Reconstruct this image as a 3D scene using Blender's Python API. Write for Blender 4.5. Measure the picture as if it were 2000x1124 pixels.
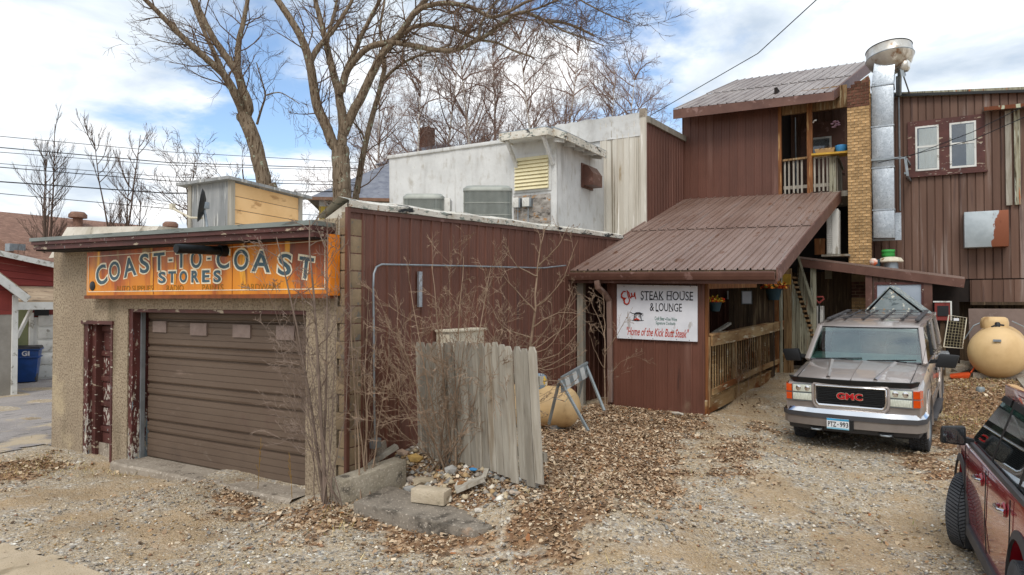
import bpy, bmesh, math, random
import numpy as np
from mathutils import Vector as V, Matrix, Euler, noise as mnoise
RNG = random.Random(11)
NP = np.random.RandomState(5)
SC = bpy.context.scene
COL = SC.collection
for o in list(bpy.data.objects): bpy.data.objects.remove(o)
# ------------------------------------------------------------------ camera
TH = math.radians(30.5); CAMZ = 2.4; F = 1340.0; PIT = math.atan(26 / F)
cd = bpy.data.cameras.new('camera'); cam = bpy.data.objects.new('camera', cd); COL.objects.link(cam)
cd.sensor_width = 36; cd.sensor_fit = 'HORIZONTAL'; cd.lens = 36 * F / 2000; cd.clip_start = .05; cd.clip_end = 3000
cam.location = (0, 0, CAMZ); cam.rotation_euler = (math.pi / 2 + PIT, 0, TH)
SC.camera = cam
# ------------------------------------------------------------------ view, sun, sky
SC.view_settings.view_transform = 'Standard'; SC.view_settings.look = 'None'
SC.view_settings.gamma = 1; SC.view_settings.exposure = 1.08
try: SC.view_settings.use_curve_mapping = False
except Exception: pass
SUN_EL = math.radians(48); SUN_AZ = math.radians(165)      # azimuth measured from +Y towards +X
sdir = V((math.sin(SUN_AZ) * math.cos(SUN_EL), math.cos(SUN_AZ) * math.cos(SUN_EL), math.sin(SUN_EL)))
sl = bpy.data.lights.new('sun', 'SUN'); sun = bpy.data.objects.new('sun', sl); COL.objects.link(sun)
sl.energy = 0.9; sl.angle = math.radians(25); sl.color = (1, .95, .88)
sun.rotation_euler = sdir.to_track_quat('Z', 'Y').to_euler()

def lk(nt, a, b): nt.links.new(a, b)
W = bpy.data.worlds.new('World'); SC.world = W; W.use_nodes = True
nt = W.node_tree; nt.nodes.clear()
def nn(nt, t, **k):
    n = nt.nodes.new(t)
    for a, b in k.items(): setattr(n, a, b)
    return n
def mathn(nt, op, a, b=None, clamp=False):
    n = nn(nt, 'ShaderNodeMath', operation=op); n.use_clamp = clamp
    for i, x in enumerate((a, b)):
        if x is None: continue
        if isinstance(x, (int, float)): n.inputs[i].default_value = x
        else: lk(nt, x, n.inputs[i])
    return n.outputs[0]
def ramp(nt, src, stops):
    r = nn(nt, 'ShaderNodeValToRGB'); e = r.color_ramp.elements
    while len(e) < len(stops): e.new(.5)
    for i, (p, c) in enumerate(stops):
        e[i].position = p; e[i].color = (*c, 1) if len(c) == 3 else c
    lk(nt, src, r.inputs[0]); return r.outputs[0]
def maprange(nt, src, a, b):
    m = nn(nt, 'ShaderNodeMapRange', interpolation_type='SMOOTHSTEP')
    m.inputs[1].default_value = a; m.inputs[2].default_value = b
    lk(nt, src, m.inputs[0]); return m.outputs[0]
def mixc(nt, fac, a, b, mode='MIX'):
    m = nn(nt, 'ShaderNodeMix', data_type='RGBA', blend_type=mode)
    for s, x in ((0, fac), (6, a), (7, b)):
        if hasattr(x, 'links') or hasattr(x, 'is_linked'): lk(nt, x, m.inputs[s])
        elif s == 0: m.inputs[0].default_value = x
        else: m.inputs[s].default_value = (*x, 1)
    return m.outputs[2]
def raycam(u, v): return V(((u - 1000) / F, (562 - v) / F, -1.0))
CM = Euler((math.pi / 2 + PIT, 0, TH)).to_matrix()
C0 = V((0, 0, CAMZ))
def ray(u, v): return CM @ raycam(u, v)

sky = nn(nt, 'ShaderNodeTexSky', sky_type='NISHITA'); sky.sun_disc = False
sky.sun_elevation = SUN_EL; sky.sun_rotation = SUN_AZ; sky.air_density = 1.0; sky.dust_density = .6; sky.ozone_density = 2.2
tc = nn(nt, 'ShaderNodeTexCoord'); sep = nn(nt, 'ShaderNodeSeparateXYZ'); lk(nt, tc.outputs['Generated'], sep.inputs[0])
zz = mathn(nt, 'ADD', mathn(nt, 'MAXIMUM', sep.outputs[2], 0.0), .22)
cx = mathn(nt, 'DIVIDE', sep.outputs[0], zz); cy = mathn(nt, 'DIVIDE', sep.outputs[1], zz)
cmb = nn(nt, 'ShaderNodeCombineXYZ'); lk(nt, cx, cmb.inputs[0]); lk(nt, cy, cmb.inputs[1]); lk(nt, mathn(nt, 'MULTIPLY', sep.outputs[2], 2.0), cmb.inputs[2])
def wnoise(scale, detail, off, rough=.55, dist=.0):
    m = nn(nt, 'ShaderNodeVectorMath', operation='ADD'); m.inputs[1].default_value = off; lk(nt, cmb.outputs[0], m.inputs[0])
    n = nn(nt, 'ShaderNodeTexNoise'); n.inputs['Scale'].default_value = scale; n.inputs['Detail'].default_value = detail
    n.inputs['Roughness'].default_value = rough; n.inputs['Distortion'].default_value = dist
    lk(nt, m.outputs[0], n.inputs['Vector']); return n.outputs[0]
n1 = wnoise(1.5, 9, (3.1, 7.7, 0.4), .58, .25)
# broad breaks in the cloud deck (whole sky), with the two gaps seen above the roofs among them
gap = None
for (u, v, wd, amp) in ((470, 110, .22, .30), (1180, 40, .22, .24), (560, 230, .13, .08), (1330, 160, .14, .08), (-600, -500, .5, .25), (3200, -700, .5, .25), (900, -1500, .6, .25)):
    d = ray(u, v).normalized()
    dp = nn(nt, 'ShaderNodeVectorMath', operation='DISTANCE'); dp.inputs[1].default_value = d
    lk(nt, tc.outputs['Generated'], dp.inputs[0])
    g = mathn(nt, 'MULTIPLY', mathn(nt, 'SUBTRACT', 1.0, mathn(nt, 'DIVIDE', dp.outputs['Value'], wd), True), amp)
    gap = g if gap is None else mathn(nt, 'ADD', gap, g)
dens = mathn(nt, 'SUBTRACT', mathn(nt, 'ADD', n1, .10), gap)
cmask = maprange(nt, dens, .31, .50)
n2 = wnoise(2.1, 8, (9.3, 1.2, 5.1), .55, .3)
ccol = ramp(nt, n2, [(.34, (.48, .56, .66)), (.50, (.72, .78, .84)), (.62, (.97, .97, .97))])
lpn = nn(nt, 'ShaderNodeBackground'); lk(nt, sky.outputs[0], lpn.inputs[0]); lpn.inputs[1].default_value = .095
bgc = nn(nt, 'ShaderNodeBackground'); lk(nt, ccol, bgc.inputs[0]); bgc.inputs[1].default_value = .62
mx = nn(nt, 'ShaderNodeMixShader'); lk(nt, cmask, mx.inputs[0]); lk(nt, lpn.outputs[0], mx.inputs[1]); lk(nt, bgc.outputs[0], mx.inputs[2])
wo = nn(nt, 'ShaderNodeOutputWorld'); lk(nt, mx.outputs[0], wo.inputs[0])
# ------------------------------------------------------------------ unprojection: a picture point on a known plane of the place
def PY(u, v, Y): d = ray(u, v); return C0 + d * (Y / d.y)
def PX(u, v, X): d = ray(u, v); return C0 + d * (X / d.x)
def PZ(u, v, Z): d = ray(u, v); return C0 + d * ((Z - CAMZ) / d.z)
def PD(u, v, D): return C0 + ray(u, v) * D
# ------------------------------------------------------------------ ground height
GC = np.array([(-13, 6, -.05), (-10, 5.4, -.12), (-6.6, 5.3, -.1), (-5.5, 6.2, .06), (-4.5, 6.9, .42), (-5.6, 7.3, .45), (-3.3, 6.5, .42), (-4.5, 5.4, .02),
    (-3.4, 5.1, .02), (-5, 9.5, .34), (-5.3, 12.5, .36), (-3.4, 12.4, .34), (-2.9, 15.5, .48), (-2.7, 18.4, .62), (-2.5, 12.4, .22), (-.9, 11.0, .03), (0, 12.3, .06), (-1.75, 12.3, .08), (.25, 15.2, .24), (-1.45, 15.2, .25), (1.2, 17, .64),
    (3, 17, .72), (1.4, 17.7, .72), (4, 14, .5), (2.5, 12, .25), (0, 8.3, -.06), (1.5, 5, -.06), (0, 0, -.12), (-3, 2, -.12), (3, 1, -.1), (-8, 1, -.15),
    (-2.2, 8, .12), (-2.4, 10.2, .22), (-1, 7, .0), (0, 22, .8), (-6, 25, .6), (6, 22, .8), (-24, 10, -.06), (-20, 5, -.1), (-30, 20, 0), (30, 30, .8), (-15, 14, 0), (8, 8, .1)])
def Gn(x, y):
    x = np.asarray(x, float); y = np.asarray(y, float); num = np.zeros_like(x); den = np.zeros_like(x)
    for a, b, z in GC:
        w = 1 / ((x - a) ** 2 + (y - b) ** 2 + .12) ** 1.7
        num += w * z; den += w
    return num / den + .012 * np.sin(3.1 * x + 1.3 * y) + .010 * np.sin(5.3 * y - 2.2 * x + 1)
def G(x, y): return float(Gn(np.array([x]), np.array([y]))[0])
def gp(u, v):
    z = 0.1
    for _ in range(12):
        p = PZ(u, v, z); z = .5 * z + .5 * G(p.x, p.y)
    return PZ(u, v, z)
# ------------------------------------------------------------------ mesh builder
Z = V((0, 0, 1)); X1 = V((1, 0, 0)); Y1 = V((0, 1, 0))
def lerp(a, b, t): return a + (b - a) * t
class MB:
    def __init__(s): s.v = []; s.f = []; s.sm = None
    def add(s, vs, fs):
        o = len(s.v); s.v += [tuple(x) for x in vs]; s.f += [tuple(i + o for i in f) for f in fs]; return s
    def obox(s, c, ax, ay, az):
        c = V(c); ax = V(ax); ay = V(ay); az = V(az)
        vs = [c + ax * i + ay * j + az * k for k in (-1, 1) for j in (-1, 1) for i in (-1, 1)]
        return s.add(vs, [(0, 2, 3, 1), (4, 5, 7, 6), (0, 1, 5, 4), (2, 6, 7, 3), (0, 4, 6, 2), (1, 3, 7, 5)])
    def box(s, a, b):
        a = V(a); b = V(b); c = (a + b) / 2; h = (b - a) / 2
        return s.obox(c, (h.x, 0, 0), (0, h.y, 0), (0, 0, h.z))
    def beam(s, p, q, w, h, up=Z):
        p = V(p); q = V(q); d = q - p; side = d.cross(up)
        if side.length < 1e-5: side = d.cross(X1)
        side.normalize(); u = side.cross(d).normalized()
        return s.obox((p + q) / 2, d / 2, side * w / 2, u * h / 2)
    def prism(s, poly, ext):
        n = len(poly); ext = V(ext); poly = [V(p) for p in poly]
        vs = poly + [p + ext for p in poly]
        return s.add(vs, [tuple(range(n - 1, -1, -1)), tuple(range(n, 2 * n))] + [(i, (i + 1) % n, (i + 1) % n + n, i + n) for i in range(n)])
    def hexa(s, lo, hi):
        return s.add(list(lo) + list(hi), [(3, 2, 1, 0), (4, 5, 6, 7)] + [(i, (i + 1) % 4, (i + 1) % 4 + 4, i + 4) for i in range(4)])
    def tube(s, pts, rads, n=8, cap=True):
        pts = [V(p) for p in pts]; m = len(pts)
        if not hasattr(rads, '__len__'): rads = [rads] * m
        t = (pts[1] - pts[0]).normalized(); a = t.orthogonal().normalized(); vs = []
        for i, p in enumerate(pts):
            t2 = (pts[min(i + 1, m - 1)] - pts[max(i - 1, 0)])
            if t2.length > 1e-9: t = t2.normalized()
            a = (a - t * a.dot(t))
            a = a.normalized() if a.length > 1e-6 else t.orthogonal().normalized()
            b = t.cross(a)
            for k in range(n):
                an = 2 * math.pi * k / n
                vs.append(p + (a * math.cos(an) + b * math.sin(an)) * rads[i])
        fs = [(i * n + k, i * n + (k + 1) % n, (i + 1) * n + (k + 1) % n, (i + 1) * n + k) for i in range(m - 1) for k in range(n)]
        if cap: fs += [tuple(range(n - 1, -1, -1)), tuple((m - 1) * n + k for k in range(n))]
        return s.add(vs, fs)
    def lathe(s, o, axis, prof, n=24, squash=(1, 1)):
        o = V(o); axis = V(axis).normalized(); a = axis.orthogonal().normalized(); b = axis.cross(a); vs = []
        for r, h in prof:
            for k in range(n):
                an = 2 * math.pi * k / n
                vs.append(o + axis * h + (a * math.cos(an) * squash[0] + b * math.sin(an) * squash[1]) * r)
        m = len(prof)
        fs = [(i * n + k, i * n + (k + 1) % n, (i + 1) * n + (k + 1) % n, (i + 1) * n + k) for i in range(m - 1) for k in range(n)]
        fs += [tuple(range(n - 1, -1, -1)), tuple((m - 1) * n + k for k in range(n))]
        return s.add(vs, fs)
    def grid(s, P):   # P[i][j] points
        m = len(P); n = len(P[0])
        return s.add([p for r in P for p in r], [(i * n + j, i * n + j + 1, (i + 1) * n + j + 1, (i + 1) * n + j) for i in range(m - 1) for j in range(n - 1)])
    def rock(s, c, r, rng, sq=(1, 1, .7)):
        bm = bmesh.new(); bmesh.ops.create_icosphere(bm, subdivisions=1, radius=1)
        k = V((rng.uniform(.7, 1.2), rng.uniform(.7, 1.2), rng.uniform(.6, 1)))
        vs = [V(c) + V((v.co.x * sq[0] * k.x, v.co.y * sq[1] * k.y, v.co.z * sq[2] * k.z)) * r * rng.uniform(.78, 1.15) for v in bm.verts]
        bm.verts.index_update(); fs = [tuple(v.index for v in f.verts) for f in bm.faces]; bm.free(); return s.add(vs, fs)
def mkmesh(mb, mat, off=V((0, 0, 0)), smooth=None, bevel=0, name='mesh'):
    me = bpy.data.meshes.new(name)
    me.from_pydata([(x - off.x, y - off.y, z - off.z) for x, y, z in mb.v], [], mb.f)
    if bevel:
        bm = bmesh.new(); bm.from_mesh(me); bmesh.ops.recalc_face_normals(bm, faces=bm.faces)
        ed = [e for e in bm.edges if len(e.link_faces) == 2 and e.calc_face_angle(0) > .5]
        bmesh.ops.bevel(bm, geom=ed, offset=bevel, segments=2, affect='EDGES', profile=.6, clamp_overlap=True)
        bm.to_mesh(me); bm.free()
    if smooth or (bevel and smooth is None):
        for p in me.polygons: p.use_smooth = True
        me.set_sharp_from_angle(angle=math.radians(smooth if isinstance(smooth, (int, float)) and smooth > 1 else 40))
    if mat: me.materials.append(mat)
    me.update(); return me
class T:
    zmap = None; xmap = None
    def __init__(s, name, label, cat, loc, group=None, rot=None, local=False):
        s.o = bpy.data.objects.new(name, None); COL.objects.link(s.o); s.loc = V((0, 0, 0)) if local else V(loc)
        s.o.location = loc; s.o.empty_display_size = .2
        if rot is not None: s.o.rotation_euler = rot
        s.o['label'] = label; s.o['category'] = cat
        if group: s.o['group'] = group
    def part(s, mb, name, mat, parent=None, smooth=None, bevel=0, label=None, stuff=False):
        if s.zmap:
            zf = lambda z: float(np.interp(z, *s.zmap))
            xf = (lambda z: float(np.interp(z, *s.xmap))) if s.xmap else (lambda z: 1.0)
            if isinstance(mb, bpy.types.Mesh):
                for vv in mb.vertices: vv.co.x *= xf(vv.co.z); vv.co.z = zf(vv.co.z)
            else: mb.v = [(x * xf(z), y, zf(z)) for x, y, z in mb.v]
        me = mb if isinstance(mb, bpy.types.Mesh) else mkmesh(mb, mat, s.loc, smooth, bevel, name)
        o = bpy.data.objects.new(name, me); COL.objects.link(o); o.parent = parent or s.o
        if label: o['label'] = label
        if stuff: o['kind'] = 'stuff'
        return o
def solo(mb, name, mat, label, cat, group=None, smooth=None, bevel=0, kind=None):
    a = np.array(mb.v); c = V(((a[:, 0].min() + a[:, 0].max()) / 2, (a[:, 1].min() + a[:, 1].max()) / 2, a[:, 2].min()))
    o = bpy.data.objects.new(name, mkmesh(mb, mat, c, smooth, bevel, name)); COL.objects.link(o); o.location = c
    if kind: o['kind'] = kind
    else:
        o['label'] = label; o['category'] = cat
        if group: o['group'] = group
    return o
PROF = [(0, 0), (.03, 1), (.13, 1), (.16, 0), (.40, 0), (.42, .22), (.48, .22), (.50, 0), (.68, 0), (.70, .22), (.76, .22), (.78, 0), (1, 0)]
PROF2 = [(0, 0), (.05, 1), (.12, 1), (.17, 0), (1, 0)]
PROFR = [(0, 0), (.04, 1), (.12, 1), (.16, 0), (.58, 0), (.60, .3), (.64, .3), (.66, 0), (1, 0)]
def ribbed(th, name, mat, A, B, C, D, N, h=.022, parent=None, prof=PROF, jit=0.0, smooth=None):
    A, B, C, D = V(A), V(B), V(C), V(D); n = (B - A).cross(D - A).normalized(); out = []
    for i in range(N):
        mb = MB(); lo = []; hi = []
        k = RNG.uniform(0, jit)
        for u, hh in prof:
            t = (i + u) / N; lo.append(lerp(A, B, t) + n * (hh * h + k)); hi.append(lerp(D, C, t) + n * (hh * h + k))
        mb.grid([lo, hi]); out.append(th.part(mb, name, mat, parent))
    return out
def planks(th, name, mat, A, B, C, D, N, thick, parent=None, gap=.05, jit=.01, endj=0.0, bevel=0):
    """boards side by side from the edge A-D to the edge B-C (each runs from AB to DC), proud of the plane by thick"""
    A, B, C, D = V(A), V(B), V(C), V(D); n = (B - A).cross(D - A).normalized(); out = []
    for i in range(N):
        t0 = (i + gap / 2) / N; t1 = (i + 1 - gap / 2) / N; k = n * RNG.uniform(0, jit)
        e = (D - A).normalized() * RNG.uniform(-endj, endj) if endj else V((0, 0, 0))
        lo = [lerp(A, B, t0) + k, lerp(A, B, t1) + k, lerp(D, C, t1) + k + e, lerp(D, C, t0) + k + e]
        mb = MB().hexa(lo, [p + n * thick for p in lo]); out.append(th.part(mb, name, mat, parent, bevel=bevel))
    return out
# ------------------------------------------------------------------ materials
def S(h):
    h = h.lstrip('#'); return tuple(((int(h[i:i + 2], 16) / 255 + .055) / 1.055) ** 2.4 if int(h[i:i + 2], 16) > 10 else int(h[i:i + 2], 16) / 3294 for i in (0, 2, 4))
def M(name, c, c2=None, sc=3, st=(1, 1, 1), rough=.8, metal=0, bump=0, bsc=60, bst=(1, 1, 1), var=0, spots=(), spec=.3, detail=6, r2=None, vor=None, coat=0, alpha=None, wave=None, attr=None):
    m = bpy.data.materials.new(name); m.use_nodes = True; t = m.node_tree; b = t.nodes['Principled BSDF']
    co = nn(t, 'ShaderNodeTexCoord').outputs['Object']
    def mp(s):
        if tuple(s) == (1, 1, 1): return co
        q = nn(t, 'ShaderNodeMapping'); q.inputs['Scale'].default_value = s; lk(t, co, q.inputs[0]); return q.outputs[0]
    def nz(scale, s, det=detail, rg=.6):
        n = nn(t, 'ShaderNodeTexNoise'); n.inputs['Scale'].default_value = scale; n.inputs['Detail'].default_value = det; n.inputs['Roughness'].default_value = rg
        lk(t, mp(s), n.inputs['Vector']); return n.outputs[0]
    if attr:
        a = nn(t, 'ShaderNodeAttribute'); a.attribute_name = attr; col = a.outputs['Color']
    elif c2: col = mixc(t, maprange(t, nz(sc, st), .33, .67), c, c2)
    else:
        r = nn(t, 'ShaderNodeRGB'); r.outputs[0].default_value = (*c, 1); col = r.outputs[0]
    if vor:
        vn = nn(t, 'ShaderNodeTexVoronoi'); vn.inputs['Scale'].default_value = vor[0]; lk(t, co, vn.inputs['Vector'])
        g = nn(t, 'ShaderNodeSeparateColor'); lk(t, vn.outputs['Color'], g.inputs[0])
        col = mixc(t, mathn(t, 'MULTIPLY', g.outputs[0], vor[1]), col, vor[2])
    for sp in spots:
        sc_, lo, hi, stt = sp[1:5]; q_ = mathn(t, 'ADD', mathn(t, 'MULTIPLY', mathn(t, 'SUBTRACT', nz(sc_, stt, 8, .62), .5), 1.7), .5)
        if len(sp) > 5:
            sz = nn(t, 'ShaderNodeSeparateXYZ'); lk(t, co, sz.inputs[0]); q_ = mathn(t, 'ADD', q_, mathn(t, 'MULTIPLY', mathn(t, 'SUBTRACT', sp[5][0], sz.outputs[sp[5][2] if len(sp[5]) > 2 else 2]), sp[5][1]))
        col = mixc(t, maprange(t, q_, lo, hi), col, sp[0])
    if var:
        oi = nn(t, 'ShaderNodeObjectInfo'); hs = nn(t, 'ShaderNodeHueSaturation')
        lk(t, mathn(t, 'ADD', mathn(t, 'MULTIPLY', oi.outputs['Random'], 2 * var), 1 - var), hs.inputs['Value']); lk(t, col, hs.inputs['Color']); col = hs.outputs[0]
    lk(t, col, b.inputs['Base Color'])
    b.inputs['Roughness'].default_value = rough; b.inputs['Metallic'].default_value = metal; b.inputs['Specular IOR Level'].default_value = spec
    if r2 is not None: lk(t, mathn(t, 'ADD', mathn(t, 'MULTIPLY', nz(sc * 1.7, st), r2 - rough), rough), b.inputs['Roughness'])
    if coat: b.inputs['Coat Weight'].default_value = coat; b.inputs['Coat Roughness'].default_value = .04
    if bump:
        bn = nn(t, 'ShaderNodeBump'); bn.inputs['Strength'].default_value = bump; bn.inputs['Distance'].default_value = .02
        lk(t, nz(bsc, bst, 4), bn.inputs['Height']); lk(t, bn.outputs[0], b.inputs['Normal'])
    return m
def glassmat(name, tint, tr=.5):
    m = bpy.data.materials.new(name); m.use_nodes = True; t = m.node_tree; t.nodes.clear()
    o = nn(t, 'ShaderNodeOutputMaterial'); g = nn(t, 'ShaderNodeBsdfGlossy'); g.inputs['Roughness'].default_value = .02; g.inputs[0].default_value = (.95, .97, 1, 1)
    tb = nn(t, 'ShaderNodeBsdfTransparent'); tb.inputs[0].default_value = (*tint, 1)
    fr = nn(t, 'ShaderNodeLayerWeight'); fr.inputs[0].default_value = .5
    f = mathn(t, 'ADD', mathn(t, 'MULTIPLY', mathn(t, 'POWER', fr.outputs['Facing'], 4.0), .7), tr, True)
    x = nn(t, 'ShaderNodeMixShader'); lk(t, f, x.inputs[0]); lk(t, tb.outputs[0], x.inputs[1]); lk(t, g.outputs[0], x.inputs[2]); lk(t, x.outputs[0], o.inputs[0]); return m
ZS = (1, 1, .08)   # streaks that run up and down
m_brown = M('brown_siding', S('#6b4538'), S('#5c3a2e'), .9, (1, 1, .5), .38, r2=.6, var=.09, spots=[(S('#7d5b4f'), 1.2, .60, .98, (2, 2, .16)), (S('#46302a'), 2.2, .72, .98, (1.5, 1.5, .2)), (S('#7a6258'), 7, .86, .98, (1, 1, .5)), (S('#85705c'), 2.5, .70, 1.2, (1, 1, .6), (.35, .55))], spec=.4)
m_brownold = M('faded_siding', S('#705649'), S('#5d4438'), 1.1, (2, 2, .2), .55, var=.14, spots=[(S('#87766e'), 2, .6, .8, (2, 2, .1)), (S('#4c3833'), 4, .62, .8, (2, 2, .08))])
m_roofbrown = M('brown_roofing', S('#887268'), S('#786055'), 1.1, (1, .3, .4), .30, r2=.52, var=.05, spots=[(S('#8a7972'), 4, .58, .8, (3, .1, .2)), (S('#6a4a38'), 6, .66, .8, (1, .3, .5))], spec=.5)
m_roofgrey = M('grey_roofing', S('#9a918c'), S('#857a75'), 1.3, (1, .3, .6), .35, r2=.55, var=.07, spots=[(S('#6b5c56'), 5, .6, .8, (3, .2, .3))], spec=.5)
m_trimbrown = M('brown_trim', S('#6a4b40'), S('#5a3d34'), 2, rough=.5, spots=[(S('#84675f'), 5, .64, .8, (1, 1, 1))])
m_peel = M('peeling_brown_paint', S('#5d3833'), S('#4c2d29'), 3, rough=.55, spots=[(S('#a89a86'), 9, .68, .74, (.5, .6, 1.4)), (S('#c9c2b3'), 16, .74, .78, (.4, .4, 1.2)), (S('#8a9090'), 7, .76, .80, (1, 1, .5))], bump=.25, bsc=25)
m_peel2 = M('flaking_door_paint', S('#5a302c'), S('#4a2925'), 3, rough=.55, spots=[(S('#a59a8a'), 9, .66, .72, (2, 2, .8), (1.0, .16)), (S('#c4bfb4'), 22, .66, .72, (1, 1, .5), (1.2, .08)), (S('#7d8a90'), 5, .72, .78, (2, 2, .5), (1.2, .1))], bump=.3, bsc=30)
m_peel3 = M('flaking_door_panel', S('#5a302c'), S('#4a2925'), 3, rough=.55, spots=[(S('#b4aca2'), 17, .52, .60, (1.2, 1.2, .6), (.9, .10))], bump=.3, bsc=30)
m_stucco = M('pebbledash_stucco', S('#aa9a84'), S('#9b8b77'), 1.3, rough=.95, bump=1.0, bsc=34, spots=[(S('#7c6d5b'), 30, .42, .72, (1, 1, 1)), (S('#beb299'), 42, .60, .85, (1, 1, 1)), (S('#6f6452'), 1.0, .54, .95, (1.5, 1.5, .3)), (S('#c2b090'), .8, .62, .95, (1, 1, 1)), (S('#6f6454'), 1.6, .70, 1.2, (2.5, 2.5, .25), (2.6, -.35)), (S('#6f6250'), 2.5, .66, 1.1, (1, 1, .7), (.15, .8))], spec=.1)
m_conc = M('concrete', S('#a3988a'), S('#8c8174'), 2, rough=.95, bump=.35, bsc=70, var=.06, spots=[(S('#6c6358'), 5, .6, .75, (1, 1, 1)), (S('#bdb3a4'), 30, .62, .7, (1, 1, 1))], spec=.1)
m_concdark = M('stained_concrete', S('#a39a8a'), S('#8e8574'), 3, rough=.95, bump=.6, bsc=30, spots=[(S('#57514a'), 4, .60, .82, (1, 1, 1)), (S('#bbb0a0'), 40, .6, .72, (1, 1, 1))], spec=.1)
m_slab = M('stained_slab', S('#8f867a'), S('#787066'), 3, rough=.95, bump=.7, bsc=26, spots=[(S('#4a453f'), 3, .52, .8, (1, 1, 1)), (S('#b5aa9c'), 30, .62, .75, (1, 1, 1)), (S('#a08670'), 2, .7, .9, (1, 1, 1))], spec=.1)
m_blockpale = M('pale_block', S('#c6b8a2'), S('#b0a28c'), 5, rough=.95, bump=.5, bsc=40, spots=[(S('#8f836f'), 9, .66, .85, (1, 1, 1))], spec=.1)
m_wiretan = M('tan_wire', S('#9c9274'), S('#8a8064'), 5, rough=.6)
m_block = M('concrete_block', S('#a08b70'), S('#8a7962'), 3, rough=.95, bump=.5, bsc=60, var=.14, spots=[(S('#7a756c'), 6, .6, .7, (1, 1, 1))], spec=.1)
m_door = M('garage_door_brown', S('#67574a'), S('#5c4c40'), 1.5, (.3, 1, 1), .45, r2=.6, spots=[(S('#7d6b5f'), 9, .7, .95, (.15, 1, 1)), (S('#5f4c42'), 2.2, .66, .95, (1, 1, .5)), (S('#8b8078'), 24, .88, .96, (1, 1, .06)), (S('#4d4038'), 1.6, .66, 1.1, (1, 1, .5), (.5, .30)), (S('#84776b'), 5, .80, 1.0, (.4, 1, .5), (.7, .2))])
m_patch = M('grey_patch', S('#8d7c74'), S('#7e6d65'), 6, rough=.7, bump=.4, bsc=120)
m_white = M('white_coating', S('#d6d6d4'), S('#c6c6c4'), 1.3, rough=.8, bump=.3, bsc=12, spots=[(S('#a8a6a2'), 1.3, .52, .92, (1.6, 1.6, .35)), (S('#948e84'), 3, .66, .98, (2.5, 2.5, .12)), (S('#b4b0a8'), 6, .5, .9, (1, 1, .5)), (S('#b5a88f'), 5, .82, .95, (1, 1, .6))])
m_whiterib = M('stained_white_sheet', S('#d3cec3'), S('#bdb5a7'), 1.6, (2, 2, .1), .75, spots=[(S('#8d8475'), 3, .55, .75, (4, 4, .07)), (S('#a08d70'), 1.4, .62, .8, (2, 2, .4)), (S('#ece8e0'), 5, .62, .75, (3, 3, .1))])
m_memb = M('roof_membrane', S('#cfc8bb'), S('#b0a898'), 2, rough=.85, bump=.3, bsc=20, spots=[(S('#8c8375'), 3, .58, .75, (1, 1, 1))])
m_tar = M('peeling_white_flashing', S('#d8d4ca'), S('#c2bcae'), 4, rough=.75, spots=[(S('#2c2e30'), 4, .62, .70, (1, .6, 2)), (S('#8a9088'), 9, .62, .68, (1, .6, 2)), (S('#a08468'), 12, .68, .72, (1, 1, 1))], bump=.5, bsc=18)
m_flash = M('grey_drip_edge', S('#8f9692'), S('#7c827d'), 2, (.3, 1, 1), .5, metal=.4, spots=[(S('#5d625e'), 6, .6, .75, (.4, 1, 3))])
m_woodgrey = M('weathered_wood', S('#aaa498'), S('#8f887c'), 2.0, (4, 4, .4), .85, bump=.4, bsc=9, bst=(5, 5, .3), var=.24, spots=[(S('#665d52'), 2.5, .58, .95, (4.5, 4.5, .3)), (S('#bab4a8'), 2.2, .62, .9, (4, 4, .35)), (S('#7d6a52'), 1.3, .6, .95, (3, 3, .35))], spec=.15)
m_woodbrn = M('brown_weathered_wood', S('#9a7c58'), S('#785c40'), 2.5, (6, 6, .5), .8, bump=.3, bsc=8, bst=(7, 7, .4), var=.2, spots=[(S('#5a4228'), 3, .56, .72, (6, 6, .3)), (S('#a89878'), 3, .62, .75, (5, 5, .4))], spec=.2)
m_woodorange = M('orange_stained_wood', S('#8f5c34'), S('#6f4626'), 3, (5, 5, .6), .7, var=.15, bump=.2, bsc=9, bst=(7, 7, .4), spots=[(S('#b08a5c'), 3, .62, .76, (5, 5, .4))])
m_rail = M('worn_railing_wood', S('#b0946c'), S('#8a6a46'), 1.6, (1, .5, 3), .75, var=.15, bump=.25, bsc=8, bst=(4, .6, 4), spots=[(S('#7d4c28'), 1.4, .42, .70, (1, .6, 2)), (S('#c5b79d'), 3, .64, .74, (2, .5, 4))], spec=.2)
m_woodgreen = M('greenish_old_wood', S('#a3a08c'), S('#857e6a'), 2.5, (7, 7, .5), .85, var=.16, bump=.35, bsc=9, bst=(7, 7, .35), spots=[(S('#4a4234'), 4, .58, .7, (7, 7, .3)), (S('#a8603a'), 2, .68, .76, (5, 5, .4)), (S('#aeb0a2'), 3, .64, .74, (6, 6, .4))], spec=.15)
m_wooddark = M('dark_planks', S('#5a4836'), S('#443629'), 3, (6, 6, .5), .85, var=.22, spots=[(S('#7a6850'), 3, .62, .76, (6, 6, .3))], bump=.3, bsc=9, bst=(7, 7, .35))
m_dark = M('dark_shade', S('#2c2522'), S('#221d1b'), 2, rough=.9)  # near-black that puts shade into the colour of voids, interiors and soffit
m_black = M('black_plastic', S('#1b1c1e'), rough=.45, spec=.4)
m_soot = M('black_iron', S('#24282b'), S('#1b1d1f'), 5, rough=.5, metal=.3)
m_galv = M('galvanised_metal', S('#c4cad0'), S('#aab1b8'), 4, rough=.34, metal=.75, r2=.5, vor=(26, .5, S('#8e969e')), spots=[(S('#8a9196'), 40, .6, .7, (1, 1, .6)), (S('#7c7d7a'), 1.6, .6, .85, (2, 2, .15))])
m_galvp = M('grey_steel', S('#9aa1a6'), S('#868d92'), 5, rough=.45, metal=.6)
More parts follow.
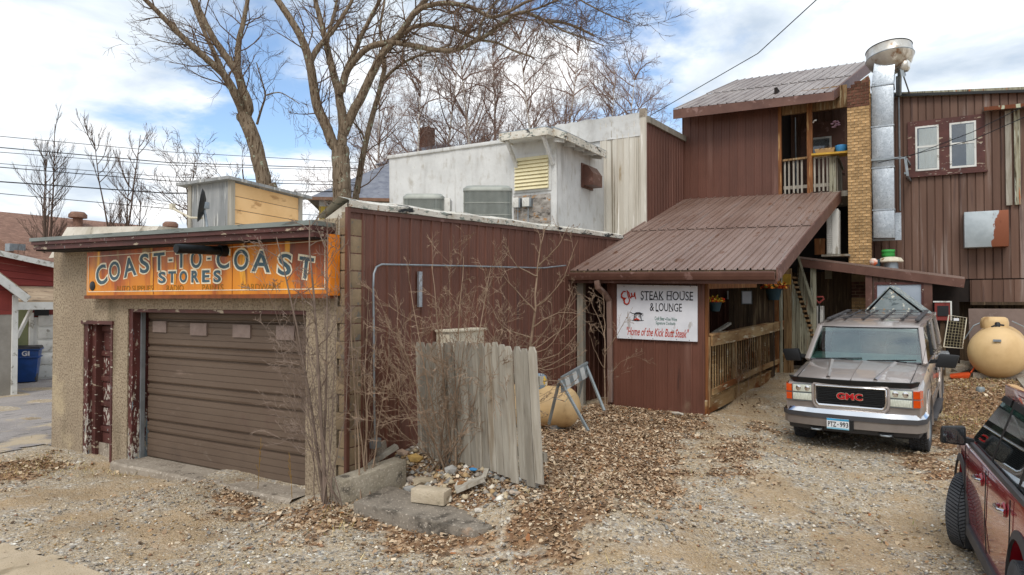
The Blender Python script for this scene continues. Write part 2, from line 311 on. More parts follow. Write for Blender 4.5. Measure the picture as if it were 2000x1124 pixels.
m_alu = M('spun_aluminium', S('#d2cfc8'), S('#b8b2a8'), 2.5, rough=.35, metal=.7, spots=[(S('#8a6a50'), 2.4, .60, .8, (1, 1, 1)), (S('#efeeea'), 3, .6, .75, (1, 1, .5))])
m_rust = M('rusty_sheet', S('#a9b2b4'), S('#929b9d'), 2, rough=.5, metal=.4, spots=[(S('#7d4c36'), .75, .49, .53, (1, 1, .6)), (S('#5c3427'), 4, .62, .75, (1, 1, .3)), (S('#c9cdb6'), 2.2, .66, .7, (3, 3, .3))])
m_brick = M('buff_brick', S('#b8976c'), S('#a07e58'), 5, rough=.9, bump=.4, bsc=50, var=.26, spots=[(S('#8a5638'), .9, .60, .72, (3, 3, 3)), (S('#cbb088'), 20, .62, .7, (1, 1, 1))], spec=.1)
m_brickdark = M('dark_brick', S('#6b4a3c'), S('#4d362e'), 5, rough=.9, bump=.4, bsc=50, var=.3, spec=.1)
m_mortar = M('mortar', S('#9a8a70'), S('#7d6f5a'), 6, rough=.95)
m_louver = M('cream_louver', S('#e6dcb8'), S('#d6cba4'), 2, rough=.6)
m_stone = M('stone_patch', S('#a59f98'), S('#878079'), 5, rough=.95, bump=.7, bsc=16, spots=[(S('#a07a52'), 5, .62, .7, (1, 1, 2)), (S('#5f5a55'), 6, .6, .68, (1, 1, 2.5))])
m_ac = M('grey_condenser_grille', S('#a2a59e'), S('#92958e'), 4, rough=.5, metal=.2)
m_acfin = M('condenser_fins', S('#737a78'), S('#646b69'), 3, rough=.6, metal=.2)
m_peach = M('peach_boards', S('#e8c08c'), S('#dcb27c'), 1.6, rough=.75, var=.05, spots=[(S('#b98f60'), 4, .64, .78, (.4, .4, 1))])
m_ply = M('weathered_plywood', S('#9fa0a0'), S('#868889'), 2, (3, 3, .4), .85, spots=[(S('#c0c0bc'), 4, .6, .75, (4, 4, .3)), (S('#6d6a66'), 5, .64, .75, (4, 4, .25))])
m_signw = M('white_sign_paint', S('#dedfe4'), S('#d2d4da'), 3, rough=.45, spots=[(S('#b2aeac'), 5, .68, .8, (1, 1, .4))])
m_txtdark = M('slate_lettering', S('#4b626c'), S('#40555f'), 12, rough=.6)
m_txtcream = M('cream_lettering', S('#f2e8d2'), S('#e4d6b6'), 12, rough=.6)
m_txtfaint = M('faded_lettering', S('#7a5a24'), S('#a8701c'), 30, rough=.6)
m_txtblack = M('black_lettering', S('#26242a'), rough=.6)
m_txtred = M('red_lettering', S('#b5341c'), rough=.6)
m_txtgreen = M('green_lettering', S('#2e6658'), rough=.6)
m_sign = M('rusted_orange_enamel', S('#dc8a0e'), S('#c87406'), 1.4, (1, 1, .35), .32, r2=.5, spots=[(S('#ac500c'), 1.2, .38, .68, (1.5, 1, .4), (.3, -.4)), (S('#843c10'), .9, .52, .76, (2, 1, .35), (.35, -.4)), (S('#6a3214'), 1.9, .60, .82, (2.6, 1, .3), (.3, -.2)), (S('#eda824'), 2.0, .62, .80, (2.5, 1, .25)), (S('#9a8450'), 1.5, .74, .9, (1.4, 1, .6), (.4, -.3))], spec=.45)
m_signedge = M('orange_sign_edge', S('#e0821a'), S('#c9701a'), 3, rough=.4)
m_signrust = M('rust_sign_rim', S('#8a4a24'), S('#6b3a20'), 9, rough=.6)
m_tank = M('tan_tank_paint', S('#d8b888'), S('#c9a878'), 1.6, rough=.5, spots=[(S('#a8845a'), 2, .64, .85, (1, 1, .5)), (S('#7d6548'), 22, .93, .97, (1, 1, .3)), (S('#a8865a'), 6, .86, .98, (1, 1, 2))])
m_lid = M('flaking_blue_lid', S('#8fa0ac'), S('#7d8e9c'), 4, rough=.6, spots=[(S('#d6b24a'), 5, .52, .58, (1, 1, 1)), (S('#e5e2d8'), 9, .62, .66, (1, 1, 1))])
m_redwood = M('red_painted_boards', S('#8d3f38'), S('#7a3430'), 2, (1, .3, 1), .7, var=.12, spots=[(S('#5d2a28'), 3, .6, .75, (1, .2, 2))])
m_shingle = M('brown_shingles', S('#8f6f5f'), S('#7d5f51'), 3, rough=.9, vor=(9, .5, S('#6b5146')), spots=[(S('#a58572'), 14, .6, .72, (1, .2, 3))])
m_shingletan = M('tan_shingles', S('#b09c84'), S('#94806a'), 5, (1, .3, 3), .9, spots=[(S('#6d5e50'), 7, .62, .72, (1, .4, 3))])
m_shinglegrey = M('grey_shingles', S('#777b86'), S('#666a76'), 3, rough=.9, vor=(5, .5, S('#8f9299')))
m_ywall = M('yellow_wall', S('#e2c862'), S('#d6bb56'), 2, rough=.8)
m_wtrim = M('white_trim', S('#dcdcd8'), S('#c9c9c4'), 3, rough=.7, spots=[(S('#9a968c'), 6, .66, .76, (1, 1, 1))])
m_greywall = M('grey_block_wall', S('#9c978f'), S('#8a857d'), 2, rough=.95, bump=.3, bsc=30)
m_green = M('pale_green_wall', S('#8f9470'), S('#808562'), 2, rough=.8)
m_bin = M('blue_bin_plastic', S('#1a4a94'), S('#17427f'), 4, rough=.42, spec=.5)
m_tire = M('tyre_rubber', S('#525356'), S('#47484b'), 8, rough=.85, bump=.2, bsc=90, spec=.25)
m_chrome = M('chrome', S('#e6e6e8'), rough=.12, metal=1)
m_pewter = M('pewter_metallic_paint', S('#a59c97'), S('#9c938e'), 2, rough=.38, metal=.3, coat=.9, spec=.5, spots=[(S('#9a8c7c'), 1.2, .7, .95, (1, 1, 1))])
m_pewterlow = M('dusty_lower_paint', S('#8a827c'), S('#7d7570'), 3, rough=.5, metal=.3, coat=.3)
m_redpaint = M('dark_red_paint', S('#9c1826'), S('#921421'), 2, rough=.22, metal=.0, coat=1.0, spec=.5, spots=[(S('#8a5a44'), 1.3, .72, 1.0, (1, 1, .6))])
m_grille = M('grille_black', S('#26282a'), rough=.4)
m_cladding = M('grey_cladding', S('#4b4a4c'), S('#434244'), 3, rough=.6)
m_lens = M('headlamp_lens', S('#d8dccf'), S('#b9beb0'), 16, (6, 1, 1), .1, spec=.6, coat=1)
m_amber = M('amber_lens', S('#d8521a'), S('#c44412'), 12, rough=.15, coat=1)
m_seat = M('grey_upholstery', S('#6f7a78'), S('#5f6a68'), 4, rough=.9)
m_dash = M('teal_grey_dash', S('#66736f'), S('#5b6764'), 3, rough=.8)
m_glass = glassmat('window_glass', (.50, .60, .60), .10)
m_wglass = glassmat('windscreen_glass', (.72, .84, .82), .13)
m_hglass = glassmat('house_glass', (.82, .86, .90), .10)
m_curtain = M('cream_curtain', S('#ece2cc'), S('#dccfb4'), 8, (8, 8, .4), .9)
m_blueply = M('pale_blue_board', S('#aab4c0'), S('#9aa5b2'), 1.5, rough=.8)
m_shack = M('flaking_grey_shack', S('#8c9698'), S('#7b8688'), 3, rough=.8, spots=[(S('#5d686b'), 6, .58, .66, (1, 1, 2)), (S('#d8d6c8'), 11, .66, .7, (1, 1, 1)), (S('#b58f62'), 14, .70, .73, (1, 1, 1))], bump=.3, bsc=20)
m_wire = M('black_cable', S('#25272b'), rough=.7)
m_bark = M('furrowed_bark', S('#8a7b69'), S('#6d5f50'), 4, (3, 3, .6), .95, bump=1.0, bsc=9, bst=(3, 3, .5), spots=[(S('#4c3d30'), 9, .56, .66, (3, 3, .5)), (S('#9aa08c'), 7, .68, .74, (1, 1, 1)), (S('#a8884c'), 3, .86, .95, (1, 1, 1))], spec=.05)
m_twig = M('grey_brown_twigs', S('#6f5c4c'), S('#5a4a3e'), 5, rough=.9, spec=.05)
m_twigdark = M('dark_twigs', S('#6a5a50'), S('#5a4c44'), 5, rough=.9, spec=.05)
m_twigred = M('reddish_twigs', S('#8d766c'), S('#7b665c'), 5, rough=.9, spec=.05)
m_birch = M('birch_bark', S('#d5cfc6'), S('#bdb5aa'), 4, (1, 1, 3), .8, spots=[(S('#4c443c'), 5, .60, .66, (1, 1, 3))])
m_shrub = M('pale_shrub_bark', S('#a08a76'), S('#86725f'), 5, rough=.85, spec=.1)
m_shrubdark = M('dark_shrub_bark', S('#8d7c70'), S('#75665c'), 5, rough=.85, spec=.1)
m_attr = M('scattered_bits', (1, 1, 1), rough=.9, attr='Col', spec=.1)
m_orange = M('orange_plastic', S('#d8562a'), rough=.45)
m_greenp = M('green_plastic', S('#3f9a48'), S('#358a40'), 6, rough=.5)
m_blueb = M('blue_plastic', S('#3f86b8'), S('#3578aa'), 6, rough=.45)
m_yellow = M('yellow_board', S('#c9a040'), S('#b08a34'), 5, rough=.7)
m_cream = M('cream_enamel', S('#d8d0bc'), S('#c8bfaa'), 3, rough=.55, spots=[(S('#8a6a4c'), 8, .68, .74, (1, 1, .5))])
m_teal = M('teal_basket', S('#2f444c'), rough=.6)
m_flower = M('mixed_flowers', (1, 1, 1), rough=.8, attr='Col')
m_acw = M('white_appliance', S('#d8d6d0'), S('#cac8c2'), 3, rough=.5, spots=[(S('#9a9488'), 6, .66, .8, (1, 1, .3))])
m_barr = M('barricade_grey', S('#8f9698'), S('#7d8486'), 4, rough=.5, metal=.3)
m_barrl = M('barricade_stripe', S('#c4c6c4'), S('#b5b7b4'), 6, rough=.5)
# ================================================================== GROUND
def pts_in(poly, x, y):
    ins = np.zeros(x.shape, bool); n = len(poly)
    for i in range(n):
        (x0, y0), (x1, y1) = poly[i], poly[(i + 1) % n]
        c = ((y0 > y) != (y1 > y)) & (x < (x1 - x0) * (y - y0) / ((y1 - y0) or 1e-9) + x0); ins ^= c
    return ins
def sdist(poly, x, y):
    d = np.full(x.shape, 1e9); n = len(poly)
    for i in range(n):
        (x0, y0), (x1, y1) = poly[i], poly[(i + 1) % n]; dx, dy = x1 - x0, y1 - y0
        t = np.clip(((x - x0) * dx + (y - y0) * dy) / (dx * dx + dy * dy + 1e-9), 0, 1)
        d = np.minimum(d, np.hypot(x - x0 - t * dx, y - y0 - t * dy))
    return np.where(pts_in(poly, x, y), d, -d)
def wob(x, y, s=1.0): return s * (.10 * np.sin(4.1 * x + 2.3 * y) + .08 * np.sin(7.7 * y - 5.1 * x + 2) + .06 * np.sin(13.3 * x + 9 * y) + .05 * np.sin(23 * y - 17 * x))
def pxpoly(*p): return [(q.x, q.y) for q in (gp(u, v) for u, v in p)]
LEAF = [pxpoly((1062, 845), (1120, 800), (1200, 775), (1290, 800), (1370, 815), (1345, 870), (1325, 930), (1250, 1000), (1120, 1060), (960, 1110), (760, 1075), (620, 1020), (690, 990), (930, 1040), (1000, 1010), (1060, 960)),
        pxpoly((1375, 935), (1385, 890), (1480, 830), (1500, 835), (1460, 880), (1420, 935)),
        pxpoly((400, 940), (520, 985), (600, 1005), (660, 990), (690, 1040), (620, 1050), (450, 995)),
        pxpoly((1830, 745), (2080, 740), (2080, 800), (1880, 880), (1850, 960), (1760, 900), (1815, 880)),
        pxpoly((0, 905), (110, 895), (150, 905), (60, 940), (0, 960)),
        pxpoly((690, 985), (720, 920), (850, 880), (1060, 930), (1050, 1000), (900, 1010))]
DIRT = [pxpoly((1385, 800), (1525, 735), (1530, 770), (1480, 820), (1400, 860)), pxpoly((1390, 980), (1500, 930), (1620, 980), (1500, 1010)),
        pxpoly((150, 900), (260, 900), (330, 950), (220, 930)), pxpoly((1700, 1010), (1830, 960), (1850, 1090), (1600, 1110)), pxpoly((0, 960), (250, 1010), (500, 1040), (350, 1090), (100, 1020)),
        pxpoly((1120, 1080), (1350, 1050), (1400, 1124), (1150, 1124)), pxpoly((1330, 860), (1420, 860), (1370, 930), (1300, 960))]
def zones(x, y):
    w = wob(x, y); lf = np.zeros_like(x); dt = np.zeros_like(x)
    for p in LEAF: lf = np.maximum(lf, np.clip((sdist(p, x, y) + w * 1.6) / .62 + .45, 0, 1))
    for p in DIRT: dt = np.maximum(dt, np.clip((sdist(p, x, y) + w * 2) / .5 + .4, 0, 1))
    return lf, dt
def axis(a, b, st, lo, hi):
    pre = [lo, lo * .6 + a * .4, a - 40, a - 18, a - 9, a - 5, a - 2.5, a - 1.2, a - .5]; post = [b + .5, b + 1.2, b + 2.5, b + 5, b + 9, b + 18, b + 40, hi * .6 + b * .4, hi]
    return np.array(sorted(pre + list(np.arange(a, b, st)) + post))
gx = axis(-14, 5.5, .085, -900, 900); gy = axis(1.0, 22, .085, -400, 1800)
XX, YY = np.meshgrid(gx, gy); far = np.clip((np.hypot(XX + 3, YY - 9) - 18) / 20, 0, 1)
ZZ = Gn(XX, YY) * (1 - far) + .2 * far
rel = np.zeros_like(ZZ)
for f, a in ((2.1, .012), (5.3, .009), (11.7, .007), (23.1, .005)): rel += a * np.sin(f * XX + 1.7 * np.sin(f * .7 * YY)) * np.sin(f * YY * 1.1 + np.sin(f * .5 * XX))
rel *= np.clip((XX + 13) / .8, 0, 1); ZZ += rel * (1 - far) + NP.uniform(-.006, .006, ZZ.shape) * (1 - far) * np.clip((XX + 13) / .8, 0, 1)
def gridmesh(name, X, Y, Zv, cols=None):
    me = bpy.data.meshes.new(name); h, w = X.shape; i = np.arange(h * w).reshape(h, w)
    co = np.stack([X, Y, Zv], -1).reshape(-1, 3); fs = np.stack([i[:-1, :-1], i[:-1, 1:], i[1:, 1:], i[1:, :-1]], -1).reshape(-1, 4)
    me.vertices.add(len(co)); me.vertices.foreach_set('co', co.ravel()); me.loops.add(fs.size); me.loops.foreach_set('vertex_index', fs.ravel())
    me.polygons.add(len(fs)); me.polygons.foreach_set('loop_start', np.arange(0, fs.size, 4)); me.update(calc_edges=True)
    if cols is not None:
        a = me.color_attributes.new('zone', 'FLOAT_COLOR', 'POINT'); a.data.foreach_set('color', cols.reshape(-1, 4).ravel())
    for p in me.polygons: p.use_smooth = True
    return me
lf, dt = zones(XX.ravel(), YY.ravel()); lf = lf.reshape(XX.shape); dt = dt.reshape(XX.shape)
far1 = np.clip((np.hypot(XX + 3, YY - 9) - 14) / 8, 0, 1); dt = np.maximum(dt, far1 * .6)
gm = gridmesh('ground', XX, YY, ZZ, np.stack([lf, dt, np.zeros_like(lf), np.ones_like(lf)], -1))
def groundmat():
    m = bpy.data.materials.new('gravel_and_dirt'); m.use_nodes = True; t = m.node_tree; b = t.nodes['Principled BSDF']
    co = nn(t, 'ShaderNodeTexCoord').outputs['Object']; at = nn(t, 'ShaderNodeAttribute'); at.attribute_name = 'zone'; sp = nn(t, 'ShaderNodeSeparateColor'); lk(t, at.outputs['Color'], sp.inputs[0])
    def vo(s, out='Color'):
        n = nn(t, 'ShaderNodeTexVoronoi'); n.inputs['Scale'].default_value = s; lk(t, co, n.inputs['Vector']); return n.outputs[out]
    def nz(s, d=8, r=.62):
        n = nn(t, 'ShaderNodeTexNoise'); n.inputs['Scale'].default_value = s; n.inputs['Detail'].default_value = d; n.inputs['Roughness'].default_value = r; lk(t, co, n.inputs['Vector']); return n.outputs[0]
    def red(c): s = nn(t, 'ShaderNodeSeparateColor'); lk(t, c, s.inputs[0]); return s.outputs[0]
    g1 = ramp(t, red(vo(34)), [(0, S('#7d746a')), (.25, S('#a89a88')), (.5, S('#c2b196')), (.72, S('#989590')), (.9, S('#d2c9b8')), (1, S('#e2ddd2'))])
    g2 = ramp(t, red(vo(75)), [(0, S('#6f665a')), (.35, S('#a8957a')), (.6, S('#c2ac8b')), (.85, S('#b0a798')), (1, S('#d8ceba'))])
    grav = mixc(t, maprange(t, nz(3), .4, .6), g1, g2)
    dirt = mixc(t, maprange(t, nz(1.4), .35, .65), S('#b89a74'), S('#9c8260'))
    dirt = mixc(t, .35, dirt, g2)
    k = mathn(t, 'ADD', sp.outputs[1], maprange(t, nz(.9), .50, .68), True)
    base = mixc(t, mathn(t, 'MULTIPLY', k, .8), grav, dirt)
    lc = ramp(t, red(vo(24)), [(0, S('#5f4a3a')), (.3, S('#8a6a50')), (.55, S('#a58565')), (.8, S('#705743')), (1, S('#bfa283'))])
    lk2 = maprange(t, mathn(t, 'ADD', sp.outputs[0], mathn(t, 'MULTIPLY', mathn(t, 'SUBTRACT', nz(9), .5), .8)), .35, .65)
    base = mixc(t, lk2, base, lc)
    base = mixc(t, mathn(t, 'MULTIPLY', maprange(t, nz(.55, 5), .5, .72), .45), base, S('#6f6250'))
    lk(t, base, b.inputs['Base Color']); b.inputs['Roughness'].default_value = .95; b.inputs['Specular IOR Level'].default_value = .1
    h = mathn(t, 'ADD', mathn(t, 'MULTIPLY', vo(34, 'Distance'), -.5), mathn(t, 'ADD', mathn(t, 'MULTIPLY', vo(75, 'Distance'), -.35), nz(14)))
    bn = nn(t, 'ShaderNodeBump'); bn.inputs['Strength'].default_value = .75; bn.inputs['Distance'].default_value = .03; lk(t, h, bn.inputs['Height']); lk(t, bn.outputs[0], b.inputs['Normal'])
    return m
gm.materials.append(groundmat()); go = bpy.data.objects.new('ground', gm); COL.objects.link(go); go['kind'] = 'structure'
def gz_(x, y):
    z = Gn(x, y); k = np.clip((x + 13) / .8, 0, 1)
    for f, a in ((2.1, .012), (5.3, .009), (11.7, .007), (23.1, .005)): z = z + k * a * np.sin(f * x + 1.7 * np.sin(f * .7 * y)) * np.sin(f * y * 1.1 + np.sin(f * .5 * x))
    return z
# old asphalt lane on the left and a pale concrete apron in the near left corner: thin sheets lying on the ground
def sheet(name, poly, mat, lift=.012, st=.15, wobk=1.0):
    a = np.array(poly); x0, y0 = a.min(0) - .3; x1, y1 = a.max(0) + .3
    xs = np.arange(x0, x1, st); ys = np.arange(y0, y1, st); X, Y = np.meshgrid(xs, ys); ins = sdist(poly, X.ravel(), Y.ravel()).reshape(X.shape) + wob(X, Y, wobk) > 0
    fr = np.clip((np.hypot(X + 3, Y - 9) - 18) / 20, 0, 1)
    Zz = gz_(X, Y) * (1 - fr) + .2 * fr + lift + .004
    mb = MB(); idx = {}
    for i in range(len(ys) - 1):
        for j in range(len(xs) - 1):
            if ins[i, j] and ins[i + 1, j + 1] and ins[i, j + 1] and ins[i + 1, j]:
                f = []
                for (p, q) in ((i, j), (i, j + 1), (i + 1, j + 1), (i + 1, j)):
                    if (p, q) not in idx: idx[(p, q)] = len(mb.v); mb.v.append((X[p, q], Y[p, q], Zz[p, q]))
                    f.append(idx[(p, q)])
                mb.f.append(tuple(f))
    return solo(mb, name, mat, None, None, smooth=True, kind='structure')
m_asph = M('old_asphalt', S('#9b9490'), S('#86807d'), .7, rough=.9, bump=.4, bsc=90, spots=[(S('#b7a68c'), .8, .55, .72, (1, 1, 1)), (S('#625d5a'), 1.7, .64, .72, (3, .7, 1)), (S('#c9c4bc'), 120, .62, .7, (1, 1, 1))], spec=.15)
m_apron = M('pale_apron', S('#c2b199'), S('#b09f86'), 1.2, rough=.95, bump=.3, bsc=90, spots=[(S('#8f8069'), 90, .62, .7, (1, 1, 1)), (S('#94866f'), 2, .64, .78, (1, 1, 1))], spec=.1)
sheet('asphalt_lane', [(-13.2, 2.2), (-12.5, 5.6), (-13.3, 12), (-14.5, 25), (-30, 26), (-30, 1)], m_asph, st=.2)
sheet('concrete_apron', pxpoly((-250, 1060), (0, 1062), (60, 1078), (130, 1095), (190, 1112), (230, 1150), (100, 1300), (-400, 1300)), m_apron, st=.06, wobk=.35)

# ================================================================== GARAGE
YF = 6.05; XG = PY(677, 590, YF).x; XL = PY(104, 590, YF).x
xpx = lambda u, Y=YF, v=590: PY(u, v, Y).x
ga = T('garage_building', 'low stuccoed garage with wide brown overhead door and brown metal side wall', 'building', (-9, YF, 0))
zl = PY(595, 607, YF).z; xd0, xd1 = xpx(250), xpx(598); xs0, xs1 = xpx(164), xpx(221); zs = PY(190, 633, YF).z
w = MB()
for x0, x1, z0, z1 in ((XL, xs0, -.4, 3.3), (xs1, xd0, -.4, 3.3), (xd1, xpx(658), -.4, 3.4), (xs0, xs1, zs, 3.3), (xd0, xd1, zl, 3.35)): w.box((x0, YF, z0), (x1, YF + .28, z1))
w.box((XL, YF + .28, -.4), (XL + .25, 16.5, 3.25))
ga.part(w, 'wall', m_stucco)
# exposed blocks of the corner pier
zt = PX(677, 405, XG)
for i in range(17):
    z0 = -.2 + i * .212
    k = RNG.uniform(0, .012)
    ga.part(MB().box((xpx(658) + (.0 if i % 2 else .05), YF - .004 - k, z0), (XG + .005, YF + .3, min(z0 + .2, zt.z - .03))), 'block', m_block, bevel=.006)
ga.part(MB().box((xpx(658) + .06, YF + .012, -.3), (XG - .004, YF + .29, zt.z - .05)), 'mortar', m_mortar)
# garage door
YD = YF + .2
gd = ga.part(MB().box((xd0 + .1, YD + .09, -.1), (xd1, YD + .14, zl + .06)), 'garage_door', m_door)
zb = .0; hs = zl / 4 + .004
def dsec(z0, h):
    pr = [(0, 0), (.02, .03), (.05, .04), (.17, .04), (.175, .032), (.19, .032), (.195, .04), (.33, .04), (.335, .032), (.35, .032), (.355, .04), (.50, .04), (.505, .032), (.52, .032), (.525, .04), (.62, .04), (.66, 0), (.69, .0), (.71, .035), (.76, .045), (.84, .045), (.845, .035), (.86, .035), (.865, .045), (.93, .045), (.97, .0), (1, 0)]
    mb = MB(); rows = []
    for t, d in pr: rows.append([V((xd0 + .14, YD + .085 - d, z0 + t * h)), V((xd1 - .01, YD + .085 - d, z0 + t * h))])
    return mb.grid(rows)
for i in range(4): ga.part(dsec(zb + i * hs, hs), 'door_section', m_door, gd)
for u0, u1, va, vb in ((299, 325, 628, 649), (372, 404, 632, 655), (455, 489, 635, 659), (540, 575, 637, 664)):
    a = PY(u0, vb, YD + .03); b = PY(u1, va, YD + .03)
    ga.part(MB().box((a.x, YD + .022, a.z), (b.x, YD + .05, b.z)), 'window_patch', m_patch, gd)
fr = MB().box((xd0 + .003, YF + .02, -.15), (xd0 + .10, YF + .33, zl - .002)); ga.part(fr, 'door_jamb', m_peel2)
ga.part(MB().box((xd0 + .10, YF + .14, -.05), (xd0 + .135, YF + .2, zl - .01)), 'door_track', m_galvp)
ga.part(MB().box((xd1 - .03, YF + .03, -.1), (xd1 - .002, YF + .33, zl - .002)), 'door_jamb', m_peel)
ga.part(MB().box((xd0 + .1, YF + .02, zl - .05), (xd1 - .03, YF + .1, zl - .002)), 'door_header', m_peel)
sl = MB(); nS = 24
P = [[], [], [], []]
for i in range(nS + 1):
    x = lerp(xd0 - .05, xd1 + .0, i / nS); j = RNG.uniform(-.015, .015)
    for r, (y, z) in zip(P, ((YF + .3, .0), (YF - .20 + j, .0 + RNG.uniform(-.004, .004)), (YF - .23 + j, -.03), (YF - .25 + j * .5, -.3))): r.append(V((x, y, z)))
sl.grid(P); ga.part(sl, 'door_sill', m_conc)
# side service door
sd = ga.part(MB().box((xs0 + .22, YF + .2, -.15), (xs1 - .01, YF + .25, zs)), 'service_door', m_peel)
ga.part(MB().box((xs0 + .002, YF + .01, -.2), (xs0 + .12, YF + .27, zs - .002)), 'door_frame', m_peel2); ga.part(MB().box((xs0 + .12, YF + .08, -.2), (xs0 + .22, YF + .26, zs - .002)), 'door_frame', m_peel)
ga.part(MB().box((xs0 - .03, YF - .03, zs - .005), (xs1 + .03, YF + .05, zs + .05)), 'door_head', m_peel)
ga.part(MB().box((xs1 - .035, YF - .015, -.1), (xs1 + .01, YF + .03, zs - .006)), 'door_frame', m_peel)
dz = zs + .1; x0, x1 = xs0 + .26, xs1 - .05
for i in range(6): ga.part(MB().box((xs0 + .22, YF + .165, -.1 + i * dz / 5.3), (xs1 - .012, YF + .2, -.02 + i * dz / 5.3)), 'door_rail', m_peel, sd, bevel=.006)
for i in range(5): ga.part(MB().box((x0, YF + .185, .0 + i * dz / 5.3), (x1, YF + .202, -.13 + (i + 1) * dz / 5.3)), 'door_panel', m_peel3 if 0 < i < 4 else m_peel, sd, bevel=.012)
ga.part(MB().box((xs0 + .2, YF + .14, -.16), (xs1 - .012, YF + .166, .12)), 'kick_board', m_conc)
# eaves
YE = 5.55
eL, eR = PY(61, 467, YE), PY(610, 432, YE); eW = PY(652, 440, YF - .03)
def eave(name, za, zb2, mat, inset, ex=0.0):
    mb = MB(); 
    poly = [V((eL.x - ex, YE + inset, 0)), V((eR.x - inset * .5, YE + inset, 0)), V((eW.x - inset * .3, YF - .005, 0)), V((eL.x - ex, YF - .005, 0))]
    dzL = eL.z - 3.30
    zz0 = [za + dzL, za + (eR.z - 3.30), za + (eR.z - 3.28), za + dzL]
    lo = [V((p.x, p.y, zz0[i])) for i, p in enumerate(poly)]; hi = [q + Z * (zb2 - za) for q in lo]
    return ga.part(mb.hexa(lo, hi), name, mat)
eave('drip_edge', 3.255, 3.31, m_flash, -.02, .02); eave('fascia_board', 3.20, 3.252, m_peel, .0); eave('fascia_board', 3.125, 3.197, m_peel, .035); eave('soffit', 3.108, 3.123, m_dark, .07)  # soffit coloured near black for the shade under the eave
rf = MB().box((eL.x + .1, YF + .3, 3.18), (XG - .25, 18.0, 3.27)); rf.box((eL.x, YF, 3.27), (XG - .2, 18, 3.30)); ga.part(rf, 'roof', m_memb)
# membrane upstand at the left edge of the roof
p0, p1 = PY(116, 455, 7.5), PY(300, 446, 7.0); ga.part(MB().hexa([V((p0.x, 7.3, 3.28)), V((p1.x, 6.8, 3.28)), V((p1.x, 8.5, 3.28)), V((p0.x, 8.8, 3.28))], [V((p0.x + .3, 7.5, PY(140, 443, 7.5).z)), V((p1.x, 7.1, PY(300, 443, 7.1).z)), V((p1.x, 8.4, PY(300, 443, 7.1).z)), V((p0.x + .4, 8.5, PY(140, 443, 7.5).z))]), 'roof_curb', m_memb)
# side wall in brown metal sheets
we = PX(1205, 466, XG); YW = we.y + .3; zw = we.z + .02
ga.part(MB().hexa([V((XG - .2, YF + .29, -.2)), V((XG - .015, YF + .29, -.2)), V((XG - .015, YW, 0)), V((XG - .2, YW, 0))], [V((XG - .2, YF + .29, zt.z - .02)), V((XG - .015, YF + .29, zt.z - .02)), V((XG - .015, YW, zw - .02)), V((XG - .2, YW, zw - .02))]), 'side_wall', m_greywall)
ribbed(ga, 'siding_panel', m_brown, (XG, YF + .01, .02), (XG, YW, .1), (XG, YW, zw), (XG, YF + .01, zt.z), 38, .02)
ga.part(MB().beam((XG + .012, YF + .0, -.05), (XG + .012, YF + .0, zt.z), .05, .04), 'corner_trim', m_brown)
pc = MB(); n = 26; rows = [[], [], [], []]
for i in range(n + 1):
    t = i / n; y = lerp(YF - .02, YW, t); z = lerp(zt.z, zw, t); j = RNG.uniform(-.012, .012)
    for r, (dx, dzz) in zip(rows, ((.045, .0 + j * .5), (.05 + j * .4, .075 + j), (-.12, .13 + j), (-.5, -.1))): r.append(V((XG + dx, y, z + dzz)))
pc.grid(rows); ga.part(pc, 'parapet_flashing', m_tar, smooth=60)
ga.part(MB().beam((XG + .022, YF, zt.z - .03), (XG + .022, YW, zw - .03), .012, .05), 'trim_strip', m_trimbrown)
q = [PY(620, 445, YF + .2), PY(668, 440, YF + .05), PY(676, 396, YF + .05), PY(655, 394, YF + .5)]
ga.part(MB().hexa([V((XG - .75, YF + .02, 3.2)), V((XG + .0, YF + .02, 3.2)), V((XG - .05, YF + .5, 3.2)), V((XG - .75, YF + .6, 3.2))], [V((XG - .62, YF + .06, 3.32)), V((XG - .02, YF + .02, zt.z + .06)), V((XG - .1, YF + .6, zt.z + .1)), V((XG - .6, YF + .7, 3.36))]), 'parapet_corner', m_memb)
# things fixed to the side wall
def tubeX(name, px, r, mat, label, cat, n=8, Xo=.05): return solo(MB().tube([PX(u, v, XG + Xo) for u, v in px], r, n), name, mat, label, cat, smooth=60)
tubeX('conduit', [(733, 862), (731, 800), (730, 640), (729, 560), (730, 535), (735, 522), (745, 517), (900, 520), (1060, 524), (1105, 519)], .014, m_galvp, 'thin grey conduit running up and along the brown metal side wall', 'conduit', Xo=.07)
a = PX(726, 877, XG + .06); b = PX(740, 855, XG + .06); solo(MB().box((XG + .022, a.y, a.z), (XG + .10, b.y, b.z)), 'junction_box', m_galvp, 'small grey junction box low on the brown side wall under the conduit', 'junction box', bevel=.006)
a = PX(817, 600, XG + .04); b = PX(822, 531, XG + .04); solo(MB().box((XG + .022, a.y, a.z), (XG + .05, b.y + .02, b.z)), 'metal_strip', m_galv, 'short shiny vertical metal strip on the brown side wall', 'metal strip')
a = PX(872, 690, XG + .2); b = PX(940, 645, XG + .2); cb = T('utility_box', 'cream metal box on the brown wall just behind the picket fence', 'utility box', (XG + .12, a.y, a.z))
cb.part(MB().box((XG + .023, a.y, a.z), (XG + .25, b.y, b.z)), 'box_body', m_cream, bevel=.01); cb.part(MB().box((XG + .02, a.y - .03, b.z), (XG + .29, b.y + .03, b.z + .035)), 'box_lid', m_cream, bevel=.008)

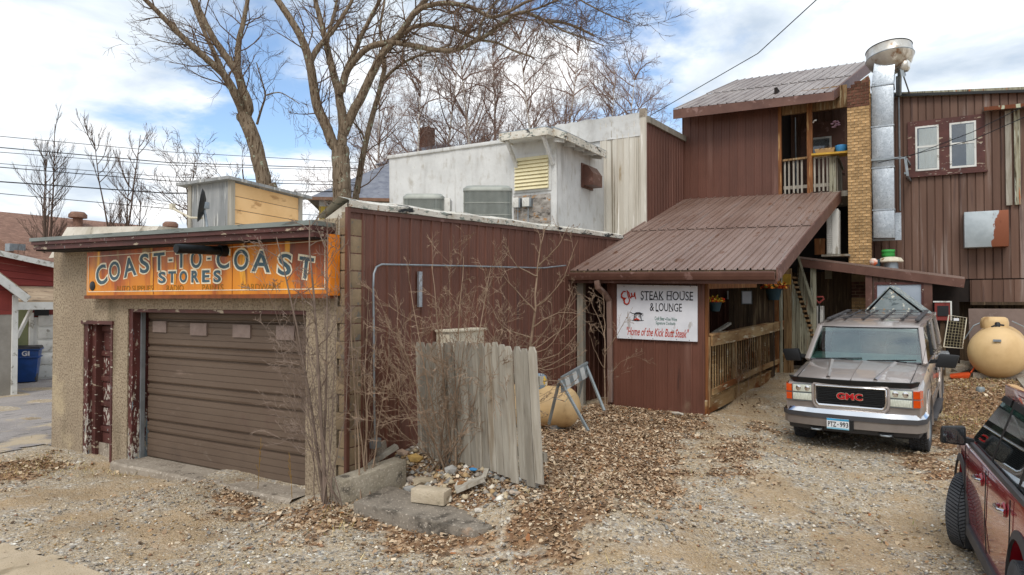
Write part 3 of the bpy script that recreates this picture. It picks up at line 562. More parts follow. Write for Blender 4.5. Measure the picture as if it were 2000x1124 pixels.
# ================================================================== STORE SIGN
def wtext(s, size, off=0.0, sx=1.0, shear=0.0, sp=1.0):
    cu = bpy.data.curves.new('text', 'FONT'); cu.body = s; cu.size = size; cu.align_x = 'CENTER'; cu.align_y = 'CENTER'; cu.offset = off; cu.shear = shear; cu.space_character = sp; cu.resolution_u = 4; cu.extrude = .0015
    o = bpy.data.objects.new('text', cu); COL.objects.link(o); bpy.context.view_layer.update()
    me = bpy.data.meshes.new_from_object(o.evaluated_get(bpy.context.evaluated_depsgraph_get())); bpy.data.objects.remove(o); bpy.data.curves.remove(cu)
    n = len(me.vertices); co = np.empty(n * 3); me.vertices.foreach_get('co', co); co = co.reshape(-1, 3)
    mid = (co.max(0) + co.min(0)) / 2; co[:, :2] -= mid[:2]; co[:, 0] *= sx
    return co, [tuple(p.vertices) for p in me.polygons]
def place_text(mb, s, pos, right, up, height, width=None, off=0.0, rot=0.0, shear=0.0, sp=1.0):
    co, fs = wtext(s, 1.0, off, 1.0, shear, sp)
    h = co[:, 1].max() - co[:, 1].min(); w_ = co[:, 0].max() - co[:, 0].min(); k = height / h; kx = k if width is None else width / w_
    right = V(right); up = V(up); n = right.cross(up); c, s_ = math.cos(rot), math.sin(rot)
    vs = []
    for x, y, z in co:
        x, y = x * kx, y * k; x, y = c * x - s_ * y, s_ * x + c * y
        vs.append(V(pos) + right * x + up * y + n * z)
    mb.add(vs, fs)
YS = 5.90
c4 = [PY(169, 580, YS), PY(645, 578, YS), PY(647, 458, YS), PY(166, 494, YS)]
zb_ = (c4[0].z + c4[1].z) / 2; 
sg = T('store_sign', 'long rusted orange enamel shop sign with slate letters above the garage door', 'shop sign', (c4[0].x, YS, zb_))
poly = [V((c4[0].x, YS, zb_)), V((c4[1].x, YS, zb_)), V((c4[1].x, YS, c4[2].z)), V((c4[0].x, YS, c4[3].z))]
sg.part(MB().prism(poly, (0, .13, 0)), 'sign_panel', m_sign)
xa, xb = poly[0].x, poly[1].x; zr, zlft = poly[2].z, poly[3].z
sg.part(MB().box((xa - .01, YS - .03, zb_ - .03), (xb + .01, YS + .1, zb_ + .022)), 'sign_rim', m_signrust)
sg.part(MB().box((xb - .02, YS - .035, zb_), (xb + .035, YS + .12, zr)), 'sign_end', m_signedge); 
for (z0, z1) in (((zb_ + .075, zb_ + .075), (zb_ + .085, zb_ + .085)), ((zlft - .075, zr - .075), (zlft - .067, zr - .067))):
    sg.part(MB().hexa([V((xa + .05, YS - .006, z0[0])), V((xb - .06, YS - .006, z0[1])), V((xb - .06, YS - .001, z0[1])), V((xa + .05, YS - .001, z0[0]))], [V((xa + .05, YS - .006, z1[0])), V((xb - .06, YS - .006, z1[1])), V((xb - .06, YS - .001, z1[1])), V((xa + .05, YS - .001, z1[0]))]), 'pinstripe', m_txtcream)
for xx in (xa + .045, xb - .09): sg.part(MB().box((xx, YS - .006, zb_ + .08), (xx + .01, YS - .001, (zlft if xx < -9 else zr) - .07)), 'pinstripe', m_txtcream)
for f in (.335, .664):
    xx = lerp(xa, xb, f); sg.part(MB().box((xx - .004, YS - .004, zb_ + .03), (xx + .004, YS + .0, lerp(zlft, zr, f) - .01)), 'panel_seam', m_signrust)
arc = [('C', 198, 537, 15), ('O', 223.5, 529, 11), ('A', 253, 521.5, 8), ('S', 282, 514.5, 4), ('T', 310.6, 511, 1.5), ('-', 333, 508, 1), ('T', 354, 506.5, 0), ('O', 383, 506, 0), ('-', 408, 505, 0), ('C', 435, 505.5, -1), ('O', 471, 507.5, -2), ('A', 510, 510.5, -4), ('S', 556, 516.5, -6), ('T', 597, 523, -8)]
lc, lo_ = MB(), MB()
WPX = [26.5, 27, 31, 24, 28, 12.5, 26.5, 28, 12, 32, 36, 45, 34, 37]; HPX = [43, 42, 42, 43, 40, 9, 38, 41, 9, 44, 46, 47, 48, 48]
for (ch, u, v, rt), wp, hp in zip(arc, WPX, HPX):
    p = PY(u, v, YS - .004); wd = PY(u + wp / 2, v, YS).x - PY(u - wp / 2, v, YS).x; hgt = PY(u, v - hp / 2, YS).z - PY(u, v + hp / 2, YS).z
    lo_, lc = MB(), MB(); place_text(lo_, ch, V((p.x, YS - .003, p.z)), X1, Z, hgt + .006, wd * .92, .065, math.radians(rt)); place_text(lc, ch, V((p.x + .006, YS - .009, p.z - .004)), X1, Z, hgt - .04, wd * .92 - .055, .015, math.radians(rt)); sg.part(lo_, 'letter_outline', m_txtcream); sg.part(lc, 'letter', m_txtdark)
for ch, u, v in zip('STORES', (317.5, 337, 359, 382, 403, 425), (542.5, 541.5, 541, 540.5, 540, 540)):
    p = PY(u, v, YS); wd = PY(u + 8.5, v, YS).x - PY(u - 8.5, v, YS).x; lo_, lc = MB(), MB(); place_text(lo_, ch, V((p.x, YS - .003, p.z)), X1, Z, .205, wd + .012, .07); place_text(lc, ch, V((p.x, YS - .009, p.z)), X1, Z, .162, wd - .03, .03); sg.part(lo_, 'letter_outline', m_txtcream); sg.part(lc, 'letter', m_txtdark)
for s, u, v, u0, u1 in (('AUTO SUPPLIES', 262, 564, 226, 298), ('RADIO', 342, 563, 325, 358), ('PAINTS', 415.5, 562, 395, 436), ('HARDWARE', 509, 561, 471, 547)):
    p = PY(u, v, YS); ls = MB(); place_text(ls, s, V((p.x, YS - .003, p.z)), X1, Z, .085, PY(u1, v, YS).x - PY(u0, v, YS).x); sg.part(ls, 'lettering', m_txtfaint)
p = PY(181, 559, YS); sg.part(MB().lathe(V((p.x, YS - .012, p.z)), -Y1, [(.075, -.01), (.07, 0), (.02, .012), (.001, .012)], 20), 'conduit_hole', m_black, smooth=50)
p = PY(433, 492, 5.85); solo(MB().tube([V((p.x + .02, 5.89, p.z + .01)), V((p.x, 5.2, p.z))], .058, 16).tube([V((p.x + .02, 5.95, p.z + .01)), V((p.x + .02, 5.8, p.z + .01))], .075, 16), 'stub_pipe', m_soot, 'short black iron pipe sticking out through the orange shop sign', 'pipe', smooth=50)

# ================================================================== THINGS ON THE GARAGE ROOF
Ys = 7.5; zc = PY(452, 352, Ys).z; xa, xb = PY(370, 400, Ys).x, PY(452, 400, Ys).x; yb = PX(588, 400, xb).y; zc2 = PX(588, 385, xb).z
sh = T('rooftop_hut', 'small boarded hut with peach side and grey plywood end on the garage roof', 'roof hut', ((xa + xb) / 2, Ys, 3.28))
sh.part(MB().hexa([V((xa, Ys, 3.2)), V((xb - .03, Ys, 3.2)), V((xb - .03, yb, 3.2)), V((xa, yb, 3.2))], [V((xa, Ys, zc)), V((xb - .03, Ys, zc)), V((xb - .03, yb, zc2)), V((xa, yb, zc2))]), 'wall', m_ply)
planks(sh, 'plank', m_peach, (xb - .028, Ys + .06, 3.25), (xb - .028, Ys + .06, zc - .03), (xb - .028, yb, zc2 - .03), (xb - .028, yb, 3.25), 5, -.02, jit=.004)
sh.part(MB().box((xb - .07, Ys - .02, 3.2), (xb + .015, Ys + .06, zc)), 'corner_post', m_woodgrey); sh.part(MB().box((xa - .02, Ys - .02, 3.2), (xa + .07, Ys + .03, zc)), 'corner_post', m_woodgrey)
sh.part(MB().box((xb - .02, yb - .06, 3.2), (xb + .02, yb + .02, zc2)), 'corner_post', m_woodgrey)
sh.part(MB().hexa([V((xa - .22, Ys - .12, zc)), V((xb + .08, Ys - .12, zc)), V((xb + .08, yb + .2, zc2 - .02)), V((xa - .22, yb + .2, zc2 - .02))], [V((xa - .22, Ys - .12, zc + .05)), V((xb + .08, Ys - .12, zc + .05)), V((xb + .08, yb + .2, zc2 + .03)), V((xa - .22, yb + .2, zc2 + .03))]), 'roof', m_ply)
p = PY(408, 422, 6.9); di = T('satellite_dish', 'dark satellite dish seen edge on at the front of the garage roof', 'satellite dish', (p.x, 6.9, 3.3))
dc = PY(394, 402, 6.9); ax = V((-.62, -.80, .14))
di.part(MB().lathe(dc, ax, [(.01, -.06), (.12, -.05), (.22, -.015), (.27, .02), (.265, .026), (.21, -.005), (.11, -.04), (.005, -.05)], 28), 'reflector', m_soot, smooth=60)
di.part(MB().tube([V((p.x, 6.9, 3.28)), V((p.x, 6.9, 3.42)), dc + V((.05, 0, -.02))], .022), 'mast', m_galvp, smooth=60)
fe = PY(336, 406, 6.8); di.part(MB().tube([dc + V((.02, 0, -.2)), dc + V((-.25, -.03, -.18)), fe + V((.06, 0, -.03)), fe], .018).box(fe - V((.03, .03, .03)), fe + V((.05, .03, .06))), 'feed_arm', m_cream, smooth=50)
di.part(MB().box(dc + V((.03, -.05, -.06)), dc + V((.13, .05, .05))), 'bracket', m_galvp, bevel=.01)
def acunit(u0, u1, vt, D, side, label):
    a = PD(u0, vt, D); b = PD(u1, vt, D); wv = b - a; wv.z = 0; L = wv.length; wv.normalize(); dp = Z.cross(wv); h = a.z - 3.28; c = (a + b) / 2; c.z = 3.28; c = c + dp * L * .45
    t = T('condenser_unit', label, 'air conditioner', c, 'condensers on the garage roof')
    def ring(sc): return [(.5 * sc * math.cos(an) * abs(math.cos(an)) ** -.72 if abs(math.cos(an)) > .02 else 0, .45 * sc * math.sin(an) * abs(math.sin(an)) ** -.72 if abs(math.sin(an)) > .02 else 0) for an in [2 * math.pi * (k + .5) / 28 for k in range(28)]]
    def loop(sc, z): return [c + wv * x * L + dp * y * L + Z * z for x, y in ring(sc)]
    t.part(MB().prism(loop(.95, .05), Z * (h - .1)), 'coil', m_acfin)
    lid = MB(); ls2 = [loop(1.02, h - .06), loop(1.02, h - .01), loop(.9, h + .04), loop(.3, h + .05)]
    lid.add([q for r in ls2 for q in r], [(i * 28 + k, i * 28 + (k + 1) % 28, (i + 1) * 28 + (k + 1) % 28, (i + 1) * 28 + k) for i in range(3) for k in range(28)] + [tuple(84 + k for k in range(28))])
    t.part(lid, 'top_cover', m_ac, smooth=45)
    g = MB(); r = loop(1.0, 0); N = 110
    for k in range(28):
        p, q = r[k], r[(k + 1) % 28]; m = max(1, int((q - p).length / .021))
        for j in range(m):
            x = lerp(p, q, j / m); g.obox(x + Z * h / 2, wv * .004, dp * .004, Z * (h / 2 - .05))
        for j in range(6): g.beam(p + Z * (.06 + j * (h - .12) / 5), q + Z * (.06 + j * (h - .12) / 5), .012, .012)
    t.part(g, 'grille', m_ac)
    t.part(MB().obox(c + Z * .03, wv * L * .5, dp * L * .45, Z * .03), 'base_pan', m_galvp)
    if side: t.part(MB().obox(c + wv * L * .53 + Z * h * .5, wv * L * .12, dp * L * .3, Z * (h * .5 - .03)), 'service_panel', m_acw, bevel=.01)
acunit(786, 866, 382, 13.3, True, 'lower condenser unit with white service panel on the garage roof')
acunit(904, 1000, 366, 12.9, False, 'taller condenser unit nearer the shuttered opening on the garage roof')

# ================================================================== WHITE BUILDING
YA, YB = 13.97, 16.7; XA = PY(1088, 590, YA).x; XA0 = PY(761, 590, YA).x; XB = PY(1262, 590, YB).x; zA = PY(900, 288, YA).z; zB = PY(1250, 223, YB).z
wh = T('white_building', 'two level white coated building with canopies rising behind the garage roof', 'building', ((XA + XA0) / 2, YA, 3))
NA = 14; rows = []
def undul(P0, P1, nu, zlo, zhi, nrm, amp=.012, zhif=None):
    R_ = []
    for j in range(9):
        r = []
        for i in range(nu + 1):
            p = lerp(P0, P1, i / nu); z = lerp(zlo, zhi + (RNG.uniform(-.02, .02) if j == 8 else 0), j / 8); r.append(V((p.x, p.y, z)) + nrm * RNG.uniform(-amp, amp))
        R_.append(r)
    return MB().grid(R_)
wh.part(MB().box((XA0, YA + .03, 3), (XA - .03, YB + 1, zA - .03)), 'wall', m_white)
wh.part(undul(V((XA0 - .02, YA, 0)), V((XA + .0, YA, 0)), 26, 3, zA, -Y1), 'wall', m_white, smooth=80); wh.part(undul(V((XA, YA - .0, 0)), V((XA, YB, 0)), 10, 3, zA, X1), 'wall', m_white, smooth=80)
wh.part(MB().box((XA0 - .08, YA - .05, zA - .05), (XA + .04, YA + .3, zA + .04)), 'coping', m_white, bevel=.025)
xB0 = PY(1085, 240, YB).x
wh.part(MB().box((xB0, YB + .03, 3), (XB - .03, YB + 4, zB)), 'wall', m_white)
ribbed(wh, 'corrugated_sheet', m_whiterib, (XA - .1, YB, 3), (XB, YB, 3), (XB, YB, zB - .1), (XA - .1, YB, zB - .1), 8, .018)
wh.part(undul(V((xB0, YB - .02, 0)), V((XB, YB - .02, 0)), 16, zA - .1 + .5, zB + .03, -Y1, .02), 'parapet', m_white, smooth=80)
wh.part(MB().box((XB - .12, YB - .05, 3), (XB + .03, YB + .02, zB + .06)), 'corner_trim', m_whiterib); wh.part(MB().box((XB - .14, YB - .06, zB - .1), (XB + .02, YB + .1, zB + .12)), 'coping', m_conc)
# brown metal flank of the taller part
YU = 20.0; e1 = PY(1332, 276, YU); zf0 = PX(1266, 240, XB + .02); 
ribbed(wh, 'siding_panel', m_brown, (XB + .02, YB, 3), (XB + .02, YU, 3), (XB + .02, YU, e1.z), (XB + .02, YB, zf0.z), 14, .02)
wh.part(MB().beam((XB + .05, YB, zf0.z + .05), (XB + .05, YU, e1.z + .05), .08, .16), 'roof_edge', m_woodgrey)
# louvred opening, canopy, stone patch
a, b = PY(1006, 373, YA - .05), PY(1071, 302, YA - .05); lv = wh.part(MB().box((a.x - .06, YA - .035, a.z - .06), (b.x + .06, YA + .1, b.z + .06)), 'louvre_frame', m_white, bevel=.01)
ns = 9
for i in range(ns):
    z0 = lerp(a.z, b.z, i / ns); z1 = lerp(a.z, b.z, (i + .93) / ns)
    wh.part(MB().hexa([V((a.x, YA - .10, z0)), V((b.x, YA - .10, z0)), V((b.x, YA - .036, z0)), V((a.x, YA - .036, z0))], [V((a.x, YA - .055, z1)), V((b.x, YA - .055, z1)), V((b.x, YA - .036, z1)), V((a.x, YA - .036, z1))]), 'louvre_slat', m_louver, lv)
a, b = PY(1004, 450, YA), PY(1076, 378, YA); r_ = []
for j in range(13): r_.append([V((lerp(a.x, b.x, i / 12), YA - .02 - (RNG.uniform(0, .05) if 0 < j < 12 and 0 < i < 12 else -.0), lerp(a.z - .3, b.z, j / 12))) for i in range(13)])
wh.part(MB().grid(r_), 'stone_patch', m_stone)
def canopy(A_, B_, dirv, dep, zt_, hb, nbr, slope, mat=m_white):
    A_, B_ = V(A_), V(B_); dirv = V(dirv)
    lo = [A_ + Z * (zt_ - .04), B_ + Z * (zt_ - .04), B_ + dirv * dep + Z * (zt_ - .04 - slope), A_ + dirv * dep + Z * (zt_ - .04 - slope)]
    r = wh.part(MB().hexa(lo, [p + Z * .05 for p in lo]), 'canopy_roof', m_galvp)
    wh.part(MB().beam(A_ + dirv * dep + Z * (zt_ - slope - .1), B_ + dirv * dep + Z * (zt_ - slope - .1), .04, .17), 'canopy_fascia', m_tar, r)
    for q in (A_, B_): wh.part(MB().beam(q + dirv * .02 + Z * (zt_ - .12), q + dirv * dep + Z * (zt_ - slope - .10), .05, .15), 'canopy_fascia', m_tar, r)
    for i in range(nbr):
        q = lerp(A_, B_, (i + .15) / (nbr - .7) if nbr > 1 else .5); wh.part(MB().beam(q + dirv * .04 + Z * (zt_ - hb), q + dirv * (dep - .08) + Z * (zt_ - slope - .17), .06, .09), 'bracket', m_white, r)
    wh.part(MB().hexa([p - Z * .12 for p in lo], [p - Z * .02 for p in lo]), 'canopy_soffit', m_white, r)
xc0, xc1 = PY(985, 270, YA - .4).x, PY(1088, 270, YA - .4).x; zc_ = PY(985, 268, YA - .55).z + .12
canopy((xc0, YA, 0), (XA + .06, YA, 0), (0, -1, 0), .6, zc_, .75, 2, .03)
y0 = PX(1100, 262, XA + .3).y; zc2_ = PX(1100, 256, XA).z; y1 = PX(1178, 290, XA + .3).y
canopy((XA, y0, 0), (XA, y1, 0), (1, 0, 0), .38, zc2_ - .02, .3, 5, .18)
a, b = PX(1134, 366, XA), PX(1152, 326, XA); vh = wh.part(MB().box((XA + .012, a.y, a.z), (XA + .04, b.y + .12, b.z)), 'vent_plate', m_trimbrown)
ym = a.y + .07; wh.part(MB().add([V((XA + .04, ym, a.z + .05)), V((XA + .04, b.y + .08, a.z + .05)), V((XA + .30, b.y + .08, a.z + .05)), V((XA + .30, ym, a.z + .05)), V((XA + .04, ym, b.z - .04)), V((XA + .04, b.y + .08, b.z - .04)), V((XA + .16, b.y + .08, b.z - .06)), V((XA + .16, ym, b.z - .06)), V((XA + .30, ym, b.z - .26)), V((XA + .30, b.y + .08, b.z - .26))],
    [(0, 1, 2, 3), (4, 7, 6, 5), (7, 8, 9, 6), (8, 3, 2, 9), (0, 3, 8, 7, 4), (1, 5, 6, 9, 2)]), 'vent_hood', m_trimbrown, vh)
for u0, u1, va, vb, lb in ((1003, 1016, 387, 407, 'grey switch box with conduit, left one below the cream louvre'), (1022, 1037, 387, 405, 'grey switch box with conduit, right one below the cream louvre')):
    a, b = PY(u0, vb, YA - .15), PY(u1, va, YA - .15); t = T('switch_box', lb, 'switch box', (a.x, YA - .1, a.z), 'switch boxes under the louvre')
    t.part(MB().box((a.x, YA - .17, a.z), (b.x, YA - .055, b.z)), 'box_body', m_galvp, bevel=.008); t.part(MB().box((a.x - .01, YA - .185, a.z + .01), (b.x - .03, YA - .172, b.z + .012)), 'box_cover', m_acw, bevel=.004)
    t.part(MB().tube([V(((a.x + b.x) / 2, YA - .10, a.z + .01)), V(((a.x + b.x) / 2, YA - .10, a.z - .8))], .012, 6), 'conduit', m_galvp)

# ================================================================== BALCONY BLOCK (upper storey over the entrance roof)
bl = T('balcony_block', 'brown metal upper storey with open balcony and ribbed grey roof', 'building', (-4, YU, 4))
zr1 = PY(1400, 388, YU).z - .3; XU0, XU1 = PY(1333, 400, YU).x, PY(1521, 400, YU).x; zU = PY(1450, 225, YU).z + .25
ribbed(bl, 'siding_panel', m_brown, (XU0, YU, zr1 - .6), (XU1, YU, zr1 - .6), (XU1, YU, zU), (XU0, YU, zU + .1), 12, .02)
bl.part(MB().box((XU0, YU + .03, zr1 - .6), (XU1 - .02, YU + .15, zU - .8)), 'wall', m_dark)
xbal = PY(1655, 300, YU).x; YK = 22.2; zfl = PY(1560, 378, YU).z - .02
# balcony interior
ribbed(bl, 'inner_panel', m_brownold, (XU1, YK, zfl), (xbal + .2, YK, zfl), (xbal + .2, YK, zU + .5), (XU1, YK, zU + .5), 10, .02)
bl.part(MB().box((XU1 - .1, YU + .02, zfl), (XU1 - .02, YK + .1, zU + .4)), 'wall', m_dark); bl.part(MB().box((XU1 - 1.0, YK + .05, zr1 - 3), (xbal + .3, YK + .2, zU + .35)), 'wall', m_dark)
bl.part(MB().box((XU1 - .1, YU - .01, zfl - .14), (xbal, YK + .1, zfl)), 'balcony_floor', m_woodgrey)
hd = PY(1550, 222, YU); bl.part(MB().box((XU1, YU + .02, hd.z), (xbal, YU + .12, zU + .2)), 'header_beam', m_woodbrn)
for u0, u1, mt in ((1520, 1526, m_woodorange), (1576, 1587, m_woodorange)):
    bl.part(MB().box((PY(u0, 300, YU - .03).x, YU - .04, zfl - .1), (PY(u1, 300, YU - .03).x, YU + .1, zU)), 'post', mt)
bl.part(MB().box((PY(1620, 350, YU).x, YU - .03, zfl - .2), (PY(1633, 350, YU).x, YU + .1, PY(1625, 306, YU).z)), 'corner_post', m_woodgreen)
rz = PY(1550, 311, YU).z
bl.part(MB().beam(V((PY(1527, 0, YU).x, YU - .02, PY(1527, 315, YU).z)), V((PY(1575, 0, YU).x, YU - .02, PY(1575, 309, YU).z)), .1, .05), 'top_rail', m_woodbrn)
bl.part(MB().beam(V((PY(1588, 0, YU).x, YU - .0, rz)), V((PY(1620, 0, YU).x, YU - .0, rz)), .05, .06), 'top_rail', m_woodgrey)
bl.part(MB().beam(V((PY(1527, 0, YU).x, YU + .05, zfl + .2)), V((PY(1620, 0, YU).x, YU + .05, zfl + .2)), .04, .09), 'bottom_rail', m_woodgrey)
for u in (1533, 1541, 1550, 1558, 1566, 1591, 1600, 1608, 1616):
    x = PY(u, 340, YU).x; bl.part(MB().box((x - .022, YU - .0, zfl + .03), (x + .022, YU + .03, rz + .02)), 'baluster', m_woodgrey)
x1 = PY(1633, 340, YU).x; z1 = PX(1634, 310, x1).z; y2 = PX(1655, 340, x1).y; y2 = min(y2, 21.5)
planks(bl, 'plank', m_woodgrey, (x1, YU + .05, zfl - .2), (x1, y2, zfl - .2), (x1, y2, z1 - .1), (x1, YU + .05, z1), 8, .02)
bl.part(MB().beam((x1 + .02, YU, z1 + .02), (x1 + .02, y2, z1 - .08), .1, .05), 'top_rail', m_woodgreen)
# balcony window and door frame on the back wall
a, b = PY(1585, 312, YK - .05), PY(1624, 266, YK - .05); wn = bl.part(MB().box((a.x, YK - .06, a.z), (b.x, YK - .02, b.z)), 'window_frame', m_wtrim); bl.part(MB().box((a.x + .05, YK - .075, a.z + .05), (b.x - .06, YK - .06, b.z - .06)), 'pane', m_hglass, wn); bl.part(MB().box((a.x - .3, YK - .045, a.z - .5), (b.x + .35, YK - .03, b.z + .45)), 'window_surround', m_trimbrown)
bl.part(MB().tube([PY(1553, 230, YK - .4), PY(1555, 375, YK - .4)], .02, 6), 'pole', m_galvp)
# roof
YO, YT = 19.35, 24.5
A_, B_, C_, D_ = PY(1315, 214, YO), PY(1629, 179, YO), PY(1703, 120, YT), PY(1440, 158, YT)
m1, m2 = lerp(A_, D_, .48), lerp(B_, C_, .48); up = Z * .02
ribbed(bl, 'roof_panel', m_roofgrey, A_, B_, m2, m1, 17, .028, prof=PROFR); ribbed(bl, 'roof_panel', m_roofgrey, m1 + up - (m1 - A_) * .03, m2 + up - (m2 - B_) * .03, C_ + up, D_ + up, 17, .028, prof=PROFR)
bl.part(MB().hexa([A_ - Z * .14, B_ - Z * .14, C_ - Z * .14, D_ - Z * .14], [A_ - Z * .05, B_ - Z * .05, C_ - Z * .05, D_ - Z * .05]), 'roof_deck', m_dark)
A2, B2 = PY(1315, 233, YO - .02), PY(1629, 196, YO - .02)
bl.part(MB().hexa([A2 - Y1 * .015, B2 - Y1 * .015, B2 + Y1 * .012, A2 + Y1 * .012], [A_ - Y1 * .015 - Z * .01, B_ - Y1 * .015 - Z * .01, B_ + Y1 * .012 - Z * .01, A_ + Y1 * .012 - Z * .01]), 'eave_fascia', m_trimbrown)
bl.part(MB().hexa([B2 + X1 * .0, C_ - Z * .32, C_ - Z * .32 - X1 * .05, B2 - X1 * .05], [B_ + Z * .02, C_ + Z * .04, C_ + Z * .04 - X1 * .05, B_ + Z * .02 - X1 * .05]), 'rake_fascia', m_trimbrown)
# things on the balcony rail
pl0, pl1 = PY(1586, 306, YU - .1), PY(1661, 307, YU - .1); zsh = pl0.z
solo(MB().hexa([V((pl0.x, YU - .25, zsh)), V((pl1.x, YU - .25, zsh - .02)), V((pl1.x - .05, YU + .25, zsh - .02)), V((pl0.x, YU + .25, zsh))], [V((pl0.x, YU - .25, zsh + .05)), V((pl1.x, YU - .25, zsh + .03)), V((pl1.x - .05, YU + .25, zsh + .03)), V((pl0.x, YU + .25, zsh + .05))]), 'shelf_board', m_yellow, 'yellowish board laid flat along the balcony rail', 'board')
a, b = PY(1591, 303, YU - .1), PY(1631, 289, YU - .1); pb = T('planter_box', 'tan planter box with dry stems on the balcony rail', 'planter', (a.x, YU, zsh + .05))
pb.part(MB().hexa([V((a.x + .04, YU - .15, zsh + .05)), V((b.x - .03, YU - .15, zsh + .05)), V((b.x - .03, YU + .1, zsh + .05)), V((a.x + .04, YU + .1, zsh + .05))], [V((a.x, YU - .19, b.z)), V((b.x, YU - .19, b.z)), V((b.x, YU + .14, b.z)), V((a.x, YU + .14, b.z))]), 'box_body', M('tan_planter', S('#c2a274'), S('#b09064'), 5), bevel=.01)
st_ = MB()
for i in range(40): q = V((RNG.uniform(a.x + .05, b.x - .05), YU - RNG.uniform(-.1, .2), b.z - .03)); st_.tube([q, q + V((RNG.uniform(-.1, .1), RNG.uniform(-.08, .05), RNG.uniform(.03, .12)))], [.006, .002], 3, False)
pb.part(st_, 'dry_stems', m_twig)
p = PY(1643, 303, YU - .05); solo(MB().lathe(V((p.x, YU - .02, zsh + .04)), Z, [(.12, 0), (.14, .02), (.145, .17), (.14, .19), (.12, .17), (.01, .15)], 20), 'blue_bowl', m_blueb, 'round blue plastic tub on the end of the balcony board', 'tub', smooth=50)
solo(MB().hexa([p + V((-.13, 0, .17)), p + V((.1, -.06, .17)), p + V((.1, .06, .17)), p + V((-.13, .1, .17))], [p + V((-.16, 0, .26)), p + V((.04, -.04, .21)), p + V((.04, .05, .21)), p + V((-.16, .08, .27))]), 'grey_rag', m_seat, 'grey cloth lump resting in the blue tub on the balcony', 'cloth', bevel=.02)
p = PY(1633, 243, YU + .5); fl_ = MB()
for i in range(14): fl_.rock(p + V((RNG.uniform(-.1, .1), RNG.uniform(-.05, .05), RNG.uniform(-.08, .08))), .05, RNG)
solo(fl_, 'paper_lantern', M('pink_paper', S('#d8b4c4'), S('#c49ab0'), 12), 'small pink ornament hanging under the balcony roof', 'ornament'); solo(MB().tube([PY(1588, 240, YU - .05), PY(1591, 236, YU - .15), PY(1595, 235, YU - .15)], .02, 6), 'white_bracket', m_wtrim, 'small white hook on the orange balcony post', 'hook')

# ================================================================== CHIMNEY
YC = 19.6; xk0, xk1 = PY(1656, 400, YC).x, PY(1700, 400, YC).x; zk0, zk1 = PY(1680, 520, YC).z, PY(1680, 132, YC).z; zdk = PY(1680, 213, YC).z
ck = T('brick_chimney', 'tall buff brick chimney with dark top between balcony and metal duct', 'chimney', ((xk0 + xk1) / 2, YC, zk0))
zkl = PY(1656, 177, YC).z; zk1 = PY(1700, 146, YC).z
zlim = lambda x: lerp(zkl, zk1, (x - xk0) / (xk1 - xk0))
ck.part(MB().hexa([V((xk0 + .012, YC + .012, zk0)), V((xk1 - .012, YC + .012, zk0)), V((xk1 - .012, YC + .5, zk0)), V((xk0 + .012, YC + .5, zk0))], [V((xk0 + .012, YC + .012, zkl)), V((xk1 - .012, YC + .012, zk1)), V((xk1 - .012, YC + .5, zk1)), V((xk0 + .012, YC + .5, zkl))]), 'mortar', m_mortar)
bw = (xk1 - xk0) / 3; bh = .0745; nb = int((zk1 - zk0) / bh); meshes = {}
def brickmesh(w_, mt):
    k = (round(w_, 3), mt.name)
    if k not in meshes: meshes[k] = mkmesh(MB().box((0, 0, 0), (w_ - .011, .09, bh - .011)), mt, name='brick')
    return meshes[k]
count = 0; cheap = MB()
for r in range(nb):
    z0 = zk0 + r * bh; mt = m_brickdark if z0 > zdk else m_brick; x = xk0; first = True  # darker brick above this height, buff below
    wl = [bw, bw, bw] if r % 2 else [bw / 2, bw, bw, bw / 2]
    for w_ in wl:
        if z0 > zlim(x + w_ / 2): x += w_; continue
        o = ck.part(brickmesh(w_, mt), 'brick', None); o.location = V((x + .005, YC - RNG.uniform(0, .009), z0)) - ck.loc; x += w_
    for yy in (YC + .1, YC + .3): cheap.box((xk1 - .05, yy + (.05 if r % 2 else 0), z0), (xk1 + RNG.uniform(0, .008), yy + .17, z0 + bh - .011)); z0 < zkl - .05 and cheap.box((xk0 - RNG.uniform(0, .008), yy + (.05 if r % 2 else 0), z0), (xk0 + .05, yy + .17, z0 + bh - .011))
ck.part(cheap, 'side_bricks', m_brick, stuff=True)

# ================================================================== EXHAUST DUCT AND FAN
YQ = 20.2; du = T('exhaust_duct', 'square galvanised exhaust duct climbing the brown wall beside the chimney', 'duct', (PY(1725, 460, YQ).x, YQ, PY(1725, 466, YQ).z))
js = [465, 410, 327.4, 246.6, 166, 121]; dl = [1706, 1705, 1703, 1702, 1702, 1707]; dr = [1748, 1747, 1746, 1745, 1745, 1748]
for i in range(5):
    a0, b0, a1, b1 = PY(dl[i], js[i], YQ), PY(dr[i], js[i], YQ), PY(dl[i + 1], js[i + 1], YQ), PY(dr[i + 1], js[i + 1], YQ)
    if i == 4: a1 = a1 + Y1 * .1; b1 = b1 + Y1 * .1
    du.part(MB().hexa([a0, b0, b0 + Y1 * .6, a0 + Y1 * .6], [a1 - Z * .006, b1 - Z * .006, b1 + Y1 * (.6 if i < 4 else .3) - Z * .006, a1 + Y1 * (.6 if i < 4 else .3) - Z * .006]), 'duct_section', m_galv, bevel=.008)
    if i: 
        c = (a0 + b0) / 2 + Y1 * .3; du.part(MB().obox(c, X1 * ((b0 - a0).length / 2 + .018), Y1 * .318, Z * .016), 'flange', m_galv)
a, b = PY(1704, 471, YQ + .45), PY(1760, 415, YQ + .45); du.part(MB().box((a.x, YQ + .5, a.z), (b.x, YQ + .54, b.z)), 'back_plate', m_galv)
fc = PY(1739, 122, YQ + .45); ef = T('exhaust_fan', 'white spun metal mushroom exhaust fan on top of the duct', 'exhaust fan', fc - Z * .3); axf = V((-.10, .12, .99))
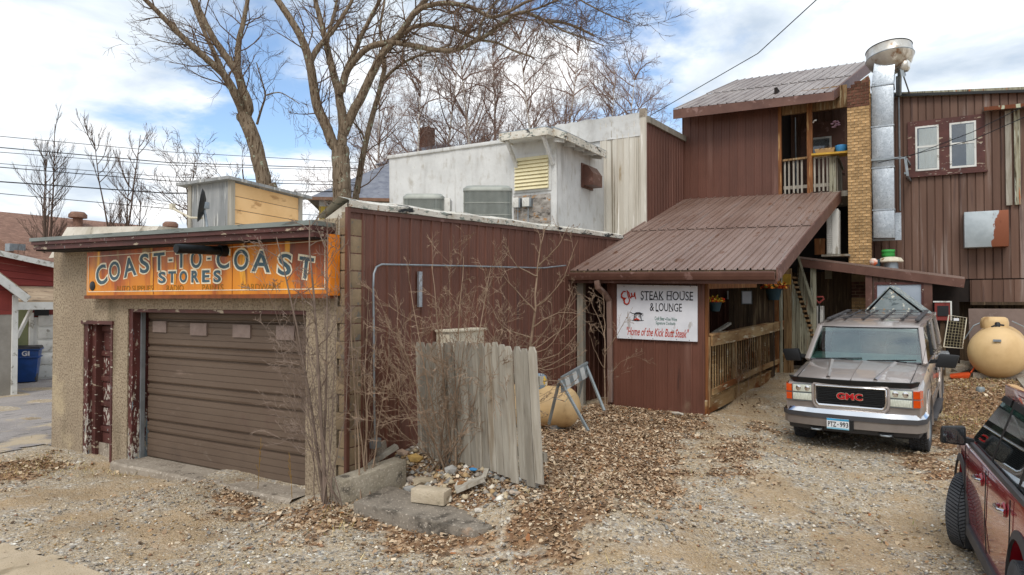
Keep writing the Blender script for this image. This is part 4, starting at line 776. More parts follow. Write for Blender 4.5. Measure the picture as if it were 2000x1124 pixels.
ef.part(MB().lathe(fc, axf, [(.16, -.30), (.20, -.27), (.36, -.21), (.50, -.08), (.56, .08), (.575, .10), (.575, .12), (.56, .13), (.545, .36), (.55, .375), (.53, .38), (.50, .30), (.3, .24), (.02, .22)], 40), 'bowl', m_alu, smooth=50)
ef.part(MB().lathe(fc, axf, [(.578, .10), (.584, .11), (.578, .125)], 40), 'band', m_galvp); ef.part(MB().lathe(fc, axf, [(.552, .36), (.562, .37), (.552, .385), (.53, .385)], 40), 'rim', m_soot, smooth=40)
p = PY(1766, 128, YQ + .3); ef.part(MB().lathe(p, Z, [(.10, -.16), (.14, -.1), (.14, .06), (.10, .12)], 16), 'motor', m_alu, smooth=50)
ef.part(MB().hexa([PY(1760, 150, YQ + .2), PY(1768, 150, YQ + .2), PY(1770, 147, YQ + .6), PY(1762, 147, YQ + .6)], [PY(1758, 136, YQ + .2), PY(1764, 134, YQ + .2), PY(1766, 132, YQ + .6), PY(1760, 133, YQ + .6)]), 'motor_hood', m_galvp)
ef.part(MB().tube([PY(1757, 140, YQ + .5), PY(1757, 186, YQ + .9)], .05, 8).tube([PY(1765, 150, YQ + .6), PY(1776, 182, YQ + 1.2)], .02, 6).tube([PY(1752, 150, YQ + .5), PY(1752, 186, YQ + .9)], .03, 6), 'support', m_galvp)

# ================================================================== RIGHT HAND BUILDING
YR = 21.5; rb = T('brown_building', 'tall faded brown metal clad building with curtained windows and rusty hood', 'building', (3, YR, .7))
xr0, xr1 = PY(1690, 300, YR).x, PY(2130, 300, YR).x; tz0, tz1 = PY(1757, 187, YR).z, PY(1995, 177, YR).z; slp = (tz1 - tz0) / (PY(1995, 177, YR).x - PY(1757, 187, YR).x)
ztop = lambda x: tz0 + slp * (x - PY(1757, 187, YR).x)
zsk = PY(1900, 545, YR).z; zsk2 = PY(1900, 590, YR).z
wa, wb = PY(1776, 342, YR), PY(1920, 230, YR)
NR = 27
rb.part(MB().hexa([V((xr0, YR + .04, zsk2)), V((xr1, YR + .04, zsk2)), V((xr1, YR + 5, zsk2)), V((xr0, YR + 5, zsk2))], [V((xr0, YR + .04, ztop(xr0))), V((xr1, YR + .04, ztop(xr1))), V((xr1, YR + 5, ztop(xr1))), V((xr0, YR + 5, ztop(xr0)))]), 'wall', m_dark)
ribbed(rb, 'siding_panel', m_brownold, (xr0, YR, zsk), (xr1, YR, zsk), (xr1, YR, ztop(xr1) - .05), (xr0, YR, ztop(xr0) - .05), NR, -.03, prof=PROF2, jit=.008)
ribbed(rb, 'skirt_panel', m_rustskirt if 'm_rustskirt' in globals() else m_brownold, (xr0 + 2.4, YR - .03, zsk2), (xr1, YR - .03, zsk2), (xr1, YR - .03, zsk - .03), (xr0 + 2.4, YR - .03, zsk - .03), 11, -.02, prof=PROF2, jit=.01)
rb.part(MB().beam((xr0 + 2.4, YR - .04, zsk2 - .04), (xr1, YR - .04, zsk2 - .04), .06, .08), 'skirt_rail', m_wooddark)
rb.part(MB().hexa([V((xr0, YR - .12, ztop(xr0) - .05)), V((xr1, YR - .12, ztop(xr1) - .05)), V((xr1, YR + 5, ztop(xr1) - .05)), V((xr0, YR + 5, ztop(xr0) - .05))], [V((xr0, YR - .12, ztop(xr0) + .06)), V((xr1, YR - .12, ztop(xr1) + .06)), V((xr1, YR + 5, ztop(xr1) + .06)), V((xr0, YR + 5, ztop(xr0) + .06))]), 'roof_edge', m_woodgreen)
rb.part(MB().beam((xr0 + .5, YR - .14, ztop(xr0) - .07), (xr1, YR - .14, ztop(xr1) - .07), .03, .07), 'tar_strip', m_black)
# windows
fzb, fzt = wa.z, PY(1850, 236, YR).z
fw = rb.part(MB().box((wa.x - .03, YR - .07, fzb - .04), (wb.x + .03, YR + .0, fzt + .06)), 'window_surround', m_peel)
for u0, u1, cur in ((1788, 1834, 1), (1855, 1907, 2)):
    xa_, xb_ = PY(u0, 300, YR - .08).x, PY(u1, 300, YR - .08).x; za_, zb2 = PY(1850, 331, YR).z, PY(1850, 243, YR).z; zm = (za_ + zb2) / 2 + .02
    f = rb.part(MB().box((xa_, YR - .088, za_), (xa_ + .045, YR - .068, zb2)).box((xb_ - .045, YR - .088, za_), (xb_, YR - .068, zb2)).box((xa_ + .045, YR - .088, za_), (xb_ - .045, YR - .068, za_ + .05)).box((xa_ + .045, YR - .088, zb2 - .045), (xb_ - .045, YR - .068, zb2)).box((xa_ + .045, YR - .09, zm), (xb_ - .045, YR - .068, zm + .05)), 'window_frame', m_wtrim, fw)
    rb.part(MB().box((xa_ + .03, YR - .0715, za_ + .03), (xb_ - .03, YR - .0705, zb2 - .03)), 'room_shade', m_dark, fw)  # near-black sheet stands in for the shaded room behind the pane
    rb.part(MB().box((xa_ + .03, YR - .0815, za_ + .03), (xb_ - .03, YR - .0805, zb2 - .03)), 'pane', m_hglass, fw)
    cv = MB(); span = (xa_ + .08, xa_ + .54) if cur == 1 else (xb_ - .22, xb_ - .05); R_ = []
    for j in range(8):
        t = j / 7; r = []
        for i in range(25):
            s_ = i / 24; x = lerp(span[0], span[1], s_) + 0; r.append(V((x, YR - .0762 + .003 * math.sin(i * 1.9 + t * 1.5), lerp(za_ + .06, zb2 - .07, t))))
        R_.append(r)
    rb.part(cv.grid(R_), 'curtain', m_curtain, fw, smooth=60)
rb.part(MB().box((wa.x - .08, YR - .10, fzb - .09), (wb.x + .08, YR - .02, fzb - .04)), 'window_sill', m_peel)
# gutter stub, weathered corner boards
a, b = PY(1921, 214, YR - .3), PY(2040, 203, YR - .3); gt_ = rb.part(MB().hexa([V((a.x, YR - .4, a.z - .06)), V((b.x, YR - .4, b.z - .06)), V((b.x, YR - .05, b.z)), V((a.x, YR - .05, a.z))], [V((a.x, YR - .42, a.z + .03)), V((b.x, YR - .42, b.z + .03)), V((b.x, YR - .05, b.z + .1)), V((a.x, YR - .05, a.z + .1))]), 'small_awning', m_rust)
for u0, u1, mt in ((1963, 1975, m_woodgrey), (1980, 1992, m_woodgreen)): rb.part(MB().box((PY(u0, 300, YR).x, YR - .10, PY(1970, 402, YR).z), (PY(u1, 300, YR).x, YR - .03, PY(1970, 218, YR).z)), 'old_board', mt)
a, b = PY(1884, 484, YR - .5), PY(1970, 410, YR - .5); rh = rb.part(MB().box((a.x, YR - .5, a.z), (b.x, YR - .01, b.z)), 'sheet_metal_hood', M('half_rusted_sheet', S('#b4bcc0'), S('#9ca5a9'), 2, rough=.45, metal=.5, spots=[(S('#84503a'), 1.6, .52, .56, (1, 1, .7), (lerp(a.x, b.x, .62) - 3, -.9, 0)), (S('#5c3427'), 4, .72, .9, (1, 1, .3), (lerp(a.x, b.x, .6) - 3, -.5, 0)), (S('#c9cdb6'), 2.2, .80, .84, (3, 3, .3))]), bevel=.01)
rb.part(MB().tube([PY(1755, 170, YR - .1), PY(1757, 300, YR - .1), PY(1758, 412, YR - .1)], .022, 6), 'conduit', m_galvp)
a, b = PY(1695, 314, YQ - .05), PY(1768, 308, YQ - .05); rb.part(MB().beam(a, b, .05, .05).beam(b, PY(1773, 344, YQ - .05), .04, .06).beam(b, V((b.x + .1, YR, b.z + .02)), .05, .05).beam(b + Z * -.4, V((b.x + .1, YR, b.z - .4)), .05, .05), 'wire_bracket', m_galvp)
# dark recess under the wall, leaning panel
rb.part(MB().box((xr0, YR + .7, 0), (xr1, YR + .8, zsk2 + .1)), 'foundation_wall', m_wooddark); rb.part(MB().box((xr0, YR + .65, .5), (xr1, YR + .7, .9)), 'foundation_wall', m_wooddark)
ribbed(rb, 'lower_panel', m_wooddark, (xr0, YR + .6, .4), (xr1, YR + .6, .4), (xr1, YR + .6, zsk2 + .05), (xr0, YR + .6, zsk2 + .05), 16, -.03, prof=PROF2, jit=.02)
a, b = PY(1893, 700, 20.9), PY(2060, 604, 20.9); solo(MB().hexa([V((a.x, 20.6, .6)), V((b.x, 20.6, .6)), V((b.x, 20.63, .6)), V((a.x, 20.63, .6))], [V((a.x, 20.95, b.z)), V((b.x, 20.95, b.z)), V((b.x, 20.98, b.z)), V((a.x, 20.98, b.z))]), 'plywood_sheet', M('dull_brown_plywood', S('#7d6c64'), S('#6b5b54'), 1.5, rough=.8, spots=[(S('#94857c'), 3, .6, .8, (1, 1, 1))]), 'dull brown plywood sheet leaning behind the big tan tank', 'plywood')

# ================================================================== LEAN-TO
YL = 18.9; le = T('lean_to', 'low brown lean-to with sloping roof edge in front of the brick chimney', 'lean-to', (PY(1750, 560, YL).x, YL, .6))
L0, L1 = PY(1562, 503, YL), PY(1884, 543, YL); mzl = lambda x: lerp(L0.z, L1.z, (x - L0.x) / (L1.x - L0.x))
le.part(MB().hexa([L0 - Z * .03, L1 - Z * .03, V((L1.x, YR - .05, L1.z + .06)), V((L0.x, YR - .05, L0.z + .06))], [L0 + Z * .02, L1 + Z * .02, V((L1.x, YR - .05, L1.z + .12)), V((L0.x, YR - .05, L0.z + .12))]), 'roof', m_roofbrown)
le.part(MB().beam(L0 - Z * .14 + Y1 * .02, L1 - Z * .13 + Y1 * .02, .04, .2), 'fascia', m_trimbrown)
for u0, u1 in ((1690, 1703), (1804, 1821)):
    x0, x1 = PY(u0, 560, YL).x, PY(u1, 560, YL).x; le.part(MB().box((x0, YL + .05, .3), (x1, YL + .17, mzl(x0) - .2)), 'post', m_trimbrown)
x0, x1 = PY(1703, 560, YL).x, PY(1804, 560, YL).x
ribbed(le, 'siding_panel', m_brownold, (x0, YL + .13, .5), (x1, YL + .13, .5), (x1, YL + .13, mzl(x1) - .1), (x0, YL + .13, mzl(x0) - .1), 8, -.02, prof=PROF2, jit=.006)
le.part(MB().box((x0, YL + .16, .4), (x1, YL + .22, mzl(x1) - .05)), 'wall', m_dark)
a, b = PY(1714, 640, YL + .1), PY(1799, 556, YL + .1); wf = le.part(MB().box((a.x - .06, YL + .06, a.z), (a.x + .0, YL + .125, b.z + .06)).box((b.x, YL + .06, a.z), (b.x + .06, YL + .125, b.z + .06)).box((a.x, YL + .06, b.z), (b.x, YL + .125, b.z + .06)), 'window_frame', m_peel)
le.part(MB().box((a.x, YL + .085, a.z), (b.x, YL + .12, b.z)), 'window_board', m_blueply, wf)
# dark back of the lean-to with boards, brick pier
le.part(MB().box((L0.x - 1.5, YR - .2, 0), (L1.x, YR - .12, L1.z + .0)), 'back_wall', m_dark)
xw0, xw1 = PY(1592, 560, 20.6).x, PY(1662, 560, 20.6).x; planks(le, 'plank', m_wooddark, (xw0 - .6, 20.6, .5), (xw1, 20.6, .5), (xw1, 20.6, 3.2), (xw0 - .6, 20.6, 3.2), 14, .03, jit=.03)
xq0, xq1 = PY(1663, 560, 20).x, PY(1691, 560, 20).x
for i in range(26):
    z0 = .7 + i * .085; off = .0 if i % 2 else -.1
    for k in range(3):
        xa_ = max(xq0, xq0 + off + k * .2); xb_ = min(xq1, xq0 + off + (k + 1) * .2 - .012)
        if xb_ > xa_ + .03: le.part(MB().box((xa_, 20.0 - RNG.uniform(0, .01), z0), (xb_, 20.15, z0 + .073)), 'brick', m_brickdark if i > 20 else m_brick)
le.part(MB().box((xq0, 20.02, .6), (xq1, 20.3, 3.1)), 'mortar', m_mortar)
a, b = PY(1610, 545, 20.4), PY(1624, 522, 20.4); solo(MB().box((a.x, 20.53, a.z), (b.x, 20.56, b.z)), 'paper_notice', M('old_paper', S('#a8a090'), S('#958d7e'), 6), 'faded paper notice on the dark wall under the lean-to roof', 'notice')
# oddments on the lean-to roof
p = PY(1740, 512, 19.6); z_ = mzl(p.x) + .05
rv = T('roof_vent', 'cream hooded roof vent standing on the lean-to roof', 'roof vent', (p.x, 19.6, z_)); rv.part(MB().lathe(V((p.x, 19.6, z_ - .05)), Z, [(.17, 0), (.16, .22)], 20), 'pipe', m_galvp, smooth=50)
rv.part(MB().lathe(V((p.x, 19.6, z_ + .13)), Z, [(.29, .0), (.31, .03), (.25, .11), (.12, .14), (.01, .14)], 8, squash=(1.0, .85)), 'hood', m_cream, bevel=.01)
p2 = PY(1735, 510, 19.9); solo(MB().lathe(V((p2.x, 19.9, z_ + .27)), Z, [(.12, 0), (.15, .03), (.155, .08), (.14, .09), (.15, .14), (.16, .15), (.15, .2), (.13, .18), (.01, .1)], 20), 'green_pot', m_greenp, 'green plastic pots stacked on the cream roof vent', 'pot', smooth=40)
p3 = PY(1705, 514, 19.5); zz_ = mzl(p3.x) + .05; solo(MB().lathe(V((p3.x, 19.5, zz_)), V((.3, -.3, 1)), [(.01, 0), (.08, .02), (.11, .09), (.08, .16), (.01, .18)], 14), 'ball', M('orange_white_ball', S('#e0dcd2'), S('#d8602a'), 7, rough=.5), 'orange and white ball lying on the lean-to roof', 'ball', smooth=60)
p4 = PY(1713, 514, 19.5); solo(MB().lathe(V((p4.x, 19.5, zz_ - .03)), Z, [(.07, 0), (.09, .1), (.08, .17), (.01, .18)], 12), 'teal_can', m_teal, 'small teal can beside the ball on the lean-to roof', 'can', smooth=40)
# wall mounted air conditioner left of the chimney
a, b = PY(1613, 497, 19.3), PY(1637, 408, 19.3); c_ = PY(1653, 450, 19.3)
wa_ = T('window_air_conditioner', 'white louvred air conditioner hanging beside the brick chimney', 'air conditioner', (a.x, 19.3, a.z)); wa_.part(MB().box((a.x + .02, 19.3, a.z), (b.x, 19.95, b.z)), 'casing', m_acw, bevel=.012)
for i in range(22):
    z0 = lerp(a.z + .04, b.z - .04, i / 22); wa_.part(MB().box((a.x + .04, 19.275, z0), (b.x - .02, 19.298, z0 + .028)), 'louvre', m_acw)
wa_.part(MB().box((b.x - .14, 19.27, a.z), (b.x + .0, 19.299, b.z)), 'control_panel', m_acw); wa_.part(MB().box((a.x - .1, 19.25, a.z - .06), (b.x + .25, 20, a.z - .01)), 'shelf', m_woodgrey)
solo(MB().box((a.x - .28, 19.4, a.z - .0), (a.x - .03, 19.8, a.z + .42)), 'wooden_crate', m_woodorange, 'brown wooden box on the ledge beside the hanging air conditioner', 'box', bevel=.01)
# ================================================================== PORCH
def PP(u, v, p0, n): d = ray(u, v); p0 = V(p0); n = V(n); return C0 + d * ((p0 - C0).dot(n) / d.dot(n))
YP = 12.56; YV = 12.15
po = T('entrance_porch', 'brown metal roofed entrance porch with wooden ramp deck beside the garage', 'porch', (-4.3, YP, .3))
XP0, XP1 = PY(1186, 600, YP).x, PY(1374, 600, YP).x
ribbed(po, 'wall_panel', m_brown, (XP0, YP, .1), (XP1, YP, .1), (XP1, YP, 2.86), (XP0, YP, 2.86), 8, .02)
po.part(MB().box((XP0, YP + .02, .1), (XP1 - .02, YP + .12, 2.9)), 'wall', m_wooddark); po.part(MB().box((XP1 - .012, YP - .03, .12), (XP1 + .02, YP + .03, 2.84)), 'corner_trim', m_brown)
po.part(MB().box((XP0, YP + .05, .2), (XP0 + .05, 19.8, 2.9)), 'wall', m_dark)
ribbed(po, 'recess_panel', m_brown, (XG + .02, YP + 1.2, .1), (XP0 + .0, YP + 1.2, .1), (XP0, YP + 1.2, 3.0), (XG + .02, YP + 1.2, 3.0), 4, .02)
x = PY(1135, 650, YP - .1).x; po.part(MB().box((x - .065, YP - .15, .2), (x + .065, YP - .03, 2.85)), 'post', m_woodgrey)
x = PY(1378.5, 650, YP + .05).x; po.part(MB().box((x - .045, YP + .032, .2), (x + .045, YP + .13, 2.85)), 'post', m_woodorange)
rA, rB, rC, rD = PY(1107, 529, YV), PY(1516, 527, YV), PY(1641, 376, 19.97), PY(1333, 391, 19.97)
tl = .46
n_ = (rB - rA).cross(rD - rA).normalized()
la, lb2 = lerp(rA, rD, tl), lerp(rB, rC, tl)
ribbed(po, 'roof_panel', m_roofbrown, rA, rB, lb2, la, 18, .034, prof=PROFR); ribbed(po, 'roof_panel', m_roofbrown, la + n_ * .018 - (la - rA) * .02, lb2 + n_ * .018 - (lb2 - rB) * .02, rC + n_ * .018, rD + n_ * .018, 18, .034, prof=PROFR)
po.part(MB().hexa([rA - Z * .1, rB - Z * .1, rC - Z * .1, rD - Z * .1], [rA - Z * .01, rB - Z * .01, rC - Z * .01, rD - Z * .01]), 'roof_deck', m_wooddark)
po.part(MB().hexa([rB - Z * .2 + X1 * .03, rC - Z * .24 + X1 * .03, rC - Z * .24, rB - Z * .2], [rB + Z * .035 + X1 * .03, rC + Z * .04 + X1 * .03, rC + Z * .04, rB + Z * .035]), 'rake_fascia', m_trimbrown)
po.part(MB().beam(rA - Z * .14 + Y1 * .06, rB - Z * .14 + Y1 * .06, .05, .2), 'eave_fascia', m_trimbrown)
gA, gB = PY(1095, 538, YV - .06), PY(1513, 536, YV - .06)
prf = [(0, -.09), (-.07, -.09), (-.10, -.03), (-.115, .02), (-.115, .045), (-.10, .05), (-.10, .03), (-.02, .02), (0, .04)]
mb = MB(); pol = [V((gA.x, YV - .0 + y, gA.z + z)) for y, z in prf]; mb.prism(pol, gB - gA); gut = po.part(mb, 'gutter', m_trimbrown)
mb = MB(); ks = [PY(1166, 548, YV - .05), PY(1168, 562, YV - .03), PY(1182, 575, YP - .2), PY(1190, 588, YP - .08), PY(1191, 640, YP - .08), PY(1192, 720, YP - .08), PY(1192, 783, YP - .08)]
for i in range(len(ks) - 1): mb.beam(ks[i], ks[i + 1] + (ks[i + 1] - ks[i]).normalized() * .03, .10, .075, up=Y1)
po.part(mb, 'downspout', m_roofbrown, gut, bevel=.012)
p = PY(1099, 531, YV + .05); po.part(MB().rock(p, .09, RNG, (1, .6, .5)), 'gutter_end', m_black)
# right side: posts, beam, planks, deck
rl = lambda Y: -3.31 + .059 * (Y - YP)
def PL(u, v): return PP(u, v, (rl(YP), YP, 0), (1, -.059, 0))
h0 = PL(1381, 575); po.part(MB().beam(V((rl(YP), YP + .14, 2.72)), V((rl(16), 16, 2.8)), .08, .2), 'header_beam', m_woodorange); po.part(MB().beam(V((rl(16), 16, 2.9)), V((rl(18.5), 18.5, 3.0)), .08, .2), 'header_beam', m_wooddark)
fb = PL(1517, 735); po.part(MB().box((fb.x - .09, fb.y - .07, .4), (fb.x + .07, fb.y + .07, 3.5)), 'post', m_woodorange); po.part(MB().box((fb.x + .08, fb.y - .05, .4), (fb.x + .14, fb.y + .05, 3.2)), 'post', m_woodgreen)
YI = 17.3; xi0, xi1 = PY(1424, 600, YI).x, PY(1511, 600, YI).x
planks(po, 'plank', m_wooddark, (xi0, YI, .6), (xi1, YI, .6), (xi1, YI, 3.0), (xi0, YI, 3.0), 9, .03, jit=.02)
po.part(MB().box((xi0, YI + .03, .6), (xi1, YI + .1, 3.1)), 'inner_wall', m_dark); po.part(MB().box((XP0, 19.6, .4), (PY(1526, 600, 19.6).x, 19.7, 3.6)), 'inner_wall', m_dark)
ribbed(po, 'inner_panel', m_brown, (XP0 + .1, 18.6, .6), (xi0 + .3, 18.6, .6), (xi0 + .3, 18.6, 3), (XP0 + .1, 18.6, 3), 8, .02)
a, b = PY(1388, 655, 15.5), PY(1425, 632, 16.6); po.part(MB().beam(a, b, .09, .05), 'hand_rail', m_woodgrey)
a, b = PY(1409, 585, 17.9), PY(1423, 568, 17.9); po.part(MB().box((a.x, 18.5, a.z), (b.x, 18.56, b.z)), 'inner_window', m_acw)
d0, d1 = PL(1381, 776).z, PL(1521, 716).z
NDK = 30
for i in range(NDK):
    ya, yb2 = YP + .14 + i * (fb.y - YP - .14) / NDK, YP + .14 + (i + .92) * (fb.y - YP - .14) / NDK; za_ = lerp(d0, d1, i / NDK)
    po.part(MB().hexa([V((XP0 + .06, ya, za_ - .04)), V((rl(ya) + .03, ya, za_ - .04)), V((rl(yb2) + .03, yb2, za_ - .04)), V((XP0 + .06, yb2, za_ - .04))], [V((XP0 + .06, ya, za_)), V((rl(ya) + RNG.uniform(.02, .06), ya, za_)), V((rl(yb2) + RNG.uniform(.02, .06), yb2, za_)), V((XP0 + .06, yb2, za_))]), 'deck_board', m_rail)
for (u0, va, vb), (u1, vc, vd) in (((1378, 783, 810), (1431, 758, 782)), ((1433, 757, 780), (1480, 738, 756)), ((1481, 737, 757), (1524, 718, 736))):
    q = [PL(u0, vb), PL(u1, vd), PL(u1, vc), PL(u0, va)]; po.part(MB().hexa([p - X1 * .02 for p in q], [p + X1 * .025 for p in q]), 'skirt_board', m_rail)
po.part(MB().box((rl(13) - .25, YP + .2, .2), (rl(13) - .2, fb.y, d0 - .05)), 'deck_joist', m_dark)
# railing
rg = T('porch_railing', 'worn wooden balustrade along the open side of the porch ramp', 'railing', (rl(YP), YP + .1, d0))
us = [1382.5, 1434, 1482, 1523]; tops = [PL(1382, 656), PL(1434, 648), PL(1482, 638), PL(1523, 629)]
for i, u in enumerate(us):
    b_ = PL(u, [795, 776, 753, 730][i]); hh = 2.4 if i == 3 else tops[i].z + .0
    rg.part(MB().box((b_.x - .035, b_.y - .05, b_.z), (b_.x + .05, b_.y + .05, hh - .02)), 'post', m_woodbrn if i < 3 else m_woodgreen)
for i in range(3):
    a, b = tops[i], tops[i + 1]; rg.part(MB().hexa([a + V((.055, 0, -.19)), b + V((.055, 0, -.19)), b + V((.092, 0, -.19)), a + V((.092, 0, -.19))], [a + V((.055, 0, -.0)), b + V((.055, 0, -.0)), b + V((.092, 0, -.0)), a + V((.092, 0, -.0))]), 'face_rail', m_rail)
    rg.part(MB().hexa([a + V((-.06, 0, 0)), b + V((-.06, 0, 0)), b + V((.11, 0, 0)), a + V((.11, 0, 0))], [a + V((-.06, 0, .035)), b + V((-.06, 0, .035)), b + V((.11, 0, .035)), a + V((.11, 0, .035))]), 'cap_rail', m_rail)
    lo0, lo1 = PL(us[i] + 2, [766, 740, 718][i]), PL(us[i + 1] - 2, [742, 719, 703][i])
    rg.part(MB().beam(lo0 + X1 * .07, lo1 + X1 * .07, .035, .11), 'bottom_rail', m_rail)
    nb_ = 10
    for k in range(nb_):
        t = (k + .6) / nb_; p = lerp(lo0, lo1, t); q = lerp(tops[i], tops[i + 1], t); y = lerp(lo0.y, lo1.y, t); x = rl(y)
        rg.part(MB().box((x - .008, y - .019, p.z - .03), (x + .008, y + .019, q.z - .01)), 'baluster', m_rail if k % 3 else m_woodbrn)
# step by the ramp
a, b = PY(1524, 722, 18.2), PY(1548, 692, 18.2); stp = T('wooden_step', 'small wooden step at the far end of the porch railing', 'step', ((a.x + b.x) / 2, 18.2, a.z - .1)); stp.part(MB().box((a.x, 18.0, b.z - .05), (b.x + .05, 18.6, b.z)), 'tread', m_rail); stp.part(MB().box((a.x + .1, 18.05, a.z - .3), (b.x - .02, 18.5, b.z - .055)), 'riser', m_woodbrn)
# staircase
YT_ = 18.9; sc = T('outdoor_staircase', 'weathered plank sided outdoor stairs climbing behind the porch', 'staircase', (PY(1570, 680, YT_).x, YT_, .6))
def PS(u, v): return PY(u, v, YT_)
a, b = PS(1532, 690), PS(1546, 540); sc.part(MB().box((a.x, YT_ - .08, .5), (b.x, YT_ + .08, b.z + .2)), 'post', m_woodbrn); a, b = PS(1524, 553), PS(1546, 540); sc.part(MB().box((a.x, YT_ - .16, a.z - .05), (b.x, YT_ - .09, b.z + .05)), 'beam_end', m_yellow)
a, b = PS(1583, 680), PS(1592, 505); sc.part(MB().box((a.x, YT_ + .1, .5), (b.x, YT_ + .22, b.z)), 'post', m_woodgreen)
saw = lambda u: lerp(545, 668, (u - 1549) / 41.0)
for i in range(6):
    u0, u1 = 1547 + i * 7.4, 1547 + (i + .93) * 7.4; t0, t1 = saw(u0) + 6, saw(u1) + 6
    q = [PS(u0, 694), PS(u1, 694), PS(u1, t1), PS(u0, t0)]; k = RNG.uniform(0, .02); sc.part(MB().hexa([p - Y1 * (.03 + k) for p in q], [p - Y1 * .0 for p in q]), 'plank', m_woodgreen)
for i in range(6):
    u0, u1 = 1557 + i * 5.6, 1557 + (i + .93) * 5.6; t0, t1 = lerp(498, 600, (u0 - 1557) / 33), lerp(498, 600, (u1 - 1557) / 33)
    q = [PS(u0, saw(u0) - 14), PS(u1, saw(u1) - 14), PS(u1, t1), PS(u0, t0)]; k = RNG.uniform(0, .02); sc.part(MB().hexa([p + Y1 * (.12 - k) for p in q], [p + Y1 * .15 for p in q]), 'guard_plank', m_woodgreen)
for i in range(13):
    u = 1549 + i * 3.1; p = PS(u, saw(u) - 4); sc.part(MB().box((p.x - .03, YT_ - .07, p.z - .05), (p.x + .06, YT_ + .9, p.z)), 'tread', m_woodbrn)
sc.part(MB().beam(PS(1557, 495) - Y1 * .02, PS(1591, 602) - Y1 * .02, .05, .05), 'hand_rail', m_woodgreen)
# notice on the planks, steak house sign
a, b = PY(1451, 593, YI), PY(1468, 570, YI); nt_ = T('framed_notice', 'small white framed notice on the dark plank wall inside the porch', 'notice', (a.x, YI - .03, a.z)); nt_.part(MB().box((a.x, YI - .06, a.z), (b.x, YI - .055, b.z)), 'paper', m_signw); nt_.part(MB().box((a.x - .02, YI - .055, a.z - .02), (b.x + .02, YI - .035, b.z + .02)), 'frame', m_galvp)
tx = MB()
for k in range(7): tx.box((a.x + .04, YI - .0625, b.z - .05 - k * .03), (b.x - .04, YI - .0605, b.z - .042 - k * .03))
YB_ = 12.50; cs = [PY(1205, 661, YB_), PY(1362, 668, YB_), PY(1362, 559, YB_), PY(1205, 556, YB_)]
ss = T('restaurant_sign', 'white steak house sign with red and black lettering on the porch front', 'sign', (cs[0] + cs[1]) / 2)
ss.part(MB().hexa([p + Y1 * .035 for p in cs], cs), 'sign_panel', m_signw)
rv_ = (cs[1] - cs[0] + cs[2] - cs[3]).normalized(); uv_ = rv_.cross(Y1); uv_ = Z - rv_ * rv_.dot(Z); uv_.normalize()
def sp(x, y): return PY(1190 + x / 7.495, 540 + y / 7.495, YB_ - .003)
kx = (sp(1100, 500) - sp(100, 500)).length / 1000
def st_text(mat, items):
    for s, x0, x1, y, h, sh, off in items: mb = MB(); place_text(mb, s, sp((x0 + x1) / 2, y), rv_, uv_, h * kx, (x1 - x0) * kx, off, 0, sh); ss.part(mb, 'lettering', mat)
serif = MB()
lt = [('STEAK HOUSE', 462, 1210, 285, 122, 0, .004), ('&', 595, 655, 450, 112, 0, .004), ('LOUNGE', 684, 1055, 455, 112, 0, .004)]
st_text(m_txtblack, lt)
st_text(m_txtgreen, [('Craft Beer', 667, 808, 618, 52, 0, .0), ('\u2022', 818, 832, 630, 16, 0, 0), ('Fine Wine', 842, 988, 630, 48, 0, 0), ('Signature Cocktails', 684, 962, 694, 54, 0, 0)])
st_text(m_txtred, [('"Home of the Kick Butt Steak"', 248, 1150, 820, 118, .32, .008)])
for x, y, w_ in ((475, 347, 30), (545, 346, 40), (610, 346, 50), (675, 346, 60), (752, 347, 70), (868, 347, 50), (900, 347, 40), (1180, 347, 40), (545, 232, 60), (870, 224, 40), (905, 224, 40), (1085, 222, 30), (705, 512, 40), (890, 512, 40)):
    p = sp(x, y); serif.obox(p, rv_ * w_ / 2 * kx, Y1 * .003, uv_ * 4 * kx)
ss.part(serif, 'letter_serifs', m_txtblack)
el = MB()
def brush(mb, pts, r0):
    P = [sp(x, y) for x, y in pts]; mb.tube(P, [r0 * kx * (1 - .45 * abs(2 * i / (len(P) - 1) - 1)) for i in range(len(P))], 6)
brush(el, [(240, 225), (205, 225), (180, 265), (180, 305), (205, 325), (240, 322), (215, 345), (225, 395), (258, 412), (285, 395), (300, 350)], 17)
brush(el, [(300, 350), (275, 290), (260, 205), (285, 240), (298, 300), (315, 320), (330, 290), (322, 245), (340, 300), (360, 300), (370, 250), (372, 235), (378, 290), (388, 335)], 12)
ss.part(el, 'script_word', m_txtred, smooth=60)
bl2 = MB()
brush(bl2, [(300, 520), (335, 540), (370, 550)], 5); brush(bl2, [(365, 555), (400, 540), (450, 540), (478, 560)], 17); brush(bl2, [(375, 560), (365, 610), (355, 640)], 9); brush(bl2, [(395, 560), (388, 600), (400, 612)], 8); brush(bl2, [(455, 560), (462, 600), (470, 640)], 9); brush(bl2, [(440, 560), (435, 590), (445, 600)], 7); brush(bl2, [(470, 540), (492, 545), (492, 578), (478, 582)], 4); brush(bl2, [(330, 646), (415, 652), (505, 646)], 6)
ss.part(bl2, 'bull_emblem', m_txtblack, smooth=60)
b3 = MB(); brush(b3, [(365, 640), (400, 625), (440, 640)], 16); ss.part(b3, 'fire_emblem', m_txtred, smooth=60)
sw = MB()
for x, y in ((215, 150), (640, 137), (1185, 148), (1280, 140), (130, 890), (285, 898), (637, 914), (985, 926), (1172, 938)): sw.lathe(sp(x, y), -Y1, [(.008, 0), (.006, .004)], 8)
ss.part(sw, 'screws', m_black)
